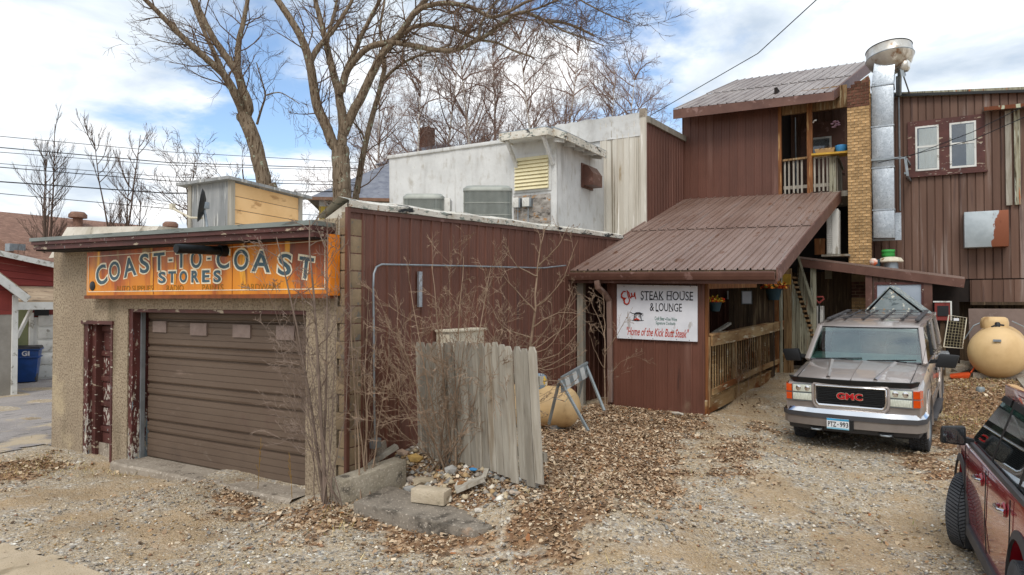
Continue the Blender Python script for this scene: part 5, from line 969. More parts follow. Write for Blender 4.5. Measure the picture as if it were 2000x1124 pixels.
# hanging flower baskets
def colmesh(name, chunks):
    mb = MB(); cols = []
    for (vs, fs), c in chunks: mb.add(vs, fs); cols += [c] * len(vs)
    me = mkmesh(mb, None, name=name); a = me.color_attributes.new('Col', 'FLOAT_COLOR', 'POINT'); a.data.foreach_set('color', np.array([(*c, 1) for c in cols]).ravel()); return me
def basket(c, r, label, pal, hang):
    t = T('hanging_basket', label, 'flower basket', c - Z * r * 1.5, 'flower baskets hanging in the porch')
    t.part(MB().lathe(c - Z * r * 1.4, Z, [(r * .6, 0), (r * .95, r * 1.3), (r, r * 1.35), (r * .9, r * 1.36), (.01, r * 1.2)], 20), 'pot', m_teal, smooth=50)
    ch = []
    for i in range(150):
        d = V((RNG.gauss(0, 1), RNG.gauss(0, 1), abs(RNG.gauss(0, .7)))); d = d.normalized() * r * RNG.uniform(.5, 1.25); q = c + V((d.x * 1.25, d.y, d.z * .8)) - t.loc; a = V((RNG.gauss(0, 1), RNG.gauss(0, 1), RNG.gauss(0, 1))).normalized(); b = a.orthogonal().normalized(); s_ = r * RNG.uniform(.12, .24); e = a.cross(b)
        vs = [q + (b * math.cos(k * 1.256) + e * math.sin(k * 1.256)) * s_ * (1 if k % 2 == 0 else .8) for k in range(5)]; ch.append(((vs + [q + a * s_ * .4], [(k, (k + 1) % 5, 5) for k in range(5)]), S(RNG.choice(pal))))
    me = colmesh('flowers', ch); me.materials.append(m_flower); t.part(me, 'flowers', None)
    t.part(MB().tube([c + V((r * .9, 0, 0)), c + Z * hang], .005, 4).tube([c - V((r * .9, 0, 0)), c + Z * hang], .005, 4), 'hanger', m_black)
basket(PY(1397, 590, 13.4), .13, 'hanging basket of yellow and orange flowers near the white sign', ['#e8c23a', '#d9551e', '#e58a22', '#c22e20', '#e8d060', '#b8b83a'], .45)
basket(PL(1507, 568) + V((.1, -.3, .05)), .20, 'hanging basket of orange flowers at the far end of the porch', ['#e0701e', '#c94f1c', '#e8902a', '#b83018', '#6f8a4a', '#e8b04a'], .5)

# ================================================================== VEHICLES
def shell(secs):
    mb = MB(); rows = []
    for (y, w, zl, zs, zt) in secs:
        h = [(w - .10, zl), (w - .02, zl + .05), (w, lerp(zl, zs, .45)), (w - .006, lerp(zl, zs, .62)), (w - .02, zs - .05), (w - .05, zs), (w - .22, zt), (w * .4, zt + .012)]
        rows.append([V((-x, y, z)) for x, z in h] + [V((0, y, zt + .016))] + [V((x, y, z)) for x, z in reversed(h)])
    n = len(rows[0]); m = len(rows)
    mb.add([p for r in rows for p in r], [(i * n + j, i * n + (j + 1) % n, (i + 1) * n + (j + 1) % n, (i + 1) * n + j) for i in range(m - 1) for j in range(n)] + [tuple(range(n - 1, -1, -1)), tuple((m - 1) * n + k for k in range(n))])
    return mb
def cut(me, mat, cutters):
    o = bpy.data.objects.new('tmp', me); COL.objects.link(o); tmp = [o]
    bm = bmesh.new(); bm.from_mesh(me); bmesh.ops.recalc_face_normals(bm, faces=bm.faces); bm.to_mesh(me); bm.free()
    for (c, r, x0, x1) in cutters:
        cm = mkmesh(MB().lathe(V((x0, c[0], c[1])), X1, [(r, 0), (r, x1 - x0)], 40), None); bm = bmesh.new(); bm.from_mesh(cm); bmesh.ops.recalc_face_normals(bm, faces=bm.faces); bm.to_mesh(cm); bm.free()
        q = bpy.data.objects.new('cut', cm); COL.objects.link(q); tmp.append(q); md = o.modifiers.new('b', 'BOOLEAN'); md.operation = 'DIFFERENCE'; md.object = q; md.solver = 'EXACT'
    bpy.context.view_layer.update(); r = bpy.data.meshes.new_from_object(o.evaluated_get(bpy.context.evaluated_depsgraph_get()))
    for q in tmp: bpy.data.objects.remove(q)
    r.materials.clear(); r.materials.append(mat)
    for p in r.polygons: p.use_smooth = True
    r.set_sharp_from_angle(angle=math.radians(32)); return r
def wheel(t, c, r, w, rimmat, tread=True, steer=0, herring=False):
    root = MB(); pr = [(r * .60, -w * .40), (r * .62, -w * .48), (r * .80, -w * .52), (r * .94, -w * .48), (r * (.935 if herring else .965), -w * .40), (r * (.935 if herring else .965), w * .40), (r * .94, w * .48), (r * .80, w * .52), (r * .62, w * .48), (r * .60, w * .40)]
    root.lathe((0, 0, 0), X1, pr, 48)
    nb = 46 if not herring else 64
    for k in range(nb):
        an = 2 * math.pi * k / nb; rad = V((0, math.cos(an), math.sin(an))); tan = V((0, -math.sin(an), math.cos(an)))
        if not herring:
            for j, xx in enumerate((-.38, -.19, 0, .19, .38)):
                a2 = an + (.5 if j % 2 else 0) * 2 * math.pi / nb; rad = V((0, math.cos(a2), math.sin(a2))); tan = V((0, -math.sin(a2), math.cos(a2)))
                root.obox(X1 * xx * w + rad * r * .98, X1 * w * .078, tan * r * .046, rad * r * .02)
        else:
            for sgn in (-1, 1):
                root.add([(X1 * (sgn * xx * w) + (V((0, math.cos(an + sh), math.sin(an + sh))) * rr)) for xx, sh, rr in ((.02, 0, r), (.46, .16, r * .985), (.46, .16 + .062, r * .985), (.02, .062, r), (.02, 0, r * .92), (.46, .16, r * .92), (.46, .16 + .062, r * .92), (.02, .062, r * .92))], [(0, 1, 2, 3), (0, 4, 5, 1), (1, 5, 6, 2), (2, 6, 7, 3), (3, 7, 4, 0)])
    rim = MB().lathe((0, 0, 0), X1, [(.02, w * .30), (r * .2, w * .34), (r * .24, w * .26), (r * .5, w * .30), (r * .58, w * .46), (r * .62, w * .44), (r * .6, -w * .4)], 32)
    e = bpy.data.objects.new('wheel', mkmesh(root, m_tire, smooth=35)); COL.objects.link(e); e.parent = t.o; e.location = c; e.rotation_euler = (RNG.uniform(0, 1), 0, steer if c[0] > 0 else steer + math.pi)
    q = bpy.data.objects.new('rim', mkmesh(rim, rimmat, smooth=35)); COL.objects.link(q); q.parent = e
    return e
def band(pts, z0, z1, th=.05, out=0.0, lean=0.0):
    """a strip that follows a plan polyline (x,y), from z0 to z1"""
    mb = MB(); rows = [[], [], [], []]; n = len(pts)
    for i, (x, y) in enumerate(pts):
        x0, y0 = pts[max(i - 1, 0)]; x1, y1 = pts[min(i + 1, n - 1)]; d = V((x1 - x0, y1 - y0, 0)).normalized(); nr = V((d.y, -d.x, 0)); p = V((x, y, 0)) + nr * out
        rows[0].append(p + Z * z0 - nr * th); rows[1].append(p + Z * z0); rows[2].append(p + Z * z1 - nr * lean); rows[3].append(p + Z * z1 - nr * th)
    mb.add([q for r in rows for q in r], [(i * n + k, i * n + k + 1, ((i + 1) % 4) * n + k + 1, ((i + 1) % 4) * n + k) for i in range(4) for k in range(n - 1)] + [(0, n, 2 * n, 3 * n), (n - 1, 4 * n - 1, 3 * n - 1, 2 * n - 1)])
    return mb
def arc(c, r0, r1, x, th, a0, a1, n=22):
    mb = MB(); P = [[], [], [], []]
    for i in range(n + 1):
        a = lerp(a0, a1, i / n); d = V((0, math.cos(a), math.sin(a)))
        for k, (r, xx) in enumerate(((r0, x), (r0, x + th), (r1, x + th * .4), (r1, x))): P[k].append(V((0, c[0], c[1])) + d * r + X1 * xx)
    P.append(P[0]); return mb.grid(P)
# ---- pewter sport utility, facing the camera
yaw = math.radians(-4.5); P1 = PD(1806, 819, 10.0); Rz = Matrix.Rotation(yaw, 3, 'Z'); loc = P1 - Rz @ V((.97, .02, .68)); 
pw = T('pewter_suv', 'pewter grey full size four by four parked facing the camera by the porch', 'car', loc, rot=(math.radians(3.5), 0, yaw), local=True)
pw.zmap = ([-1, 0, .70, .79, 1.005, 1.06, 1.17, 1.715, 1.85], [-1, 0, .70, .845, 1.085, 1.14, 1.29, 1.83, 1.95])
pw.xmap = ([0, 1.165, 1.2, 1.72, 2], [1, 1, 1.04, 1.115, 1.115])
GS = [(0, .90, .64, .98, 1.02), (.02, .945, .60, 1.02, 1.06), (.15, .962, .50, 1.05, 1.095), (.7, .972, .42, 1.085, 1.145), (1.28, .975, .42, 1.12, 1.19), (1.45, .975, .42, 1.13, 1.165), (2.7, .975, .42, 1.13, 1.165), (4.9, .97, .42, 1.13, 1.165), (5.05, .93, .5, 1.1, 1.15)]
ax1, ax2, zr_ = .95, 3.93, .375
body = pw.part(cut(mkmesh(shell(GS), m_pewter), m_pewter, [((ax1, zr_), .455, .58, 1.2), ((ax1, zr_), .455, -1.2, -.58), ((ax2, zr_), .455, .58, 1.2), ((ax2, zr_), .455, -1.2, -.58)]), 'body', None)
pw.part(MB().box((-.8, .3, .3), (.8, 4.9, .62)), 'underbody', m_black)
for s in (1, -1):
    for a in (ax1, ax2): 
        wheel(pw, V((s * .845, a, zr_)), .382, .27, m_galvp)
        fl2 = arc((a, zr_), .45, .53, s * .97, s * .03, math.radians(-8), math.radians(188)); pw.part(fl2, 'wheel_arch', m_pewter, smooth=40)
    pw.part(MB().box((s * .93, 1.5, .36), (s * 1.04, 3.35, .41)), 'running_board', m_cladding, bevel=.012)
    pw.part(MB().box((s * .965, 1.4, .62), (s * .985, 3.4, .70)), 'side_moulding', m_pewterlow)
bump = [(-.975, .42), (-.96, .10), (-.88, -.02), (-.5, -.085), (0, -.10), (.5, -.085), (.88, -.02), (.96, .10), (.975, .42)]
bo = pw.part(band(bump, .67, .72, .14, .03, .05), 'bumper', m_chrome, smooth=50); pw.part(band(bump, .60, .668, .10, .04), 'bumper_pad', m_cladding, bo, smooth=50); pw.part(band(bump, .47, .598, .1, .022), 'bumper_skin', m_pewterlow, bo, smooth=50)
pw.part(band([(-.93, .3), (-.9, .06), (0, -.03), (.9, .06), (.93, .3)], .385, .468, .1, .0, -.02), 'air_dam', m_cladding, bo, smooth=50)
for s in (.48, -.48): pw.part(MB().box((s - .1, -.075, .385), (s + .1, -.03, .44)), 'tow_opening', m_black, bo, bevel=.01); pw.part(MB().tube([V((s - .07, -.07, .41)), V((s - .05, -.11, .41)), V((s + .05, -.11, .41)), V((s + .07, -.07, .41))], .014, 8), 'tow_hook', m_galvp, bo, smooth=60)
# nose
pw.part(band([(-.94, .05), (-.91, .0), (0, -.035), (.91, .0), (.94, .05)], .72, .775, .06, .0), 'lower_valance', m_pewterlow, smooth=50)
gr = pw.part(MB().box((-.47, -.03, .765), (.47, -.005, 1.0)), 'grille', m_grille)
for i in range(9): pw.part(MB().box((-.45, -.055, .785 + i * .0235), (.45, -.03, .794 + i * .0235)), 'grille_slat', m_black if i % 2 else m_grille, gr)
fr = MB(); ring = [(-.44, .755), (.44, .755), (.475, .78), (.49, .83), (.49, 1.0), (.475, 1.015), (-.475, 1.015), (-.49, 1.0), (-.49, .83), (-.475, .78)]
fr.tube([V((x, -.06, z)) for x, z in ring] + [V((ring[0][0], -.06, ring[0][1]))], .016, 8); pw.part(fr, 'grille_surround', m_chrome, gr, smooth=60)
fr2 = MB(); ring2 = [(x * 1.07, .885 + (z - .885) * 1.16) for x, z in ring]; fr2.tube([V((x, -.045, z)) for x, z in ring2] + [V((ring2[0][0], -.045, ring2[0][1]))], .022, 8); pw.part(fr2, 'grille_surround', m_pewter, gr, smooth=60)
gm_, gr2 = MB(), MB(); place_text(gm_, 'GMC', V((0, -.066, .885)), X1, Z, .10, .37, .06); place_text(gr2, 'GMC', V((0, -.0665, .885)), X1, Z, .088, .355, .035)
for p in range(0): pass
m_badge = M('badge_red', S('#b51c24'), rough=.25); pw.part(gm_, 'badge_edge', m_chrome, gr)
gr2.v = [(x, y - .004, z) for x, y, z in gr2.v]; pw.part(gr2, 'badge', m_badge, gr)
for s in (1, -1):
    for z0, z1, nm in ((.905, 1.005, 'headlight'), (.79, .885, 'parking_light')):
        xa_, xb_ = sorted((s * .53, s * .825)); hl = pw.part(MB().box((xa_ - .012, -.02, z0 - .012), (xb_ + .012, .03, z1 + .012)), nm, m_galvp); pw.part(MB().box((xa_, -.042, z0), (xb_, -.021, z1)), 'lens', m_lens, hl, bevel=.008)
        if nm == 'headlight':
            for cx_ in (.61, .74): pw.part(MB().lathe(V((s * cx_, -.042, (z0 + z1) / 2)), -Y1, [(.04, 0), (.032, .004), (.01, .006)], 18), 'bulb_ring', m_chrome, hl, smooth=60)
        xa_, xb_ = sorted((s * .84, s * .945)); pw.part(MB().hexa([V((s * .84, -.035, z0)), V((s * .925, -.02, z0)), V((s * .955, .10, z0)), V((s * .84, .10, z0))], [V((s * .84, -.035, z1)), V((s * .925, -.02, z1)), V((s * .955, .10, z1)), V((s * .84, .10, z1))]), 'corner_light', m_amber)
pl = pw.part(MB().box((-.31, -.165, .455), (.0, -.155, .615)), 'licence_plate', M('plate_blue_white', S('#e6e8ea'), S('#d8dce0'), 4, rough=.5)); pw.part(MB().box((-.31, -.1675, .585), (.0, -.166, .615)), 'plate_header', M('plate_header_blue', S('#3f9fd0'), S('#2f7f9a'), 8), pl)
pw.part(MB().box((-.31, -.1675, .455), (.0, -.166, .477)), 'plate_footer', M('plate_footer', S('#6fb0cc'), S('#9ac4d4'), 9), pl); pw.part(MB().box((-.10, -.152, .44), (.06, -.09, .60)), 'plate_bracket', m_black, pl)
tp = MB(); place_text(tp, 'PTZ', V((-.235, -.168, .53)), X1, Z, .075, .115, .01); place_text(tp, '\u2022', V((-.152, -.168, .53)), X1, Z, .018, .018); place_text(tp, '993', V((-.068, -.168, .53)), X1, Z, .075, .115, .01); pw.part(tp, 'plate_lettering', m_txtblack, pl)
bd = [(-.86, .16), (-.80, .03), (-.4, -.03), (0, -.045), (.4, -.03), (.80, .03), (.86, .16)]; pw.part(band(bd, 1.04, 1.105, .015, .03, -.035), 'hood_deflector', m_black, smooth=60)
for s in (1, -1):
    hd = MB(); hd.add([V((s * .30, .12, 1.112)), V((s * .33, .12, 1.121)), V((s * .36, .12, 1.105)), V((s * .42, 1.26, 1.203)), V((s * .46, 1.26, 1.216)), V((s * .50, 1.26, 1.200))], [(0, 1, 4, 3), (1, 2, 5, 4)]); pw.part(hd, 'hood_crease', m_pewter)
    pw.part(MB().tube([V((s * .79, .12, 1.093)), V((s * .80, .7, 1.128)), V((s * .80, 1.25, 1.165))], .006, 5), 'hood_seam', m_black)
pw.part(MB().tube([V((0, .05, 1.096)), V((0, .6, 1.156)), V((0, 1.22, 1.209))], .007, 6), 'hood_seam', m_pewterlow)
pw.part(MB().box((-.8, 1.26, 1.17), (.8, 1.42, 1.195)), 'cowl', m_cladding, bevel=.008)
# cabin
zb0 = 1.16; A0 = (.87, 1.38, 1.17); A1 = (.70, 2.02, 1.715); DT = (.735, 4.82, 1.74); DB = (.90, 5.02, zb0)
roof = MB(); rows = []
for y, z, w_ in ((1.98, 1.70, .70), (2.10, 1.755, .725), (2.5, 1.80, .745), (3.5, 1.82, .75), (4.6, 1.80, .745), (4.88, 1.745, .735)):
    rows.append([V((x * w_, y + (.05 * x * x if y < 2.2 else 0), z - .045 * abs(x) ** 3 * (1.0))) for x in (-1, -.85, -.6, -.3, 0, .3, .6, .85, 1)])
rl2 = [[p - Z * .05 for p in r] for r in rows]; n = 9
roof.grid(rows); roof.grid(rl2); m_ = len(rows)
edge = [(rows[0][j], rl2[0][j]) for j in range(9)] + [(rows[i][8], rl2[i][8]) for i in range(1, m_)] + [(rows[-1][j], rl2[-1][j]) for j in range(7, -1, -1)] + [(rows[i][0], rl2[i][0]) for i in range(m_ - 2, -1, -1)]
roof.grid([[a for a, b in edge], [b for a, b in edge]]); rfp = pw.part(roof, 'roof', m_pewter, smooth=45)
for s in (1, -1):
    f = lambda p: V((s * p[0], p[1], p[2]))
    pil = pw.part(MB().beam(f(A0), f((.71, 2.0, 1.71)), .07, .06), 'pillar', m_pewter, bevel=.015)
    for y, yt in ((2.72, 2.85), (3.62, 3.66), (4.75, 4.66)): pw.part(MB().beam(V((s * .915, y, zb0)), V((s * .745, yt, 1.76)), .035, .09 if y < 4 else .2, up=Y1), 'pillar', m_black if y < 3 else m_pewter)
    pw.part(MB().beam(V((s * .725, 2.02, 1.715)), V((s * .745, 4.82, 1.745)), .05, .07), 'roof_rail_frame', m_pewter)
    for (ya, yat), (yb2, ybt), gm2 in (((1.45, 2.06), (2.70, 2.83), m_glass), ((2.74, 2.88), (3.60, 3.64), m_glass), ((3.66, 3.7), (4.68, 4.6), m_glass)):
        q = [V((s * .905, ya, zb0 + .005)), V((s * .905, yb2, zb0 + .005)), V((s * .742, ybt, 1.72)), V((s * .742, yat, 1.72))]; pw.part(MB().hexa(q, [p + X1 * s * .006 for p in q]), 'side_window', gm2)
    for y in (1.36, 2.72, 3.62): pw.part(MB().tube([V((s * .979, y, .5)), V((s * .979, y, .9)), V((s * .94, y, 1.125))], .005, 4), 'door_seam', m_black)
    for y in (2.5, 3.45): pw.part(MB().box((s * .97, y - .1, .98), (s * 1.0, y + .08, 1.015)), 'door_handle', m_black, bevel=.006)
    mr = pw.part(MB().hexa([V((s * 1.02, 1.52, 1.13)), V((s * 1.30, 1.55, 1.12)), V((s * 1.30, 1.66, 1.12)), V((s * 1.02, 1.66, 1.13))], [V((s * 1.02, 1.53, 1.33)), V((s * 1.29, 1.56, 1.31)), V((s * 1.29, 1.66, 1.31)), V((s * 1.02, 1.66, 1.33))]), 'wing_mirror', m_black, bevel=.025)
    pw.part(MB().beam(V((s * .92, 1.62, 1.19)), V((s * 1.06, 1.61, 1.21)), .07, .06), 'mirror_arm', m_black, mr); pw.part(MB().box((min(s * 1.05, s * 1.27), 1.655, 1.15), (max(s * 1.05, s * 1.27), 1.668, 1.3)), 'mirror_glass', m_hglass, mr)
    rr = pw.part(MB().box((s * .64 - .03, 2.35, 1.80), (s * .64 + .03, 4.6, 1.855)), 'roof_rack_rail', m_cladding, bevel=.02)
rk = MB()
for x in (-.42, -.14, .14, .42): rk.box((x - .018, 2.45, 1.822), (x + .018, 4.5, 1.838))
for y in (2.5, 3.2, 3.9, 4.45): rk.box((-.64, y - .02, 1.84), (.64, y + .02, 1.862))
pw.part(rk, 'roof_rack', m_cladding)
ws = []
for j in range(7):
    t = j / 6; ws.append([V((x * lerp(.84, .675, t), lerp(1.39, 2.02, t) - .07 * (1 - x * x) - .03 * math.sin(math.pi * t), lerp(1.175, 1.70, t))) for x in [k / 5 - 1 for k in range(11)]])
mb = MB().grid(ws); mb.grid([[p + V((0, .006, -.004)) for p in r] for r in ws]); pw.part(mb, 'windscreen', m_wglass, smooth=60)
edge = [ws[0][k] for k in range(11)] + [ws[i][10] for i in range(1, 7)] + [ws[6][k] for k in range(9, -1, -1)] + [ws[i][0] for i in range(5, -1, -1)]
pw.part(MB().tube(edge, .012, 5), 'windscreen_seal', m_black)
q = [V((-.74, 4.96, 1.2)), V((.74, 4.96, 1.2)), V((.66, 4.86, 1.7)), V((-.66, 4.86, 1.7))]; pw.part(MB().hexa(q, [p + Y1 * .006 for p in q]), 'rear_window', m_glass)
pw.part(MB().box((-.85, 1.42, 1.186), (.85, 4.9, 1.192)), 'cabin_floor', m_dark); pw.part(MB().hexa([V((-.82, 1.4, 1.19)), V((.82, 1.4, 1.19)), V((.82, 1.85, 1.19)), V((-.82, 1.85, 1.19))], [V((-.80, 1.44, 1.215)), V((.80, 1.44, 1.215)), V((.8, 1.85, 1.26)), V((-.8, 1.85, 1.26))]), 'dashboard', m_dash)
for x in (-.42, .42):
    se = pw.part(MB().hexa([V((x - .25, 2.4, 1.19)), V((x + .25, 2.4, 1.19)), V((x + .25, 2.52, 1.19)), V((x - .25, 2.52, 1.19))], [V((x - .22, 2.55, 1.52)), V((x + .22, 2.55, 1.52)), V((x + .22, 2.65, 1.52)), V((x - .22, 2.65, 1.52))]), 'seat', m_seat, bevel=.03); pw.part(MB().box((x - .12, 2.58, 1.53), (x + .12, 2.66, 1.68)), 'headrest', m_seat, se, bevel=.03)
pw.part(MB().box((-.75, 3.4, 1.19), (.75, 3.55, 1.5)), 'rear_seat', m_seat, bevel=.03)
sw_ = V((.42, 2.02, 1.30)); pw.part(MB().tube([sw_ + V((.19 * math.cos(a), .10 * math.sin(a), .16 * math.sin(a))) for a in [2 * math.pi * k / 20 for k in range(21)]], .014, 6), 'steering_wheel', m_black, smooth=60)
pw.part(MB().box((-.12, 1.93, 1.58), (.12, 1.97, 1.64)), 'rear_view_mirror', m_black, bevel=.015)
for x0, x1 in ((-.72, -.02), (.05, .74)): 
    p0 = V((x0, 1.335, 1.20)); p1 = V((x1 - .0, 1.36, 1.235)); wp = pw.part(MB().beam(V((x1 - .12, 1.28, 1.205)), lerp(p0, p1, .45), .018, .012), 'wiper', m_black); pw.part(MB().beam(p0, p1, .014, .018), 'wiper_blade', m_black, wp)
pw.part(MB().tube([V((.86, 1.2, 1.15)), V((.88, 1.35, 1.85))], .004, 4), 'aerial', m_black)

# ---- dark red sport utility in the near right corner, seen from behind its left flank
yaw2 = math.radians(184.5); rs = T('red_suv', 'dark red compact four by four cut off by the lower right edge', 'car', (1.19, 9.22, -.07), rot=(0, 0, yaw2), local=True)
rs.zmap = ([-1, 0, .45, .865, 1.05, 1.6, 1.75], [-1, 0, .45, .96, 1.15, 1.70, 1.86])
RS = [(0, .68, .45, .78, .82), (.05, .78, .36, .84, .88), (.2, .845, .30, .90, .94), (.8, .885, .28, .97, 1.02), (1.15, .895, .28, 1.01, 1.06), (1.35, .90, .28, 1.02, 1.04), (2.3, .905, .28, 1.03, 1.05), (3.4, .90, .28, 1.04, 1.06), (4.25, .875, .32, 1.05, 1.07), (4.42, .80, .42, 1.0, 1.04)]
bx1, bx2, zr2 = .87, 3.49, .365
rs.part(cut(mkmesh(shell(RS), m_redpaint), m_redpaint, [((bx1, zr2), .43, .5, 1.2), ((bx1, zr2), .43, -1.2, -.5), ((bx2, zr2), .43, .55, 1.2), ((bx2, zr2), .43, -1.2, -.55)]), 'body', None)
rs.part(MB().box((-.7, .3, .25), (.7, 4.2, .55)), 'underbody', m_black)
for s in (1, -1):
    wheel(rs, V((s * .81, bx1, zr2)), .368, .245, m_galvp, steer=math.radians(-24), herring=True); wheel(rs, V((s * .80, bx2, zr2)), .368, .235, m_galvp, herring=True)
    for a in (bx1, bx2): rs.part(arc((a, zr2), .425, .475, s * .885, s * .022, math.radians(-12), math.radians(192)), 'wheel_arch', m_cladding, smooth=40)
    rs.part(MB().box((min(s * .86, s * .915), 1.32, .25), (max(s * .86, s * .915), 3.04, .36)), 'sill_cladding', m_cladding, bevel=.015)
    rs.part(MB().hexa([V((s * .70, 1.27, .12)), V((s * .92, 1.27, .12)), V((s * .92, 1.30, .12)), V((s * .70, 1.30, .12))], [V((s * .70, 1.25, .48)), V((s * .90, 1.25, .48)), V((s * .90, 1.29, .48)), V((s * .70, 1.29, .48))]), 'mud_flap', m_black)
    f = lambda x, y, z: V((s * x, y, z))
    rs.part(MB().beam(f(.80, 1.22, 1.04), f(.63, 1.98, 1.585), .05, .06), 'pillar', m_black, bevel=.015); rs.part(MB().beam(f(.845, 2.30, 1.05), f(.685, 2.36, 1.56), .02, .06, up=Y1), 'pillar', m_black); rs.part(MB().beam(f(.84, 3.25, 1.05), f(.68, 3.2, 1.6), .02, .09, up=Y1), 'pillar', m_black); rs.part(MB().beam(f(.81, 4.15, 1.05), f(.66, 3.95, 1.6), .05, .22, up=Y1), 'pillar', m_redpaint)
    rs.part(MB().beam(f(.655, 1.95, 1.60), f(.675, 3.95, 1.635), .09, .11), 'roof_side', m_redpaint, bevel=.02)
    rs.part(MB().beam(f(.875, 1.18, 1.035), f(.875, 4.2, 1.055), .035, .045), 'belt_strip', m_cladding, bevel=.01)
    for (ya, yat), (yb2, ybt) in (((1.33, 2.02), (2.27, 2.33)), ((2.34, 2.40), (3.22, 3.16)), ((3.29, 3.26), (4.05, 3.85))):
        q = [f(.845, ya, 1.06), f(.845, yb2, 1.06), f(.69, ybt, 1.565), f(.69, yat, 1.565)]; wnd = rs.part(MB().hexa(q, [p + X1 * s * .005 for p in q]), 'side_window', m_glass)
        q2 = [lerp(q[0], q[3], .90), lerp(q[1], q[2], .90), q[2] + X1 * s * .0, q[3]]; rs.part(MB().hexa([p + X1 * s * .014 for p in q2], [p + X1 * s * .024 for p in q2]), 'wind_deflector', m_black, wnd)
    for y in (1.24, 2.31, 3.24): rs.part(MB().tube([f(.901, y, .4), f(.909, y, .65), f(.895, y, .98)], .005, 4), 'door_seam', m_black)
    for y in (2.12, 3.05):
        hn = rs.part(MB().lathe(f(.895, y - .02, .865), X1 * s, [(.05, 0), (.045, .012), (.01, .013)], 16, squash=(1, 1)), 'door_handle', m_redpaint, smooth=50); rs.part(MB().tube([f(.915, y - .11, .868), f(.945, y - .08, .87), f(.945, y + .08, .874), f(.915, y + .11, .876)], .016, 8), 'grip', m_chrome, hn, smooth=60)
    mi = rs.part(MB().hexa([f(.92, 1.38, 1.02), f(1.13, 1.42, 1.03), f(1.13, 1.50, 1.03), f(.92, 1.50, 1.02)], [f(.92, 1.39, 1.20), f(1.12, 1.43, 1.19), f(1.12, 1.50, 1.19), f(.92, 1.50, 1.20)]), 'wing_mirror', m_black, bevel=.028); rs.part(MB().beam(f(.86, 1.46, 1.06), f(.99, 1.46, 1.08), .06, .05), 'mirror_arm', m_black, mi); rs.part(MB().box((min(s * .94, s * 1.105), 1.495, 1.045), (max(s * .94, s * 1.105), 1.506, 1.178)), 'mirror_glass', m_hglass, mi)
    rs.part(MB().hexa([f(.70, .06, .72), f(.83, .16, .74), f(.87, .42, .82), f(.72, .30, .84)], [f(.66, .10, .84), f(.82, .22, .875), f(.865, .45, .925), f(.72, .34, .92)]), 'headlight', m_lens, bevel=.012)
    rs.part(MB().tube([f(.58, 2.7, 1.65), f(.58, 2.8, 1.69), f(.58, 3.7, 1.71), f(.58, 3.85, 1.66)], .012, 8), 'roof_rack_rail', m_black, smooth=60)
    rs.part(MB().box((min(s * .8, s * .87), 4.2, .8), (max(s * .8, s * .87), 4.4, 1.02)), 'tail_light', m_badge, bevel=.02)
rows = []
for y, z, w_ in ((1.96, 1.58, .63), (2.1, 1.625, .655), (2.6, 1.66, .67), (3.4, 1.665, .672), (4.0, 1.62, .655)): rows.append([V((x * w_, y + (.06 * x * x if y < 2.2 else 0), z - .04 * abs(x) ** 3)) for x in (-1, -.85, -.6, -.3, 0, .3, .6, .85, 1)])
roof = MB().grid(rows).grid([[p - Z * .04 for p in r] for r in rows]); rs.part(roof, 'roof', m_redpaint, smooth=45)
ws = []
for j in range(6):
    t = j / 5; ws.append([V((x * lerp(.78, .61, t), lerp(1.22, 1.98, t) - .09 * (1 - x * x) - .03 * math.sin(math.pi * t), lerp(1.055, 1.58, t))) for x in [k / 5 - 1 for k in range(11)]])
rs.part(MB().grid(ws).grid([[p + V((0, .006, -.004)) for p in r] for r in ws]), 'windscreen', m_glass, smooth=60)
q = [V((-.72, 4.28, 1.07)), V((.72, 4.28, 1.07)), V((.6, 4.02, 1.58)), V((-.6, 4.02, 1.58))]; rs.part(MB().hexa(q, [p + Y1 * .006 for p in q]), 'rear_window', m_glass)
rs.part(MB().box((-.8, 1.3, 1.055), (.8, 4.1, 1.06)), 'cabin_floor', m_dark); rs.part(MB().box((-.76, 1.3, 1.06), (.76, 1.7, 1.10)), 'dashboard', m_black, bevel=.02)
for x in (-.38, .38): 
    se = rs.part(MB().box((x - .22, 2.25, 1.06), (x + .22, 2.37, 1.36)), 'seat', m_black, bevel=.03); rs.part(MB().box((x - .12, 2.3, 1.37), (x + .12, 2.38, 1.5)), 'headrest', m_black, se, bevel=.03)
sw_ = V((.38, 1.78, 1.12)); rs.part(MB().tube([sw_ + V((.18 * math.cos(a), .08 * math.sin(a), .16 * math.sin(a))) for a in [2 * math.pi * k / 20 for k in range(21)]], .014, 6), 'steering_wheel', m_black, smooth=60)
rs.part(MB().box((-.55, -.02, .5), (.55, .04, .75)), 'grille', m_grille, bevel=.01)

# ================================================================== TANKS
tc_ = PD(1948, 698, 14.3); gz = G(tc_.x, tc_.y); r_ = tc_.z - gz - .02; r_ = min(max(r_, .55), .66); tc_.z = gz + r_ + .02
pt = T('propane_tank', 'big tan propane tank with domed lid standing end on by the brown building', 'propane tank', (tc_.x, tc_.y, gz)); axd = V((.10, 1, 0)).normalized()
endp = [(.01, 0), (r_ * .3, .02), (r_ * .55, .075), (r_ * .75, .15), (r_ * .9, .25), (r_ * .97, .36), (r_, .48)]
pt.part(MB().lathe(tc_ + V((0, 0, 0)), axd, endp + [(r_ * 1.002, .49), (r_ * 1.002, .52), (r_, .53)] + [(r_, 2.6)] + [(a, 2.6 + .48 - b) for a, b in reversed(endp)], 48), 'shell', m_tank, smooth=60)
lc_ = tc_ + axd * .95 + Z * (r_ - .04) - X1 * .06; ld = pt.part(MB().lathe(lc_, Z, [(.26, 0), (.265, .13), (.24, .21), (.19, .245), (.01, .25)], 32), 'dome_lid', m_tank, smooth=60)
pt.part(MB().obox(tc_ + axd * .03 + Z * .28, X1 * .07, axd * .03, Z * .022), 'data_plate', m_galvp)
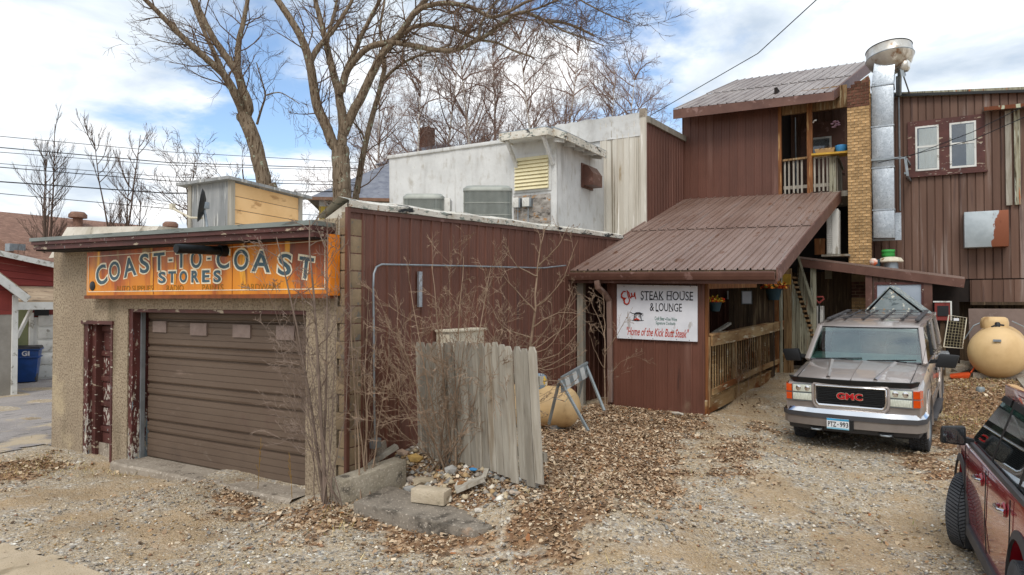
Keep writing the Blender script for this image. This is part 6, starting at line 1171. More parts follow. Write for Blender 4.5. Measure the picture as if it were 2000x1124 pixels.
pt.part(MB().lathe(tc_ + axd * .62 + Z * (r_ + .01), Z, [(.05, -.05), (.05, .07), (.03, .09)], 12).tube([tc_ + axd * .5 + Z * (r_ + .0) - X1 * .1, tc_ + axd * .62 + Z * (r_ + .05), tc_ + axd * .62 + Z * (r_ + .03) + X1 * .12], .02, 8), 'valve', m_black, smooth=50)
for d_ in (.45, 2.3):
    c = tc_ + axd * d_; pt.part(MB().box((c.x - .45, c.y - .08, gz - .12), (c.x + .45, c.y + .08, gz + .13)), 'saddle', m_conc)
pt.part(MB().tube([tc_ + axd * 1.1 + V((-.62, 0, .25)), tc_ + axd * 1.1 + V((-.45, 0, .55)), tc_ + axd * 1.1 + V((-.25, 0, .66))], .015, 6).tube([tc_ + axd * 1.1 + V((.62, 0, .25)), tc_ + axd * 1.1 + V((.45, 0, .55)), tc_ + axd * 1.1 + V((.25, 0, .66))], .015, 6), 'lifting_strap', m_galvp)
cA = PD(1112, 787, 11.0); gz = G(cA.x, cA.y); r2_ = .33; cA.z = gz + r2_ + .03; axd2 = V((-.93, -.22, 0)).normalized(); e2 = [(a / r_ * r2_, b / r_ * r2_) for a, b in endp]
st2 = T('small_propane_tank', 'smaller tan propane tank half hidden behind the grey picket fence', 'propane tank', (cA.x, cA.y, gz)); o_ = cA - axd2 * .18
st2.part(MB().lathe(o_, axd2, e2 + [(r2_, 1.6)] + [(a, 1.85 - b) for a, b in reversed(e2)], 36), 'shell', m_tank, smooth=60); lc_ = o_ + axd2 * .75 + Z * (r2_ - .05)
st2.part(MB().lathe(lc_, Z, [(.20, 0), (.205, .12), (.185, .20), (.14, .235), (.01, .24)], 24), 'dome_lid', m_lid, smooth=60)
for d_ in (.35, 1.4): c = o_ + axd2 * d_; st2.part(MB().box((c.x - .06, c.y - .2, gz - .1), (c.x + .06, c.y + .2, gz + .1)), 'foot', m_galvp)
# ================================================================== PICKET FENCE
fA, fB = PD(818, 884, 9.0), PD(1062, 950, 7.15); fA.z = .40; 
tA, tB = PD(812, 664, 9.0), PD(1047, 676, 7.1)
fn = T('picket_fence', 'short leaning run of grey dog eared picket fence by the rubble heap', 'fence', ((fA + fB) / 2)); nrm = (fB - fA).cross(Z).normalized()
NPk = 19
for i in range(NPk):
    t0, t1 = (i + .03) / NPk, (i + .98) / NPk; b0, b1 = lerp(fA, fB, t0), lerp(fA, fB, t1); q0, q1 = lerp(tA, tB, t0), lerp(tA, tB, t1); k = nrm * RNG.uniform(-.02, .03); d = Z * RNG.uniform(-.035, .025); bd_ = Z * RNG.uniform(-.06, .05)
    poly = [b0 + bd_ + k, b1 + bd_ + k, lerp(b1, q1, .96) + d + k, lerp(q0, q1, .75) + d + k, lerp(q0, q1, .25) + d + k, lerp(b0, q0, .96) + d + k]
    fn.part(MB().prism(poly, nrm * -.02), 'picket', m_woodgrey)
for t in (.2, .75): fn.part(MB().beam(lerp(fA, tA, t) - nrm * .05, lerp(fB, tB, t) - nrm * .05, .045, .09), 'fence_rail', m_woodgrey)
# ================================================================== BARRICADE
bA, bB = PD(1093, 752, 10.3), PD(1144, 722, 10.9); fz = lambda p: G(p.x, p.y)
br = T('barricade', 'folding steel barricade with grey striped board beside the small tan tank', 'barricade', ((bA.x + bB.x) / 2, (bA.y + bB.y) / 2, fz(bA))); dv = (bB - bA).normalized(); nv = dv.cross(Z).normalized()
bd0 = [bA - Z * .12, bB - Z * .12, bB + Z * .10, bA + Z * .10]; bo2 = br.part(MB().hexa([p + nv * .02 for p in bd0], [p + nv * .035 for p in bd0]), 'board', m_barr)
for k in (.16, .45, .74):
    q = [lerp(bA, bB, k + .05) - Z * .118, lerp(bA, bB, k + .20) - Z * .118, lerp(bA, bB, k + .08) + Z * .098, lerp(bA, bB, k - .07) + Z * .098]; br.part(MB().hexa([p + nv * .036 for p in q], [p + nv * .039 for p in q]), 'stripe', m_barrl, bo2)
br.part(MB().beam(bA + Z * .11 + nv * .03, bB + Z * .11 + nv * .03, .03, .03), 'top_rail', m_barr)
for p, (ua, va), (ub, vb) in ((bA, (1072, 826), (1149, 839)), (bB, (1126, 790), (1180, 800))):
    for (u, v), D_ in (((ua, va), 10.6), ((ub, vb), 9.9)):
        g_ = PD(u, v, D_ + (.5 if p is bB else 0)); g_.z = max(G(g_.x, g_.y), g_.z) - .02; br.part(MB().beam(p + Z * .08 + nv * (.0), g_, .035, .035), 'leg', m_barr)
br.part(MB().tube([lerp(bA, PD(1072, 826, 10.6), .35), lerp(bA, PD(1149, 839, 9.9), .2) - Z * .12, lerp(bA, PD(1149, 839, 9.9), .3)], .006, 5), 'chain', m_rust)
# ================================================================== RUBBLE
def gat(u, v): return gp(u, v)
cu0, cu1 = gat(668, 992), gat(795, 948); cu0.z = .02; cu1.z = .30
mb = MB(); 
d_ = (cu1 - cu0); d_.z = 0; sd_ = d_.cross(Z).normalized()
lo = [cu0 + Z * -.15, cu1 + Z * -.2, cu1 - sd_ * .28 + Z * -.2, cu0 - sd_ * .28 + Z * -.15]; hi = [cu0 + Z * .34, cu1 + Z * .16, cu1 - sd_ * .26 + Z * .16, cu0 - sd_ * .26 + Z * .34]
solo(mb.hexa(lo, hi), 'concrete_kerb', m_concdark, 'broken concrete kerb beam jutting from the garage corner', 'concrete kerb', bevel=.03)
q = [gat(690, 1003), gat(925, 1054), gat(985, 1018), gat(870, 975), gat(760, 965)]
zt_s = .135; solo(MB().prism([V((p.x, p.y, -.05)) for p in q], Z * (zt_s + .05 + .05)), 'concrete_slab', m_slab, 'flat stained concrete slab in front of the rubble heap', 'slab', bevel=.015)
a = gat(797, 1001); b = gat(866, 1001); c = V(((a.x + b.x) / 2, (a.y + b.y) / 2 + .1, .17)); dv2 = (b - a); dv2.z = 0; L = dv2.length; dv2.normalize(); solo(MB().obox(c + Z * .10, dv2 * L * .47, dv2.cross(Z) * .095, Z * .075), 'concrete_block', m_blockpale, 'pale rectangular concrete block lying on the stained slab', 'concrete block', bevel=.012)
p = gat(733, 925); solo(MB().obox(V((p.x, p.y, G(p.x, p.y) + .30)), V((.12, .05, .03)), V((-.04, .10, .02)), V((-.01, -.02, .085))), 'broken_block', m_conc, 'pinkish broken block end perched at the garage corner end of the rubble', 'broken block', bevel=.02)
p0, p1 = gat(712, 950), gat(775, 915); solo(MB().beam(p0 + Z * .24, p1 + Z * .28, .11, .05), 'old_plank', m_woodgrey, 'old grey plank lying on the rubble beside the broken block end', 'plank')
p0, p1 = gat(890, 972), gat(945, 952); solo(MB().beam(p0 + Z * .08, p1 + Z * .10, .16, .035).beam(p1 + Z * .1, p1 + V((-.05, .14, .16)), .05, .03), 'broken_board', m_woodgrey, 'splintered light board lying at the foot of the picket fence', 'broken board')
RK = [(812, 902, .11, '#c2a062', 'yellowish angular stone at the top of the rubble heap'), (830, 948, .13, '#b5a68e', 'broad cream stone in the middle of the rubble heap'), (805, 963, .10, '#9c9a96', 'medium grey stone above the pale concrete block'), (803, 942, .09, '#a89c90', 'tan stone left of the broad cream stone'), (883, 925, .10, '#a8a5a0', 'pale grey pointed stone under the bush stems'), (868, 912, .07, '#9c9893', 'small grey stone under the bush stems'), (905, 950, .08, '#9a7048', 'rusty brown stone left of the splintered board'), (1005, 967, .07, '#bfae9c', 'pale round stone lying in the leaves right of the slab'), (845, 885, .08, '#b8aca0', 'whitish stone under the fence corner'), (935, 1000, .05, '#d0c8bc', 'small white stone on the slab edge'), (1324, 813, .13, '#c9c0b2', 'flat pale stone on the ground below the white sign'), (785, 890, .10, '#b29a86', 'pinkish stone against the brown wall'), (1040, 950, .08, '#a8a096', 'grey chip at the foot of the last picket')]
for i, (u, v, r0, c_, lb_) in enumerate(RK):
    p = gat(u, v); z_ = G(p.x, p.y); m = M('stone_%s' % c_[1:], S(c_), tuple(x * .7 for x in S(c_)), 6, rough=.9, bump=.5, bsc=30)
    solo(MB().rock(V((p.x, p.y, z_ + r0 * .35)), r0, RNG, (1.2, .9, .7) if i != 10 else (1.3, .8, .3)), 'stone', m, lb_, 'stone', 'stones in and around the rubble heap')
p = gat(924, 929); solo(MB().rock(V((p.x, p.y, G(p.x, p.y) + .07)), .06, RNG, (1.4, .8, .35)), 'blue_litter', m_blueb, 'crumpled bright blue litter at the foot of the picket fence', 'litter', smooth=60)
# ================================================================== BEHIND THE PEWTER CAR
SD = 16.6; def_ = None
ap, el_, er_ = PY(1738, 561, SD), PY(1692, 607, SD), PY(1813, 617, SD); gz = .66
shk = T('gabled_shack', 'flaking grey gabled shack on a trailer behind the pewter car', 'shack', (ap.x, SD, gz))
bk = Y1 * 1.25 + X1 * .1
body_ = [V((el_.x + .06, SD + .03, gz + .45)), V((er_.x - .06, SD + .03, gz + .45)), V((er_.x - .06, SD + .03, er_.z - .01)), V((ap.x, SD + .03, ap.z - .04)), V((el_.x + .06, SD + .03, el_.z - .01))]
shk.part(MB().prism(body_, bk), 'wall', m_shack)
for P0_, P1_, nm in ((el_ - (ap - el_) * .04, ap, 'roof_slope'), (er_ - (ap - er_) * .06, ap, 'roof_slope')):
    n2 = Z * .035; shk.part(MB().hexa([P0_, P1_, P1_ + bk * 1.06, P0_ + bk * 1.06], [P0_ + n2, P1_ + n2, P1_ + bk * 1.06 + n2, P0_ + bk * 1.06 + n2]), nm, m_shack)
shk.part(MB().box((er_.x - .05, SD + .02, gz + .5), (er_.x + .03, SD + 1.2, er_.z - .02)), 'side_board', M('pale_green_board', S('#a8b4a0'), S('#98a490'), 4))
wc = PY(1852, 697, 16.2); ce = V((wc.x - .1, 16.5, G(wc.x, 16.4) + .33))
wheel(shk, ce, .33, .18, m_galvp); shk.part(MB().box((er_.x - 1.6, SD + .2, gz + .32), (ce.x + .05, SD + .3, gz + .42)), 'axle_frame', m_rust)
shk.part(MB().box((ce.x - .34, ce.y - .36, ce.z + .02), (ce.x - .13, ce.y - .3, ce.z + .48)).box((ce.x - .34, ce.y - .36, ce.z + .48), (ce.x + .12, ce.y + .36, ce.z + .51)), 'mudguard', m_galv)
a, b = PY(1826, 626, 18.6), PY(1856, 591, 18.6); bxt = T('square_box', 'reddish brown box with a square dark opening behind the trailer wheel', 'box', (a.x, 18.6, a.z)); bxt.part(MB().box((a.x, 18.62, a.z), (b.x, 19.0, b.z)), 'box_body', m_redwood); bxt.part(MB().box((a.x + .05, 18.60, a.z + .1), (a.x + .27, 18.619, b.z - .08)), 'opening', m_black); bxt.part(MB().box((a.x - .03, 18.6, b.z), (b.x + .03, 19.0, b.z + .03)).box((b.x, 18.6, a.z), (b.x + .03, 19, b.z)), 'edge_strip', m_wtrim); bxt.part(MB().box((a.x + .1, 18.7, .5), (b.x - .1, 18.9, a.z)), 'stand', m_wooddark)
w4 = [PY(1843, 678, 18.2), PY(1880, 681, 18.2), PY(1888, 621, 18.35), PY(1853, 616, 18.35)]
wr = T('wire_rack', 'cream wire shelf rack leaning beside the reddish box', 'wire rack', (w4[0] + w4[1]) / 2); wr.part(MB().tube(w4 + [w4[0]], .012, 6), 'frame', m_cream)
g_ = MB()
for k in range(1, 11): g_.tube([lerp(w4[0], w4[3], k / 11), lerp(w4[1], w4[2], k / 11)], .005, 4)
for k in range(1, 6): g_.tube([lerp(w4[0], w4[1], k / 6), lerp(w4[3], w4[2], k / 6)], .005, 4)
wr.part(g_, 'grid', m_wiretan); q = lerp(lerp(w4[3], w4[2], .5), w4[0], .1); wr.part(MB().obox(q - Y1 * .02, X1 * .05, Y1 * .005, Z * .03), 'tag', m_signw)
p = PY(1874, 690, 17.9); zg = G(p.x, 17.9); scp = T('orange_scoop', 'orange plastic snow scoop lying below the wire rack', 'shovel', (p.x, 17.9, zg)); scp.part(MB().hexa([V((p.x - .16, 17.8, zg + .0)), V((p.x + .16, 17.8, zg + .02)), V((p.x + .16, 18.1, zg + .04)), V((p.x - .16, 18.1, zg + .02))], [V((p.x - .19, 17.78, zg + .05)), V((p.x + .2, 17.78, zg + .13)), V((p.x + .18, 18.1, zg + .15)), V((p.x - .18, 18.1, zg + .08))]), 'pan', m_orange, bevel=.02); scp.part(MB().tube([V((p.x + .2, 17.9, zg + .14)), V((p.x + .42, 18.0, zg + .5))], .018, 8), 'handle', m_orange)
p = PY(1600, 588, 19.2); shv = T('shovel', 'black shafted shovel with reddish grip standing under the lean-to', 'shovel', (p.x, 19.2, .7)); shv.part(MB().tube([p - Z * .06, V((p.x - .02, 19.15, 1.0))], .022, 8), 'shaft', m_black); shv.part(MB().tube([p + V((0, 0, -.06)), p + V((-.11, 0, .05)), p + V((-.09, 0, .10)), p + V((.09, 0, .10)), p + V((.11, 0, .05)), p + V((0, 0, -.06))], .026, 8), 'grip', m_redwood, smooth=60); shv.part(MB().box((p.x - .15, 19.12, .68), (p.x + .13, 19.16, 1.02)), 'blade', m_soot, bevel=.01)
a, b = PY(1591, 640, 19.6), PY(1608, 598, 19.6); solo(MB().box((a.x, 19.5, a.z + .02), (b.x, 19.9, b.z)), 'storage_box', m_acw, 'upper pale storage box stacked under the lean-to beside the shovel', 'box', bevel=.02); solo(MB().box((a.x - .02, 19.5, .68), (b.x + .02, 19.9, a.z + .01)), 'storage_box', m_acw, 'lower pale storage box stacked under the lean-to beside the shovel', 'box', bevel=.02)
p0 = gp(1985, 742); p1 = gp(2030, 800); solo(MB().beam(V((p0.x, p0.y, p0.z + .06)), V((p1.x, p1.y, p1.z + .06)), .12, .16).beam(V((p0.x, p0.y, p0.z + .08)), V((p0.x + .8, p0.y + .1, p0.z + .08)), .12, .16), 'edging_timber', m_woodgrey, 'grey edging timber on the ground at the right of the big tank', 'timber')
p = gp(1915, 765); solo(MB().lathe(V((p.x, p.y, p.z - .02)), Z, [(.075, 0), (.08, .08), (.06, .11), (.01, .11)], 14), 'tin_can', m_barr, 'small round tin standing in the dry grass before the big tank', 'tin', smooth=50)
p = gp(1933, 755); solo(MB().box((p.x - .1, p.y - .06, p.z - .02), (p.x + .1, p.y + .06, p.z + .05)), 'loose_brick', m_block, 'pale brick lying in the dry grass below the big tank', 'brick', bevel=.008); p = gp(1882, 728); solo(MB().rock(V((p.x, p.y, p.z + .05)), .28, RNG, (1.2, .8, .5)), 'grey_boulder', m_conc, 'grey lump of stone at the left foot of the big tank', 'boulder')

# ================================================================== FAR LEFT: NEIGHBOURING SHEDS, BIN
XS = -23.5
rsd = T('red_shed', 'red boarded shed with tan lean-to roof and white overhead door behind the lane', 'shed', (XS, 12, -.1))
def PXs(u, v, X=XS): return PX(u, v, X)
ya, yb2 = PXs(-60, 560).y, PXs(128, 560).y
ztl, ztr = PXs(-60, 488).z, PXs(128, 525).z; zbm = PXs(60, 563).z
N_ = 5
for i in range(N_):
    z0l, z1l = lerp(zbm - .1, ztl, i / N_), lerp(zbm - .1, ztl, (i + .97) / N_); z0r, z1r = lerp(zbm - .1, ztr, i / N_), lerp(zbm - .1, ztr, (i + .97) / N_)
    rsd.part(MB().hexa([V((XS, ya, z0l)), V((XS + .05, ya, z0l)), V((XS + .05, yb2, z0r)), V((XS, yb2, z0r))], [V((XS, ya, z1l)), V((XS + .025, ya, z1l)), V((XS + .025, yb2, z1r)), V((XS, yb2, z1r))]), 'wall_board', m_redwood)
rsd.part(MB().box((XS - 4, ya, -.2), (XS - .01, yb2, min(ztl, ztr))), 'wall', m_redwood)
e0, e1 = PXs(-60, 482, XS + .35), PXs(130, 524, XS + .35); rsd.part(MB().hexa([e0 - Z * .02, e1 - Z * .02, e1 + V((-4, 0, .5)), e0 + V((-4, 0, .5))], [e0 + Z * .10, e1 + Z * .10, e1 + V((-4, 0, .62)), e0 + V((-4, 0, .62))]), 'roof', m_shingle); rsd.part(MB().beam(e0 + V((.03, 0, 0)), e1 + V((.03, 0, 0)), .04, .16), 'roof_fascia', m_wtrim)
l0, l1, l2, l3 = PXs(28, 589, XS + 1.5), PXs(130, 589, XS + 1.5), PXs(130, 562), PXs(36, 563)
l0.z = l1.z; l3.z = l2.z
rsd.part(MB().hexa([l0 - Z * .03, l1 - Z * .03, l2 - Z * .03, l3 - Z * .03], [l0 + Z * .03, l1 + Z * .03, l2 + Z * .03, l3 + Z * .03]), 'lean_to_roof', m_shingletan)
rsd.part(MB().beam(l0 - Z * .13, l1 - Z * .13, .08, .22), 'beam', m_wtrim)
a, b = PXs(62, 733), PXs(128, 604); gdr = rsd.part(MB().box((XS + .04, a.y, -.05), (XS + .08, b.y + .5, b.z - .25)), 'garage_door', m_wtrim)
for i in range(5): rsd.part(MB().box((XS + .081, a.y + .12, .02 + i * .4), (XS + .11, b.y + .4, .36 + i * .4)), 'door_panel', m_wtrim, gdr, bevel=.012)
a2, b2 = PXs(63, 617), PXs(92, 602); rsd.part(MB().box((XS + .115, a2.y, a2.z), (XS + .125, b2.y, b2.z)), 'door_window', m_black, gdr)
rsd.part(MB().box((XS + .03, PXs(54, 700).y, -.1), (XS + .12, PXs(61, 700).y, b.z - .1)), 'door_frame', m_wtrim); rsd.part(MB().box((XS + .02, PXs(26, 650).y, -.1), (XS + .03, PXs(54, 650).y, b.z + .1)), 'side_wall', m_green)
rsd.part(MB().beam(PXs(33, 660, XS + 1.1), PXs(63, 600, XS + .9), .07, .09), 'brace', m_wtrim)
XQ = -20.2
gs = T('grey_shed', 'small grey walled shed with white gable trim cut off by the left edge', 'shed', (XQ, 8, -.1))
ya = PX(-120, 600, XQ).y; yb2 = PX(23, 600, XQ).y; zt_ = PX(23, 577, XQ).z
gs.part(MB().box((XQ - 3, ya, -.3), (XQ, yb2, zt_ - .5)), 'wall', m_greywall); gs.part(MB().prism([V((XQ + .01, ya, zt_ - .5)), V((XQ + .01, yb2, zt_ - .5)), V((XQ + .01, yb2, zt_)), V((XQ + .01, (ya + yb2) / 2, zt_ + 1.0)), V((XQ + .01, ya, zt_))], (-3, 0, 0)), 'gable', m_redwood)
gs.part(MB().box((XQ - .05, yb2, -.2), (XQ + .05, yb2 + .13, zt_)), 'corner_board', m_wtrim)
r0, r1 = PX(54, 580, XQ + .25), PX(-2, 538, XQ + .25); r2_ = r1 + (r1 - r0) * .6
gs.part(MB().hexa([r0, r2_, r2_ + V((-3.4, 0, 0)), r0 + V((-3.4, 0, 0))], [r0 + Z * .1, r2_ + Z * .1, r2_ + V((-3.4, 0, .1)), r0 + V((-3.4, 0, .1))]), 'roof', m_shingletan); gs.part(MB().beam(r0 - Z * .08 + X1 * .03, r2_ - Z * .08 + X1 * .03, .05, .2), 'barge_board', m_wtrim)
# blue wheeled bin
pb_ = PD(53, 747, 20.6); pb_.z = G(pb_.x, pb_.y) + .01; rt = Matrix.Rotation(math.radians(58), 3, 'Z')
bn_ = T('wheelie_bin', 'blue wheeled refuse bin with white logo before the white door', 'refuse bin', pb_, rot=(0, 0, math.radians(58)), local=True)
bn_.part(MB().hexa([V((-.24, -.26, .05)), V((.24, -.26, .05)), V((.24, .26, .05)), V((-.24, .26, .05))], [V((-.33, -.33, 1.02)), V((.33, -.33, 1.02)), V((.33, .36, 1.02)), V((-.33, .36, 1.02))]), 'bin_body', m_bin, bevel=.03)
bn_.part(MB().box((-.345, -.345, .76), (.345, .37, .80)).box((-.35, -.36, .99), (.37, .38, 1.03)), 'rim', m_bin, bevel=.01)
bn_.part(MB().hexa([V((-.36, -.37, 1.03)), V((.36, -.37, 1.03)), V((.36, .42, 1.03)), V((-.36, .42, 1.03))], [V((-.33, -.33, 1.09)), V((.33, -.33, 1.09)), V((.33, .38, 1.11)), V((-.33, .38, 1.11))]), 'lid', M('bin_lid', S('#2a2a34'), S('#22222c'), 5, rough=.5), bevel=.015)
for xx in (-.27, .2): bn_.part(MB().lathe(V((xx, .27 if False else -.12, .15)), X1, [(.03, 0), (.14, .0), (.15, .02), (.15, .06), (.13, .07), (.03, .07)], 24), 'wheel', m_tire, smooth=40)
lg = MB(); place_text(lg, 'G', V((-.03, -.335, .90)), X1, Z, .15, .13, .03); lg.box((.05, -.338, .83), (.075, -.335, .97)); lg.box((.08, -.338, .83), (.095, -.335, .97)); bn_.part(lg, 'logo', m_signw)
lg2 = MB(); place_text(lg2, '218-365-4090', V((0, -.318, .715)) if False else V((-.0, -.337, .79)), X1, Z, .03, .24, .01); bn_.part(lg2, 'logo_text', m_signw)
# long brown shingled roof beyond
XD = -38.0
bh = T('long_roofed_building', 'long low building with brown shingle roof and mushroom vents beyond the lane', 'building', (XD, 22, 0))
ra, rb_ = PX(-80, 406, XD), PX(520, 468, XD); rb_.z = ra.z; 
y0_, y1_ = ra.y, rb_.y
bh.part(MB().hexa([V((XD + 7, y0_, ra.z - 2.9)), V((XD + 7, y1_, ra.z - 2.9)), V((XD - 7, y1_, ra.z - 2.9)), V((XD - 7, y0_, ra.z - 2.9))], [V((XD + .03, y0_, ra.z)), V((XD + .03, y1_, ra.z)), V((XD - .03, y1_, ra.z)), V((XD - .03, y0_, ra.z))]), 'roof', m_shingle)
bh.part(MB().box((XD - 6.4, y0_ + .3, -.2), (XD + 6.4, y1_ - .3, ra.z - 2.92)), 'wall', M('red_brick_wall', S('#7d5044'), S('#6b453b'), 4, rough=.9, vor=(8, .4, S('#5a3a32'))))
for u in (152, 333):
    p = PX(u, 430, XD + 1.0); bh.part(MB().lathe(V((p.x, p.y, ra.z - .5)), Z, [(.22, 0), (.22, .42), (.42, .45), (.42, .62), (.3, .75), (.01, .78)], 16), 'roof_vent', m_shingle, smooth=45)
p = PX(30, 478, XD + 5); bh.part(MB().box((p.x - .2, p.y - .3, p.z - .3), (p.x + .2, p.y + .3, p.z + .02)), 'roof_vent', m_galvp)
# yellow house behind the garage
DH = 31; hA, hB = PD(598, 389, DH), PD(790, 360, DH + 2); 
hs_ = T('yellow_house', 'yellow walled house with grey hipped roof glimpsed between the trunks', 'house', (PD(690, 420, DH).x, PD(690, 420, DH).y, 0))
dr_ = (PD(900, 400, DH + 1) - PD(598, 400, DH)); dr_.z = 0; dr_.normalize(); bk_ = Z.cross(dr_); 
E0 = PD(598, 388, DH); E0.z = PD(598, 388, DH).z; Wd = 11.0; Dp = 10
c_ = [E0, E0 + dr_ * Wd, E0 + dr_ * Wd + bk_ * Dp, E0 + bk_ * Dp]; apx = PD(755, 296, DH + 5); R0 = E0 + dr_ * 4.6 + bk_ * 5; R0.z = apx.z; R1 = R0 + dr_ * 2.2
mb = MB().add(c_ + [R0, R1], [(0, 1, 5, 4), (1, 2, 5), (2, 3, 4, 5), (3, 0, 4), (0, 3, 2, 1)]); rf_ = hs_.part(mb, 'roof', m_shinglegrey)
w4_ = [E0 + dr_ * .5 + bk_ * .5, E0 + dr_ * (Wd - .5) + bk_ * .5, E0 + dr_ * (Wd - .5) + bk_ * (Dp - .5), E0 + dr_ * .5 + bk_ * (Dp - .5)]
hs_.part(MB().prism([V((p.x, p.y, 0)) for p in w4_], Z * (E0.z - .28)), 'wall', m_ywall); hs_.part(MB().prism([V((p.x, p.y, E0.z - .28)) - bk_ * .02 for p in w4_], Z * .27), 'frieze', m_wtrim)
hs_.part(MB().beam(E0 + Z * .0 - bk_ * .05, E0 + dr_ * Wd - bk_ * .05, .12, .14), 'gutter', M('brown_gutter', S('#8a6a55'), S('#7a5c4a'), 4))
for t in (2.4, 4.3): q = E0 + dr_ * t + bk_ * .45; hs_.part(MB().obox(V((q.x, q.y, E0.z - 1.7)), dr_ * .5, bk_ * .05, Z * .7), 'window', m_wtrim); hs_.part(MB().obox(V((q.x, q.y, E0.z - 1.7)) - bk_ * .06, dr_ * .42, bk_ * .01, Z * .62), 'pane', m_hglass)
p = PD(833, 268, DH + 9); hs2 = T('far_house', 'dark roofed house with brick chimney showing above the white wall', 'house', (p.x, p.y, 0)); 
hs2.part(MB().box((p.x - .35, p.y - .35, p.z - 3.5), (p.x + .35, p.y + .35, p.z + .5)), 'chimney', m_brickdark); hs2.part(MB().hexa([V((p.x - 1.3, p.y - 3, p.z - 2.0)), V((p.x + 2.6, p.y - 3, p.z - 2.0)), V((p.x + 2.6, p.y + 3, p.z - 2.0)), V((p.x - 1.3, p.y + 3, p.z - 2.0))], [V((p.x - .1, p.y - .2, p.z - .6)), V((p.x + 1.6, p.y - .2, p.z - .6)), V((p.x + 1.6, p.y + .2, p.z - .6)), V((p.x - .1, p.y + .2, p.z - .6))]), 'roof', m_shinglegrey); hs2.part(MB().box((p.x - 1.0, p.y - 2.6, 0), (p.x + 2.3, p.y + 2.6, p.z - 2.02)), 'wall', m_greywall)
# ================================================================== CABLES
def cable(pts, r, label, grp):
    a = pts; P = []
    for i in range(len(a) - 1):
        for k in range(8): P.append(lerp(a[i], a[i + 1], k / 8))
    P.append(a[-1]); solo(MB().tube(P, r, 5), 'power_line', m_wire, label, 'cable', grp, smooth=60)
for k, (v0, v1, v2, D_, r) in enumerate(((268, 297, 318, 27, .013), (290, 318, 330, 27, .02), (300, 323, 334, 27, .013), (322, 346, 357, 26, .012), (329, 354, 362, 26, .018), (358, 378, 374, 25, .024), (380, 408, 424, 25, .014))):
    cable([PD(-60, v0 - 7, D_), PD(330, v1, D_ + 3), PD(700, v2, D_ + 6)], r, '%s of the bundle of cables crossing the sky at left' % ['topmost', 'second', 'third', 'fourth', 'fifth', 'thick sixth', 'lowest'][k] , 'cables crossing the sky at left')
cable([PD(1660, -60, 14), PD(1480, 105, 18), PD(1270, 226, 24)], .012, 'single cable slanting from the top edge to the white wall', 'single service cables'); 
e_ = PY(1768, 309, YQ - .05)
cable([PD(2060, 178, 12), PD(1900, 258, 14.5), e_], .008, 'upper of two thin cables running to the bracket on the duct', 'cables to the duct bracket'); cable([PD(2060, 203, 12), PD(1900, 274, 14.5), e_ - Z * .06 - X1 * .6], .008, 'lower of two thin cables running to the bracket on the duct', 'cables to the duct bracket')
# ================================================================== TREES
def stick(mb, pts, r0, r1, n=3):
    d = (pts[-1] - pts[0]); d = d.normalized() if d.length > 1e-6 else Z
    a = d.orthogonal().normalized(); b = d.cross(a); m = len(pts); o = len(mb.v); cs = [(math.cos(2 * math.pi * k / n), math.sin(2 * math.pi * k / n)) for k in range(n)]
    for i, p in enumerate(pts):
        r = r0 + (r1 - r0) * i / (m - 1)
        for c, s in cs: mb.v.append((p.x + (a.x * c + b.x * s) * r, p.y + (a.y * c + b.y * s) * r, p.z + (a.z * c + b.z * s) * r))
    for i in range(m - 1):
        for k in range(n): k2 = (k + 1) % n; mb.f.append((o + i * n + k, o + i * n + k2, o + (i + 1) * n + k2, o + (i + 1) * n + k))
def rv(rng): return V((rng.gauss(0, 1), rng.gauss(0, 1), rng.gauss(0, 1)))
MINR = [.004]
def grow(mb, p, d, L, r, lvl, rng, up=.12, spread=.75, nch=4, wig=.16, ns=4, taper=.35, lr=(.45, .75), tmin=.25, nmin=3):
    pts = [p]; dd = V(d); ds = []
    for i in range(ns):
        dd = (dd + rv(rng) * wig + Z * up).normalized(); ds.append(dd.copy()); p = p + dd * (L / ns); pts.append(p)
    stick(mb, pts, r, r * taper, max(nmin, 3 if r < .02 else 5))
    if lvl > 0:
        for k in range(nch):
            t = tmin + (1 - tmin) * (k + rng.uniform(.2, .95)) / nch; i = min(int(t * ns), ns - 1); f = t * ns - i; q = pts[i].lerp(pts[i + 1], min(f, 1))
            side = rv(rng); side = (side - ds[i] * side.dot(ds[i])).normalized(); sp_ = spread * rng.uniform(.7, 1.3)
            grow(mb, q, (ds[i] * math.cos(sp_) + side * math.sin(sp_)).normalized(), L * rng.uniform(*lr) * (1.1 - .5 * t), max(r * (1 - (1 - taper) * t) * .62, MINR[0]), lvl - 1, rng, up, spread, nch, wig, max(3, ns - 1), taper, lr, tmin, nmin)
def smooth_path(P, k=5):
    out = []
    for i in range(len(P) - 1):
        p0, p1, p2, p3 = P[max(i - 1, 0)], P[i], P[i + 1], P[min(i + 2, len(P) - 1)]
        for j in range(k):
            t = j / k; out.append(.5 * ((2 * p1) + (p2 - p0) * t + (2 * p0 - 5 * p1 + 4 * p2 - p3) * t * t + (3 * p1 - p0 - 3 * p2 + p3) * t ** 3))
    out.append(P[-1]); return out
MINR[0] = .006
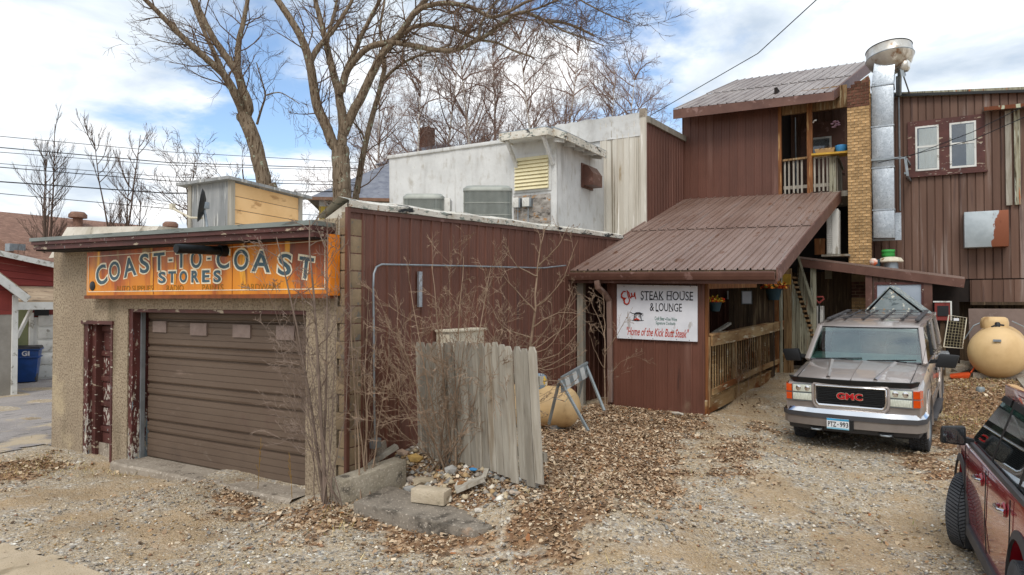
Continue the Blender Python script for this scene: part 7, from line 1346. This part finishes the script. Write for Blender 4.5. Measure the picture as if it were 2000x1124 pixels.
def bigtree(name_label, D, limbs, rootpx, twigs, seed):
    rng = random.Random(seed); base = PD(rootpx[0], 590, D); base.z = .1
    t = T('shade_tree', name_label, 'tree', base, 'big bare shade trees behind the garage'); first = True; allp = []
    tw = MB()
    for k, (pts, w0, w1, dd, ntw) in enumerate(limbs):
        n = len(pts); P = [PD(u, v, D + dd[0] + (dd[1] - dd[0]) * i / (n - 1)) for i, (u, v) in enumerate(pts)]
        if k == 0: P = [base + V((.05, 0, -.3))] + P
        P = smooth_path(P); m = len(P); rr = [max(lerp(w0, w1, i / (m - 1)) / 2 * D / F, .006) for i in range(m)]
        for i in range(1, m - 1): P[i] = P[i] + rv(rng) * rr[i] * .035
        mb = MB().tube(P, rr, 12 if w0 > 14 else 7, True); t.part(mb, 'trunk' if k == 0 else 'limb', m_bark, smooth=70)
        for j in range(ntw):
            f = 1 - rng.random() ** 1.1 * .88; i = min(int(f * (m - 1)), m - 2); d = (P[i + 1] - P[i]).normalized(); s = rv(rng); s = (s - d * s.dot(d)).normalized(); a = rng.uniform(.5, 1.0)
            L = rng.uniform(.8, 2.2) * (1.15 - .45 * f) * twigs; grow(tw, P[i], d * math.cos(a) + s * math.sin(a), L, min(rr[i] * .4, .024), 2, rng, .07, .7, 4, .22, 4)
    t.part(tw, 'twigs', m_twig, stuff=True)
bigtree('leaning bare shade tree with forked grey trunk rising behind the boarded hut', 21, [
    ([(531, 400), (520, 372), (510, 330), (498, 280), (484, 245), (474, 222)], 31, 27, (0, 0), 2),
    ([(476, 228), (462, 190), (440, 150), (404, 116), (374, 90), (329, 45), (284, 0), (235, -45), (170, -90)], 17, 5, (0, -2.5), 26),
    ([(470, 215), (452, 175), (436, 140), (415, 97), (396, 56), (374, 0), (352, -60), (320, -130)], 13, 5, (0, 1.5), 14),
    ([(478, 232), (486, 209), (474, 175), (463, 142), (445, 116), (425, 88), (411, 64), (389, 19), (370, -30), (340, -110)], 20, 7, (0, -.5), 16),
    ([(463, 142), (464, 110), (465, 93), (469, 68), (475, 45), (484, 0), (492, -50), (510, -120)], 14, 6, (0, 1), 14),
    ([(502, 243), (510, 215), (518, 187), (512, 160), (501, 123)], 5, 2, (0, -1), 8),
    ([(518, 187), (535, 182), (552, 183), (585, 203)], 3, 1.5, (-.6, -1.2), 6),
    ([(404, 116), (380, 92), (355, 88), (320, 82), (292, 73)], 3, 1.4, (-.8, -1.6), 6)], (533, 590), .8, 3)
bigtree('tallest bare shade tree spreading long arched limbs over the white building', 20.5, [
    ([(667, 405), (668, 372), (667, 340), (665, 310), (664, 285)], 36, 34, (0, 0), 3),
    ([(660, 290), (650, 280), (636, 245), (620, 209), (612, 165), (605, 123), (595, 90), (583, 64), (562, 30), (542, 0), (515, -40), (480, -100)], 22, 9, (0, -1), 18),
    ([(608, 118), (618, 98), (628, 86), (640, 72), (654, 56), (672, 28), (688, 0), (705, -50)], 12, 6, (-.3, .5), 10),
    ([(668, 285), (669, 232), (664, 200), (661, 179), (653, 150), (646, 123), (638, 90), (632, 62), (622, 25), (615, -5), (604, -70)], 19, 8, (0, .5), 14),
    ([(637, 88), (645, 55), (652, 30), (658, 0), (664, -50)], 9, 5, (.3, .8), 8),
    ([(664, 185), (672, 150), (680, 128), (690, 108), (706, 70), (723, 37), (742, 0), (765, -50)], 13, 6, (0, -.8), 12),
    ([(671, 262), (688, 222), (703, 195), (716, 168), (730, 138), (746, 108), (762, 88), (780, 68), (796, 45), (812, 22), (832, 0), (860, -45)], 19, 9, (0, -1.5), 14),
    ([(668, 180), (676, 145), (690, 122), (708, 102), (727, 90), (761, 83), (785, 86), (809, 90), (836, 96), (862, 99), (888, 98), (906, 92), (930, 80), (948, 71), (972, 52), (996, 34), (1022, 24), (1045, 32), (1067, 41), (1100, 45), (1131, 56), (1160, 70)], 13, 4, (-.2, -3), 44),
    ([(745, 108), (780, 72), (806, 54), (832, 48), (854, 50), (884, 56), (905, 66), (935, 78), (970, 84), (1000, 98), (1040, 112)], 9, 3, (-.8, -2.2), 26),
    ([(805, 30), (828, 14), (862, 7), (890, 8), (921, 15), (945, 28), (962, 34), (990, 25), (1020, 8), (1050, -5), (1085, -20)], 10, 4, (-1.5, -3), 26),
    ([(935, 75), (940, 45), (955, 22), (972, 0), (985, -25)], 6, 3, (-2, -1), 10),
    ([(1022, 24), (1055, 15), (1090, 0), (1120, -5), (1150, 10), (1190, 30), (1230, 45)], 4, 2, (-2.6, -4), 34),
    ([(1067, 41), (1100, 60), (1140, 75), (1180, 90)], 4, 1.6, (-2.8, -3.5), 16)], (668, 590), .85, 4)
bigtree('slender dark second trunk just right of the tallest shade tree', 21.5, [
    ([(694, 420), (698, 370), (706, 320), (714, 280), (726, 230), (738, 190), (745, 160), (752, 130)], 14, 9, (0, 0), 8),
    ([(742, 165), (765, 140), (790, 122), (815, 110), (850, 98), (880, 88)], 7, 3, (0, -1), 16), ([(752, 130), (748, 95), (742, 60), (748, 20), (756, -30)], 7, 4, (0, 1), 12), ([(714, 280), (704, 255), (690, 240)], 4, 2, (0, 0), 4)], (693, 590), .8, 6)
MINR[0] = .007
# smaller trees: a few kinds, copied tree by tree
def proto(kind, seed, H):
    rng = random.Random(seed); tr, cr = MB(), MB()
    if kind == 'upright':      # several steep stems
        for k in range(4):
            d = V((rng.uniform(-.28, .28), rng.uniform(-.25, .25), 1)).normalized(); p = V((rng.uniform(-.1, .1), rng.uniform(-.1, .1), -.2)); pts = [p]
            h = H * rng.uniform(.7, 1)
            for i in range(10): d = (d + rv(rng) * .05 + Z * .05).normalized(); p = p + d * h / 10; pts.append(p)
            stick(tr, pts, .085, .012, 6)
            for j in range(20):
                f = rng.uniform(.22, .97); i = min(int(f * 10), 9); s = rv(rng); s.z = 0; s.normalize(); grow(cr, pts[i].lerp(pts[i + 1], f * 10 - i), (s * .75 + Z * .65).normalized(), rng.uniform(.9, 2.3) * (1.2 - .7 * f), .02, 2, rng, .16, .42, 5, .09, 4)
    elif kind == 'round':      # low forking, dense round head
        grow(tr, V((0, 0, -.2)), Z, H * .35, .14, 0, rng, ns=5, taper=.8)
        top = V(tr.v[-1]);
        for k in range(8):
            a = 2 * math.pi * (k + rng.random()) / 8; grow(cr, top - Z * rng.uniform(0, H * .12), V((math.cos(a) * .8, math.sin(a) * .8, rng.uniform(.4, 1.2))).normalized(), H * rng.uniform(.38, .55), .06, 4, rng, .08, .7, 4, .17, 5)
    elif kind == 'birch':
        p = V((0, 0, -.2)); d = V((rng.uniform(-.06, .06), rng.uniform(-.06, .06), 1)).normalized(); pts = [p]
        for i in range(14): d = (d + rv(rng) * .04 + Z * .03).normalized(); p = p + d * H / 14; pts.append(p)
        stick(tr, pts, .15, .012, 8)
        for j in range(50):
            f = rng.uniform(.25, .99); i = min(int(f * 14), 13); s = rv(rng); s.z = 0; s.normalize(); grow(cr, pts[i].lerp(pts[i + 1], f * 14 - i), (s * .8 + Z * .7).normalized(), rng.uniform(2.0, 5.2) * (1.15 - .7 * f), .04, 3, rng, .05, .65, 5, .17, 4)
    return mkmesh(tr, None, smooth=70), mkmesh(cr, None)
PR = {k: proto(k.split('-')[0], s, h) for k, s, h in (('upright-a', 21, 10), ('upright-b', 22, 10), ('round-a', 23, 9), ('round-b', 24, 9), ('birch-a', 25, 15), ('birch-b', 26, 15), ('birch-c', 27, 15))}
for k, (a, b) in PR.items():
    a.materials.append(m_birch if 'birch' in k else m_twigdark); b.materials.append(m_twigred if 'birch' in k else m_twigdark)
def plant(kind, u, D, vtop, H, rz, label, nm, grp, lean=(0, 0), sx=1.0):
    p = PD(u, 590, D); p.z = .1; top = PD(u, vtop, D).z; s = top / H; t = T(nm, label, 'tree', p, grp, rot=(lean[0], lean[1], rz), local=True); t.o.scale = (s * sx, s * sx, s)
    for me, n_, st in ((PR[kind][0], 'trunk', False), (PR[kind][1], 'crown', False)):
        o = bpy.data.objects.new(n_, me); COL.objects.link(o); o.parent = t.o
plant('upright-a', 98, 30, 228, 10, .3, 'slim upright bare tree furthest left beyond the lane', 'bare_tree', 'bare trees beyond the lane', sx=.9)
plant('upright-b', 232, 29, 218, 10, 1.9, 'slim upright bare tree behind the middle of the garage roof edge', 'bare_tree', 'bare trees beyond the lane', sx=.9)
plant('round-a', 432, 31, 200, 9, .5, 'bushy bare tree behind the peach boarded hut', 'bushy_tree', 'bushy bare trees behind the garage', (0, -.12), 1.0)
plant('round-b', 560, 31, 222, 9, 2.2, 'bushy bare tree between the two big trunks', 'bushy_tree', 'bushy bare trees behind the garage', (0, .1), .8)
for i, (k, u, D, vt, rz, lb) in enumerate((('a', 795, 36, 70, 0, 'bare birch standing just right of the slender dark trunk'), ('b', 868, 40, 55, 1, 'bare birch above the brick chimney of the far house'), ('c', 926, 38, 40, 2.2, 'white stemmed bare birch above the middle of the white wall'), ('a', 985, 42, 70, 3.1, 'bare birch behind the left canopy end'), ('b', 1045, 37, 50, 4, 'bare birch above the cream louvre canopy'), ('c', 1098, 41, 75, 5, 'bare birch above the side canopy'), ('a', 1160, 43, 120, 5.6, 'low bare birch above the stained white sheets'), ('b', 1215, 45, 128, .7, 'bare birch at the right end of the row above the white wall'), ('c', 1275, 48, 190, 1.4, 'smallest bare birch beside the balcony roof'), ('c', 745, 44, 120, 3.3, 'bare birch hidden behind the tallest shade tree'))):
    plant('birch-' + k, u, D, vt, 15, rz, lb, 'birch_tree', 'bare birches behind the white building', sx=.85)
MINR[0] = .0032
# ================================================================== SHRUBS
def shrub(label, base, stems, mat, seed, tw=(8, .5), nm='bare_shrub', cat='shrub', grp='leafless shrubs round the garage', f0=.18):
    rng = random.Random(seed); t = T(nm, label, cat, base, grp)
    cr = MB()
    for (pts, r0, n) in stems:
        mb = MB(); P = smooth_path(pts, 4); P = [P[0]] + [p + rv(rng) * .008 for p in P[1:]]; m = len(P); mb.tube(P, [lerp(r0, r0 * .22, i / (m - 1)) for i in range(m)], 6); t.part(mb, 'stem', mat, smooth=70)
        for j in range(n):
            f = rng.uniform(f0, 1); i = min(int(f * (m - 1)), m - 2); d = (P[i + 1] - P[i]).normalized(); s = rv(rng); s = (s - d * s.dot(d)).normalized(); a = rng.uniform(.5, .95)
            grow(cr, P[i].lerp(P[i + 1], rng.random()), d * math.cos(a) + s * math.sin(a), rng.uniform(.25, .8) * tw[1] * 2 * (1.2 - .5 * f), r0 * .28, 2, rng, .05, .65, 4, .18, 5, .4, (.3, .55), .3)
    t.part(cr, 'twigs', mat, stuff=True)
def fan(base, ends, mid=.15, rng=RNG):
    out = []
    for e in ends:
        m = base.lerp(e, .45) + V(((e.x - base.x) * rng.uniform(-.12, .22), (e.y - base.y) * rng.uniform(-.1, .2), (e.z - base.z) * rng.uniform(-.03, .08))); b = base + V((rng.uniform(-.26, .2), rng.uniform(-.14, .08), -.1)); out.append([b, m, e])
    return out
b0 = gp(655, 984); b0.y = min(b0.y, 5.75)
E = []
for u, v, Y in ((602, 430, 5.35), (540, 465, 5.2), (640, 425, 5.5), (500, 505, 5.0), (655, 520, 5.6), (570, 610, 5.3), (520, 640, 5.1), (625, 480, 5.4), (585, 505, 5.1), (560, 760, 5.3), (600, 800, 5.3), (690, 560, 5.7)): E.append(PY(u, v, Y))
shrub('tall grey leafless shrub covering the right end of the orange shop sign', b0, [(p, (.027, .021, .017)[i] if i < 3 else RNG.uniform(.005, .009), 13 if i < 8 else 7) for i, p in enumerate(fan(b0, E))], m_shrubdark, 41, (8, .42), f0=.34)
b1 = gp(880, 912); E = []
for u, v, D in ((845, 520, 8.2), (905, 500, 8.4), (960, 520, 8.6), (800, 560, 8.1), (775, 640, 7.9), (1000, 600, 8.3), (740, 690, 7.8), (1030, 690, 7.9), (880, 470, 8.8), (930, 560, 8.0), (820, 650, 7.8), (990, 700, 7.7), (760, 760, 7.6), (1045, 780, 7.4), (700, 740, 7.8), (900, 640, 7.8), (860, 600, 8.4), (730, 560, 8.4), (970, 640, 8.0), (940, 700, 7.6)): E.append(PD(u, v, D))
shrub('reddish brown leafless bush sprouting in front of the picket fence', b1, [(p, .016 if i < 5 else RNG.uniform(.006, .010), 17) for i, p in enumerate(fan(b1, E))], m_shrub, 42, (8, .45))
b2 = gp(690, 925); b2 = PD(705, 900, 8.1); b2.z = .2
E = [PD(u, v, d) for u, v, d in ((690, 600, 8.3), (720, 560, 8.5), (700, 690, 8.2), (735, 640, 8.3), (760, 700, 8.3), (680, 480, 8.0))]
shrub('thin wispy shrub against the brown wall beside the grey conduit', b2, [(p, .011, 6) for p in fan(b2, E)], m_shrub, 43, (6, .4))
b3 = PD(1030, 800, 10.6); b3.z = .35
main = [b3, PD(1034, 700, 10.6), PD(1046, 600, 10.5), PD(1050, 520, 10.5), PD(1064, 448, 10.4)]
st3 = [(main, .028, 8)]
for (u0, v0), (u1, v1), (u2, v2) in (((1046, 600), (1090, 560), (1130, 470)), ((1040, 640), (1090, 612), (1140, 615)), ((1034, 690), (1090, 650), (1145, 600)), ((1046, 610), (1000, 560), (975, 530)), ((1050, 540), (1010, 520), (985, 470)), ((1038, 660), (985, 640), (955, 590)), ((1034, 710), (1090, 690), (1135, 640)), ((1034, 720), (1080, 720), (1140, 690)), ((1034, 735), (1075, 745), (1125, 730)), ((1034, 700), (990, 690), (950, 640)), ((1052, 520), (1090, 480), (1110, 440)), ((1034, 690), (1080, 670), (1120, 560)), ((1034, 730), (1090, 705), (1140, 665)), ((1036, 680), (1070, 640), (1080, 590))): st3.append(([PD(u0, v0, 10.5), PD(u1, v1, 10.2), PD(u2, v2, 10.0)], .012, 5))
shrub('pale sapling with arching side shoots behind the picket fence', b3, st3, m_shrub, 44, (4, .3), 'bare_sapling', 'sapling')
b4 = PD(1182, 782, 12.2); b4.z = .3
shrub('thin brown sapling growing up beside the brown downspout', b4, [([b4, PD(1180, 690, 12.1), PD(1181, 620, 12.1), PD(1178, 570, 12)], .016, 7), ([PD(1180, 690, 12.1), PD(1205, 655, 11.8), PD(1236, 600, 11.6)], .008, 4), ([PD(1180, 660, 12.1), PD(1160, 600, 12), PD(1140, 575, 11.9)], .008, 4), ([PD(1181, 720, 12.1), PD(1160, 680, 12), PD(1150, 650, 11.9)], .007, 3), ([b4, PD(1200, 720, 11.9), PD(1260, 690, 11.5)], .007, 5)], m_shrub, 45, (4, .35), 'bare_sapling', 'sapling')
for k, (u, v, h, lb) in enumerate(((503, 945, .62, 'dry yellow weed stalk at the right part of the garage door sill'), (570, 962, .55, 'dry yellow weed stalk at the right corner of the garage door'))):
    p = gp(u, v + 18); mb = MB(); rng = random.Random(60 + k)
    grow(mb, p, V((.03, 0, 1)).normalized(), h, .005, 2, rng, .1, .4, 7, .05, 5, .4, (.12, .25), .4); solo(mb, 'dry_weed', M('straw_weed', S('#a8843c'), S('#8f6f30'), 9), lb, 'weed', 'dry weeds on the garage sill')
p = gp(1965, 742); mb = MB(); rng = random.Random(71)
for k in range(10): grow(mb, p, V((rng.uniform(-.4, .6), rng.uniform(-.3, .3), 1)).normalized(), rng.uniform(.3, .55), .009, 2, rng, .1, .5, 4, .1)
solo(mb, 'dead_weed', m_twigdark, 'dark dead weed clump at the right foot of the big tank', 'weed')
p = gp(1440, 790); mb = MB()
for k in range(5): grow(mb, p + V((k * .05, k * .12, 0)), V((rng.uniform(-.2, .2), 0, 1)).normalized(), rng.uniform(.5, 1.2), .007, 2, rng, .1, .5, 4, .08)
solo(mb, 'dead_weed', m_shrub, 'dry stalks standing against the porch railing', 'weed')
# ================================================================== LITTER ON THE GROUND
def scatter(n, x0, x1, y0, y1, prob):
    x = NP.uniform(x0, x1, n); y = NP.uniform(y0, y1, n); k = NP.uniform(0, 1, n) < prob(x, y); return x[k], y[k]
def bulk(name, co, faces, cols, mat):
    me = bpy.data.meshes.new(name); k = faces.shape[1]; me.vertices.add(len(co)); me.vertices.foreach_set('co', co.astype(np.float32).ravel()); me.loops.add(faces.size); me.loops.foreach_set('vertex_index', faces.astype(np.int32).ravel())
    me.polygons.add(len(faces)); me.polygons.foreach_set('loop_start', np.arange(0, faces.size, k, dtype=np.int32)); me.update(calc_edges=True)
    a = me.color_attributes.new('Col', 'FLOAT_COLOR', 'POINT'); a.data.foreach_set('color', cols.astype(np.float32).ravel()); me.materials.append(mat)
    o = bpy.data.objects.new(name, me); COL.objects.link(o); o['kind'] = 'stuff'; return o
def inb(x, y):     # not inside the buildings
    return ~(((x > XL - .05) & (x < XG + .1) & (y > YF - .15)) | ((x > XG) & (x < -3.2) & (y > YP - .05)))
def pal(n, hexes, w, jit=.18):
    c = np.array([S(h) for h in hexes]); i = NP.choice(len(hexes), n, p=np.array(w) / np.sum(w)); return c[i] * NP.uniform(1 - jit, 1 + jit, (n, 1))
def leafprob(x, y):
    lf, dt = zones(x, y); lf = lf * np.where((x > -.4) & (y > 9), .4, 1) * np.where(y < 5.6, .6, 1); return np.where(inb(x, y), np.maximum(lf * (.72 + .25 * np.sin(3.3 * x + 2 * np.sin(2.1 * y)) * np.sin(2.9 * y + x)), .008 + .05 * (np.sin(2.3 * x + y) * np.sin(1.7 * y - x) > .5)), 0)
lx, ly = scatter(520000, -13, 4.5, 3.0, 18.5, leafprob); n = len(lx)
lz = gz_(lx, ly) + NP.uniform(.004, .022, n); an = NP.uniform(0, 6.28, n); L = NP.uniform(.013, .032, n); wd = L * NP.uniform(.55, .85, n); tx_, ty_ = np.cos(an), np.sin(an); tl1 = NP.normal(0, .32, n); tl2 = NP.normal(0, .3, n); fold = NP.uniform(-.008, .014, n)
big = NP.uniform(0, 1, n) < .35; L = np.where(big, L * 1.15, L * .55); wd = L * NP.uniform(.5, .95, n)
co = np.zeros((n, 6, 3)); rad = NP.uniform(.72, 1.15, (n, 5)); rad[:, 0] *= 1.2
co[:, 5] = np.stack([lx, ly, lz + fold], -1)
for k in range(5):
    aa = 2 * math.pi * k / 5 + NP.uniform(-.25, .25, n); a = np.cos(aa) * rad[:, k]; b_ = np.sin(aa) * rad[:, k]
    co[:, k, 0] = lx + tx_ * L * a - ty_ * wd * b_; co[:, k, 1] = ly + ty_ * L * a + tx_ * wd * b_; co[:, k, 2] = lz + a * L * np.sin(tl1) + b_ * wd * np.sin(tl2) + NP.uniform(-.005, .010, n)
co[:, :, 2] = np.maximum(co[:, :, 2], (lz - .03)[:, None])
cl = pal(n, ['#bba388', '#a58b70', '#8b7159', '#ccb698', '#ab8a69', '#705c49', '#dac8ae', '#a5714c', '#5f5042'], [4, 4, 3.5, 3, 3, 2.6, 1.6, .4, 1.6]); cols = np.ones((n, 6, 4)); cols[:, :, :3] = cl[:, None]; cols[:, 5, :3] *= .85
i4 = np.arange(n)[:, None] * 6; fs = np.concatenate([i4 + np.array([[k, (k + 1) % 5, 5]]) for k in range(5)]); bulk('leaf_litter', co.reshape(-1, 3), fs, cols.reshape(-1, 4), m_attr)
def pebprob(x, y):
    lf, dt = zones(x, y); d = np.hypot(x, y - 0); return np.where(inb(x, y), (1 - lf * .8) * (1 - dt * .75) * np.clip(1.25 - (d - 5) / 9, .12, 1), 0)
def pebbles(N, s0, s1, name, box):
    px_, py_ = scatter(N, *box, pebprob); n = len(px_); pz = gz_(px_, py_); s = s0 + (s1 - s0) * NP.uniform(0, 1, n) ** 2.5
    oc = np.array([(1, 0, 0), (0, 1, 0), (-1, 0, 0), (0, -1, 0), (0, 0, 1), (0, 0, -.6)], float); of = np.array([(0, 1, 4), (1, 2, 4), (2, 3, 4), (3, 0, 4), (1, 0, 5), (2, 1, 5), (3, 2, 5), (0, 3, 5)])
    jit = oc[None] * NP.uniform(.6, 1.25, (n, 6, 1)) + NP.uniform(-.2, .2, (n, 6, 3)); a = NP.uniform(0, 6.28, n); c, sn = np.cos(a)[:, None], np.sin(a)[:, None]
    co = np.stack([px_[:, None] + s[:, None] * (jit[..., 0] * c - jit[..., 1] * sn), py_[:, None] + s[:, None] * (jit[..., 0] * sn + jit[..., 1] * c), pz[:, None] + s[:, None] * (.65 * jit[..., 2] + .25)], -1)
    cl = pal(n, ['#9a9186', '#b8a88c', '#85807a', '#cfc6b6', '#a48a66', '#908f8a', '#e2ddd2', '#8f6f58'], [4, 4, 3, 2.5, 2.5, 1.5, .8, .9]); cols = np.ones((n, 6, 4)); cols[:, :, :3] = cl[:, None]
    return bulk(name, co.reshape(-1, 3), (np.arange(n)[:, None, None] * 6 + of[None]).reshape(-1, 3), cols.reshape(-1, 4), m_attr)
pebbles(46000, .007, .028, 'gravel', (-9, 3, 3.2, 13)); 
# broken bits in the rubble heap
rbp = pxpoly((700, 985), (705, 925), (770, 890), (860, 870), (1010, 935), (1060, 952), (960, 1000), (880, 985), (790, 975))
def rubprob(x, y): return np.clip(sdist(rbp, x, y) * 8 + .5, 0, 1)
pebprob_old = pebprob; pebprob = lambda x, y: rubprob(x, y); pebbles(7000, .012, .06, 'rubble', (-6, -2.5, 5, 8)); pebprob = pebprob_old
GR = [pxpoly((1832, 745), (2080, 740), (2080, 790), (1890, 870), (1840, 840)), pxpoly((0, 900), (115, 885), (250, 905), (330, 935), (120, 930), (0, 945)), pxpoly((640, 1000), (700, 1010), (690, 1045), (620, 1040)), pxpoly((1000, 990), (1100, 930), (1180, 900), (1150, 980), (1050, 1030))]
def grprob(x, y):
    p = np.zeros_like(x)
    for k, g in enumerate(GR): p = np.maximum(p, np.clip(sdist(g, x, y) * 4 + .5, 0, 1) * (1, .7, .6, .12)[k])
    return np.where(inb(x, y), np.maximum(p, .012), 0)
bx_, by_ = scatter(90000, -14, 5, 4, 19, grprob); n = len(bx_); bz_ = gz_(bx_, by_); h = NP.uniform(.03, .10, n); a = NP.uniform(0, 6.28, n); ln = NP.uniform(.3, 1.6, n) * h; w_ = NP.uniform(.003, .006, n)
co = np.zeros((n, 3, 3)); ca, sa = np.cos(a), np.sin(a); co[:, 0] = np.stack([bx_ - sa * w_, by_ + ca * w_, bz_ - .01], -1); co[:, 1] = np.stack([bx_ + sa * w_, by_ - ca * w_, bz_ - .01], -1); co[:, 2] = np.stack([bx_ + ca * ln, by_ + sa * ln, bz_ + h * .8], -1)
cl = pal(n, ['#c2ad76', '#a8925c', '#8a8450', '#d2c08e', '#6f7a3e'], [4, 4, 2, 2, 1.2]); cols = np.ones((n, 3, 4)); cols[:, :, :3] = cl[:, None]
bulk('dry_grass', co.reshape(-1, 3), np.arange(n * 3).reshape(-1, 3), cols.reshape(-1, 4), m_attr)
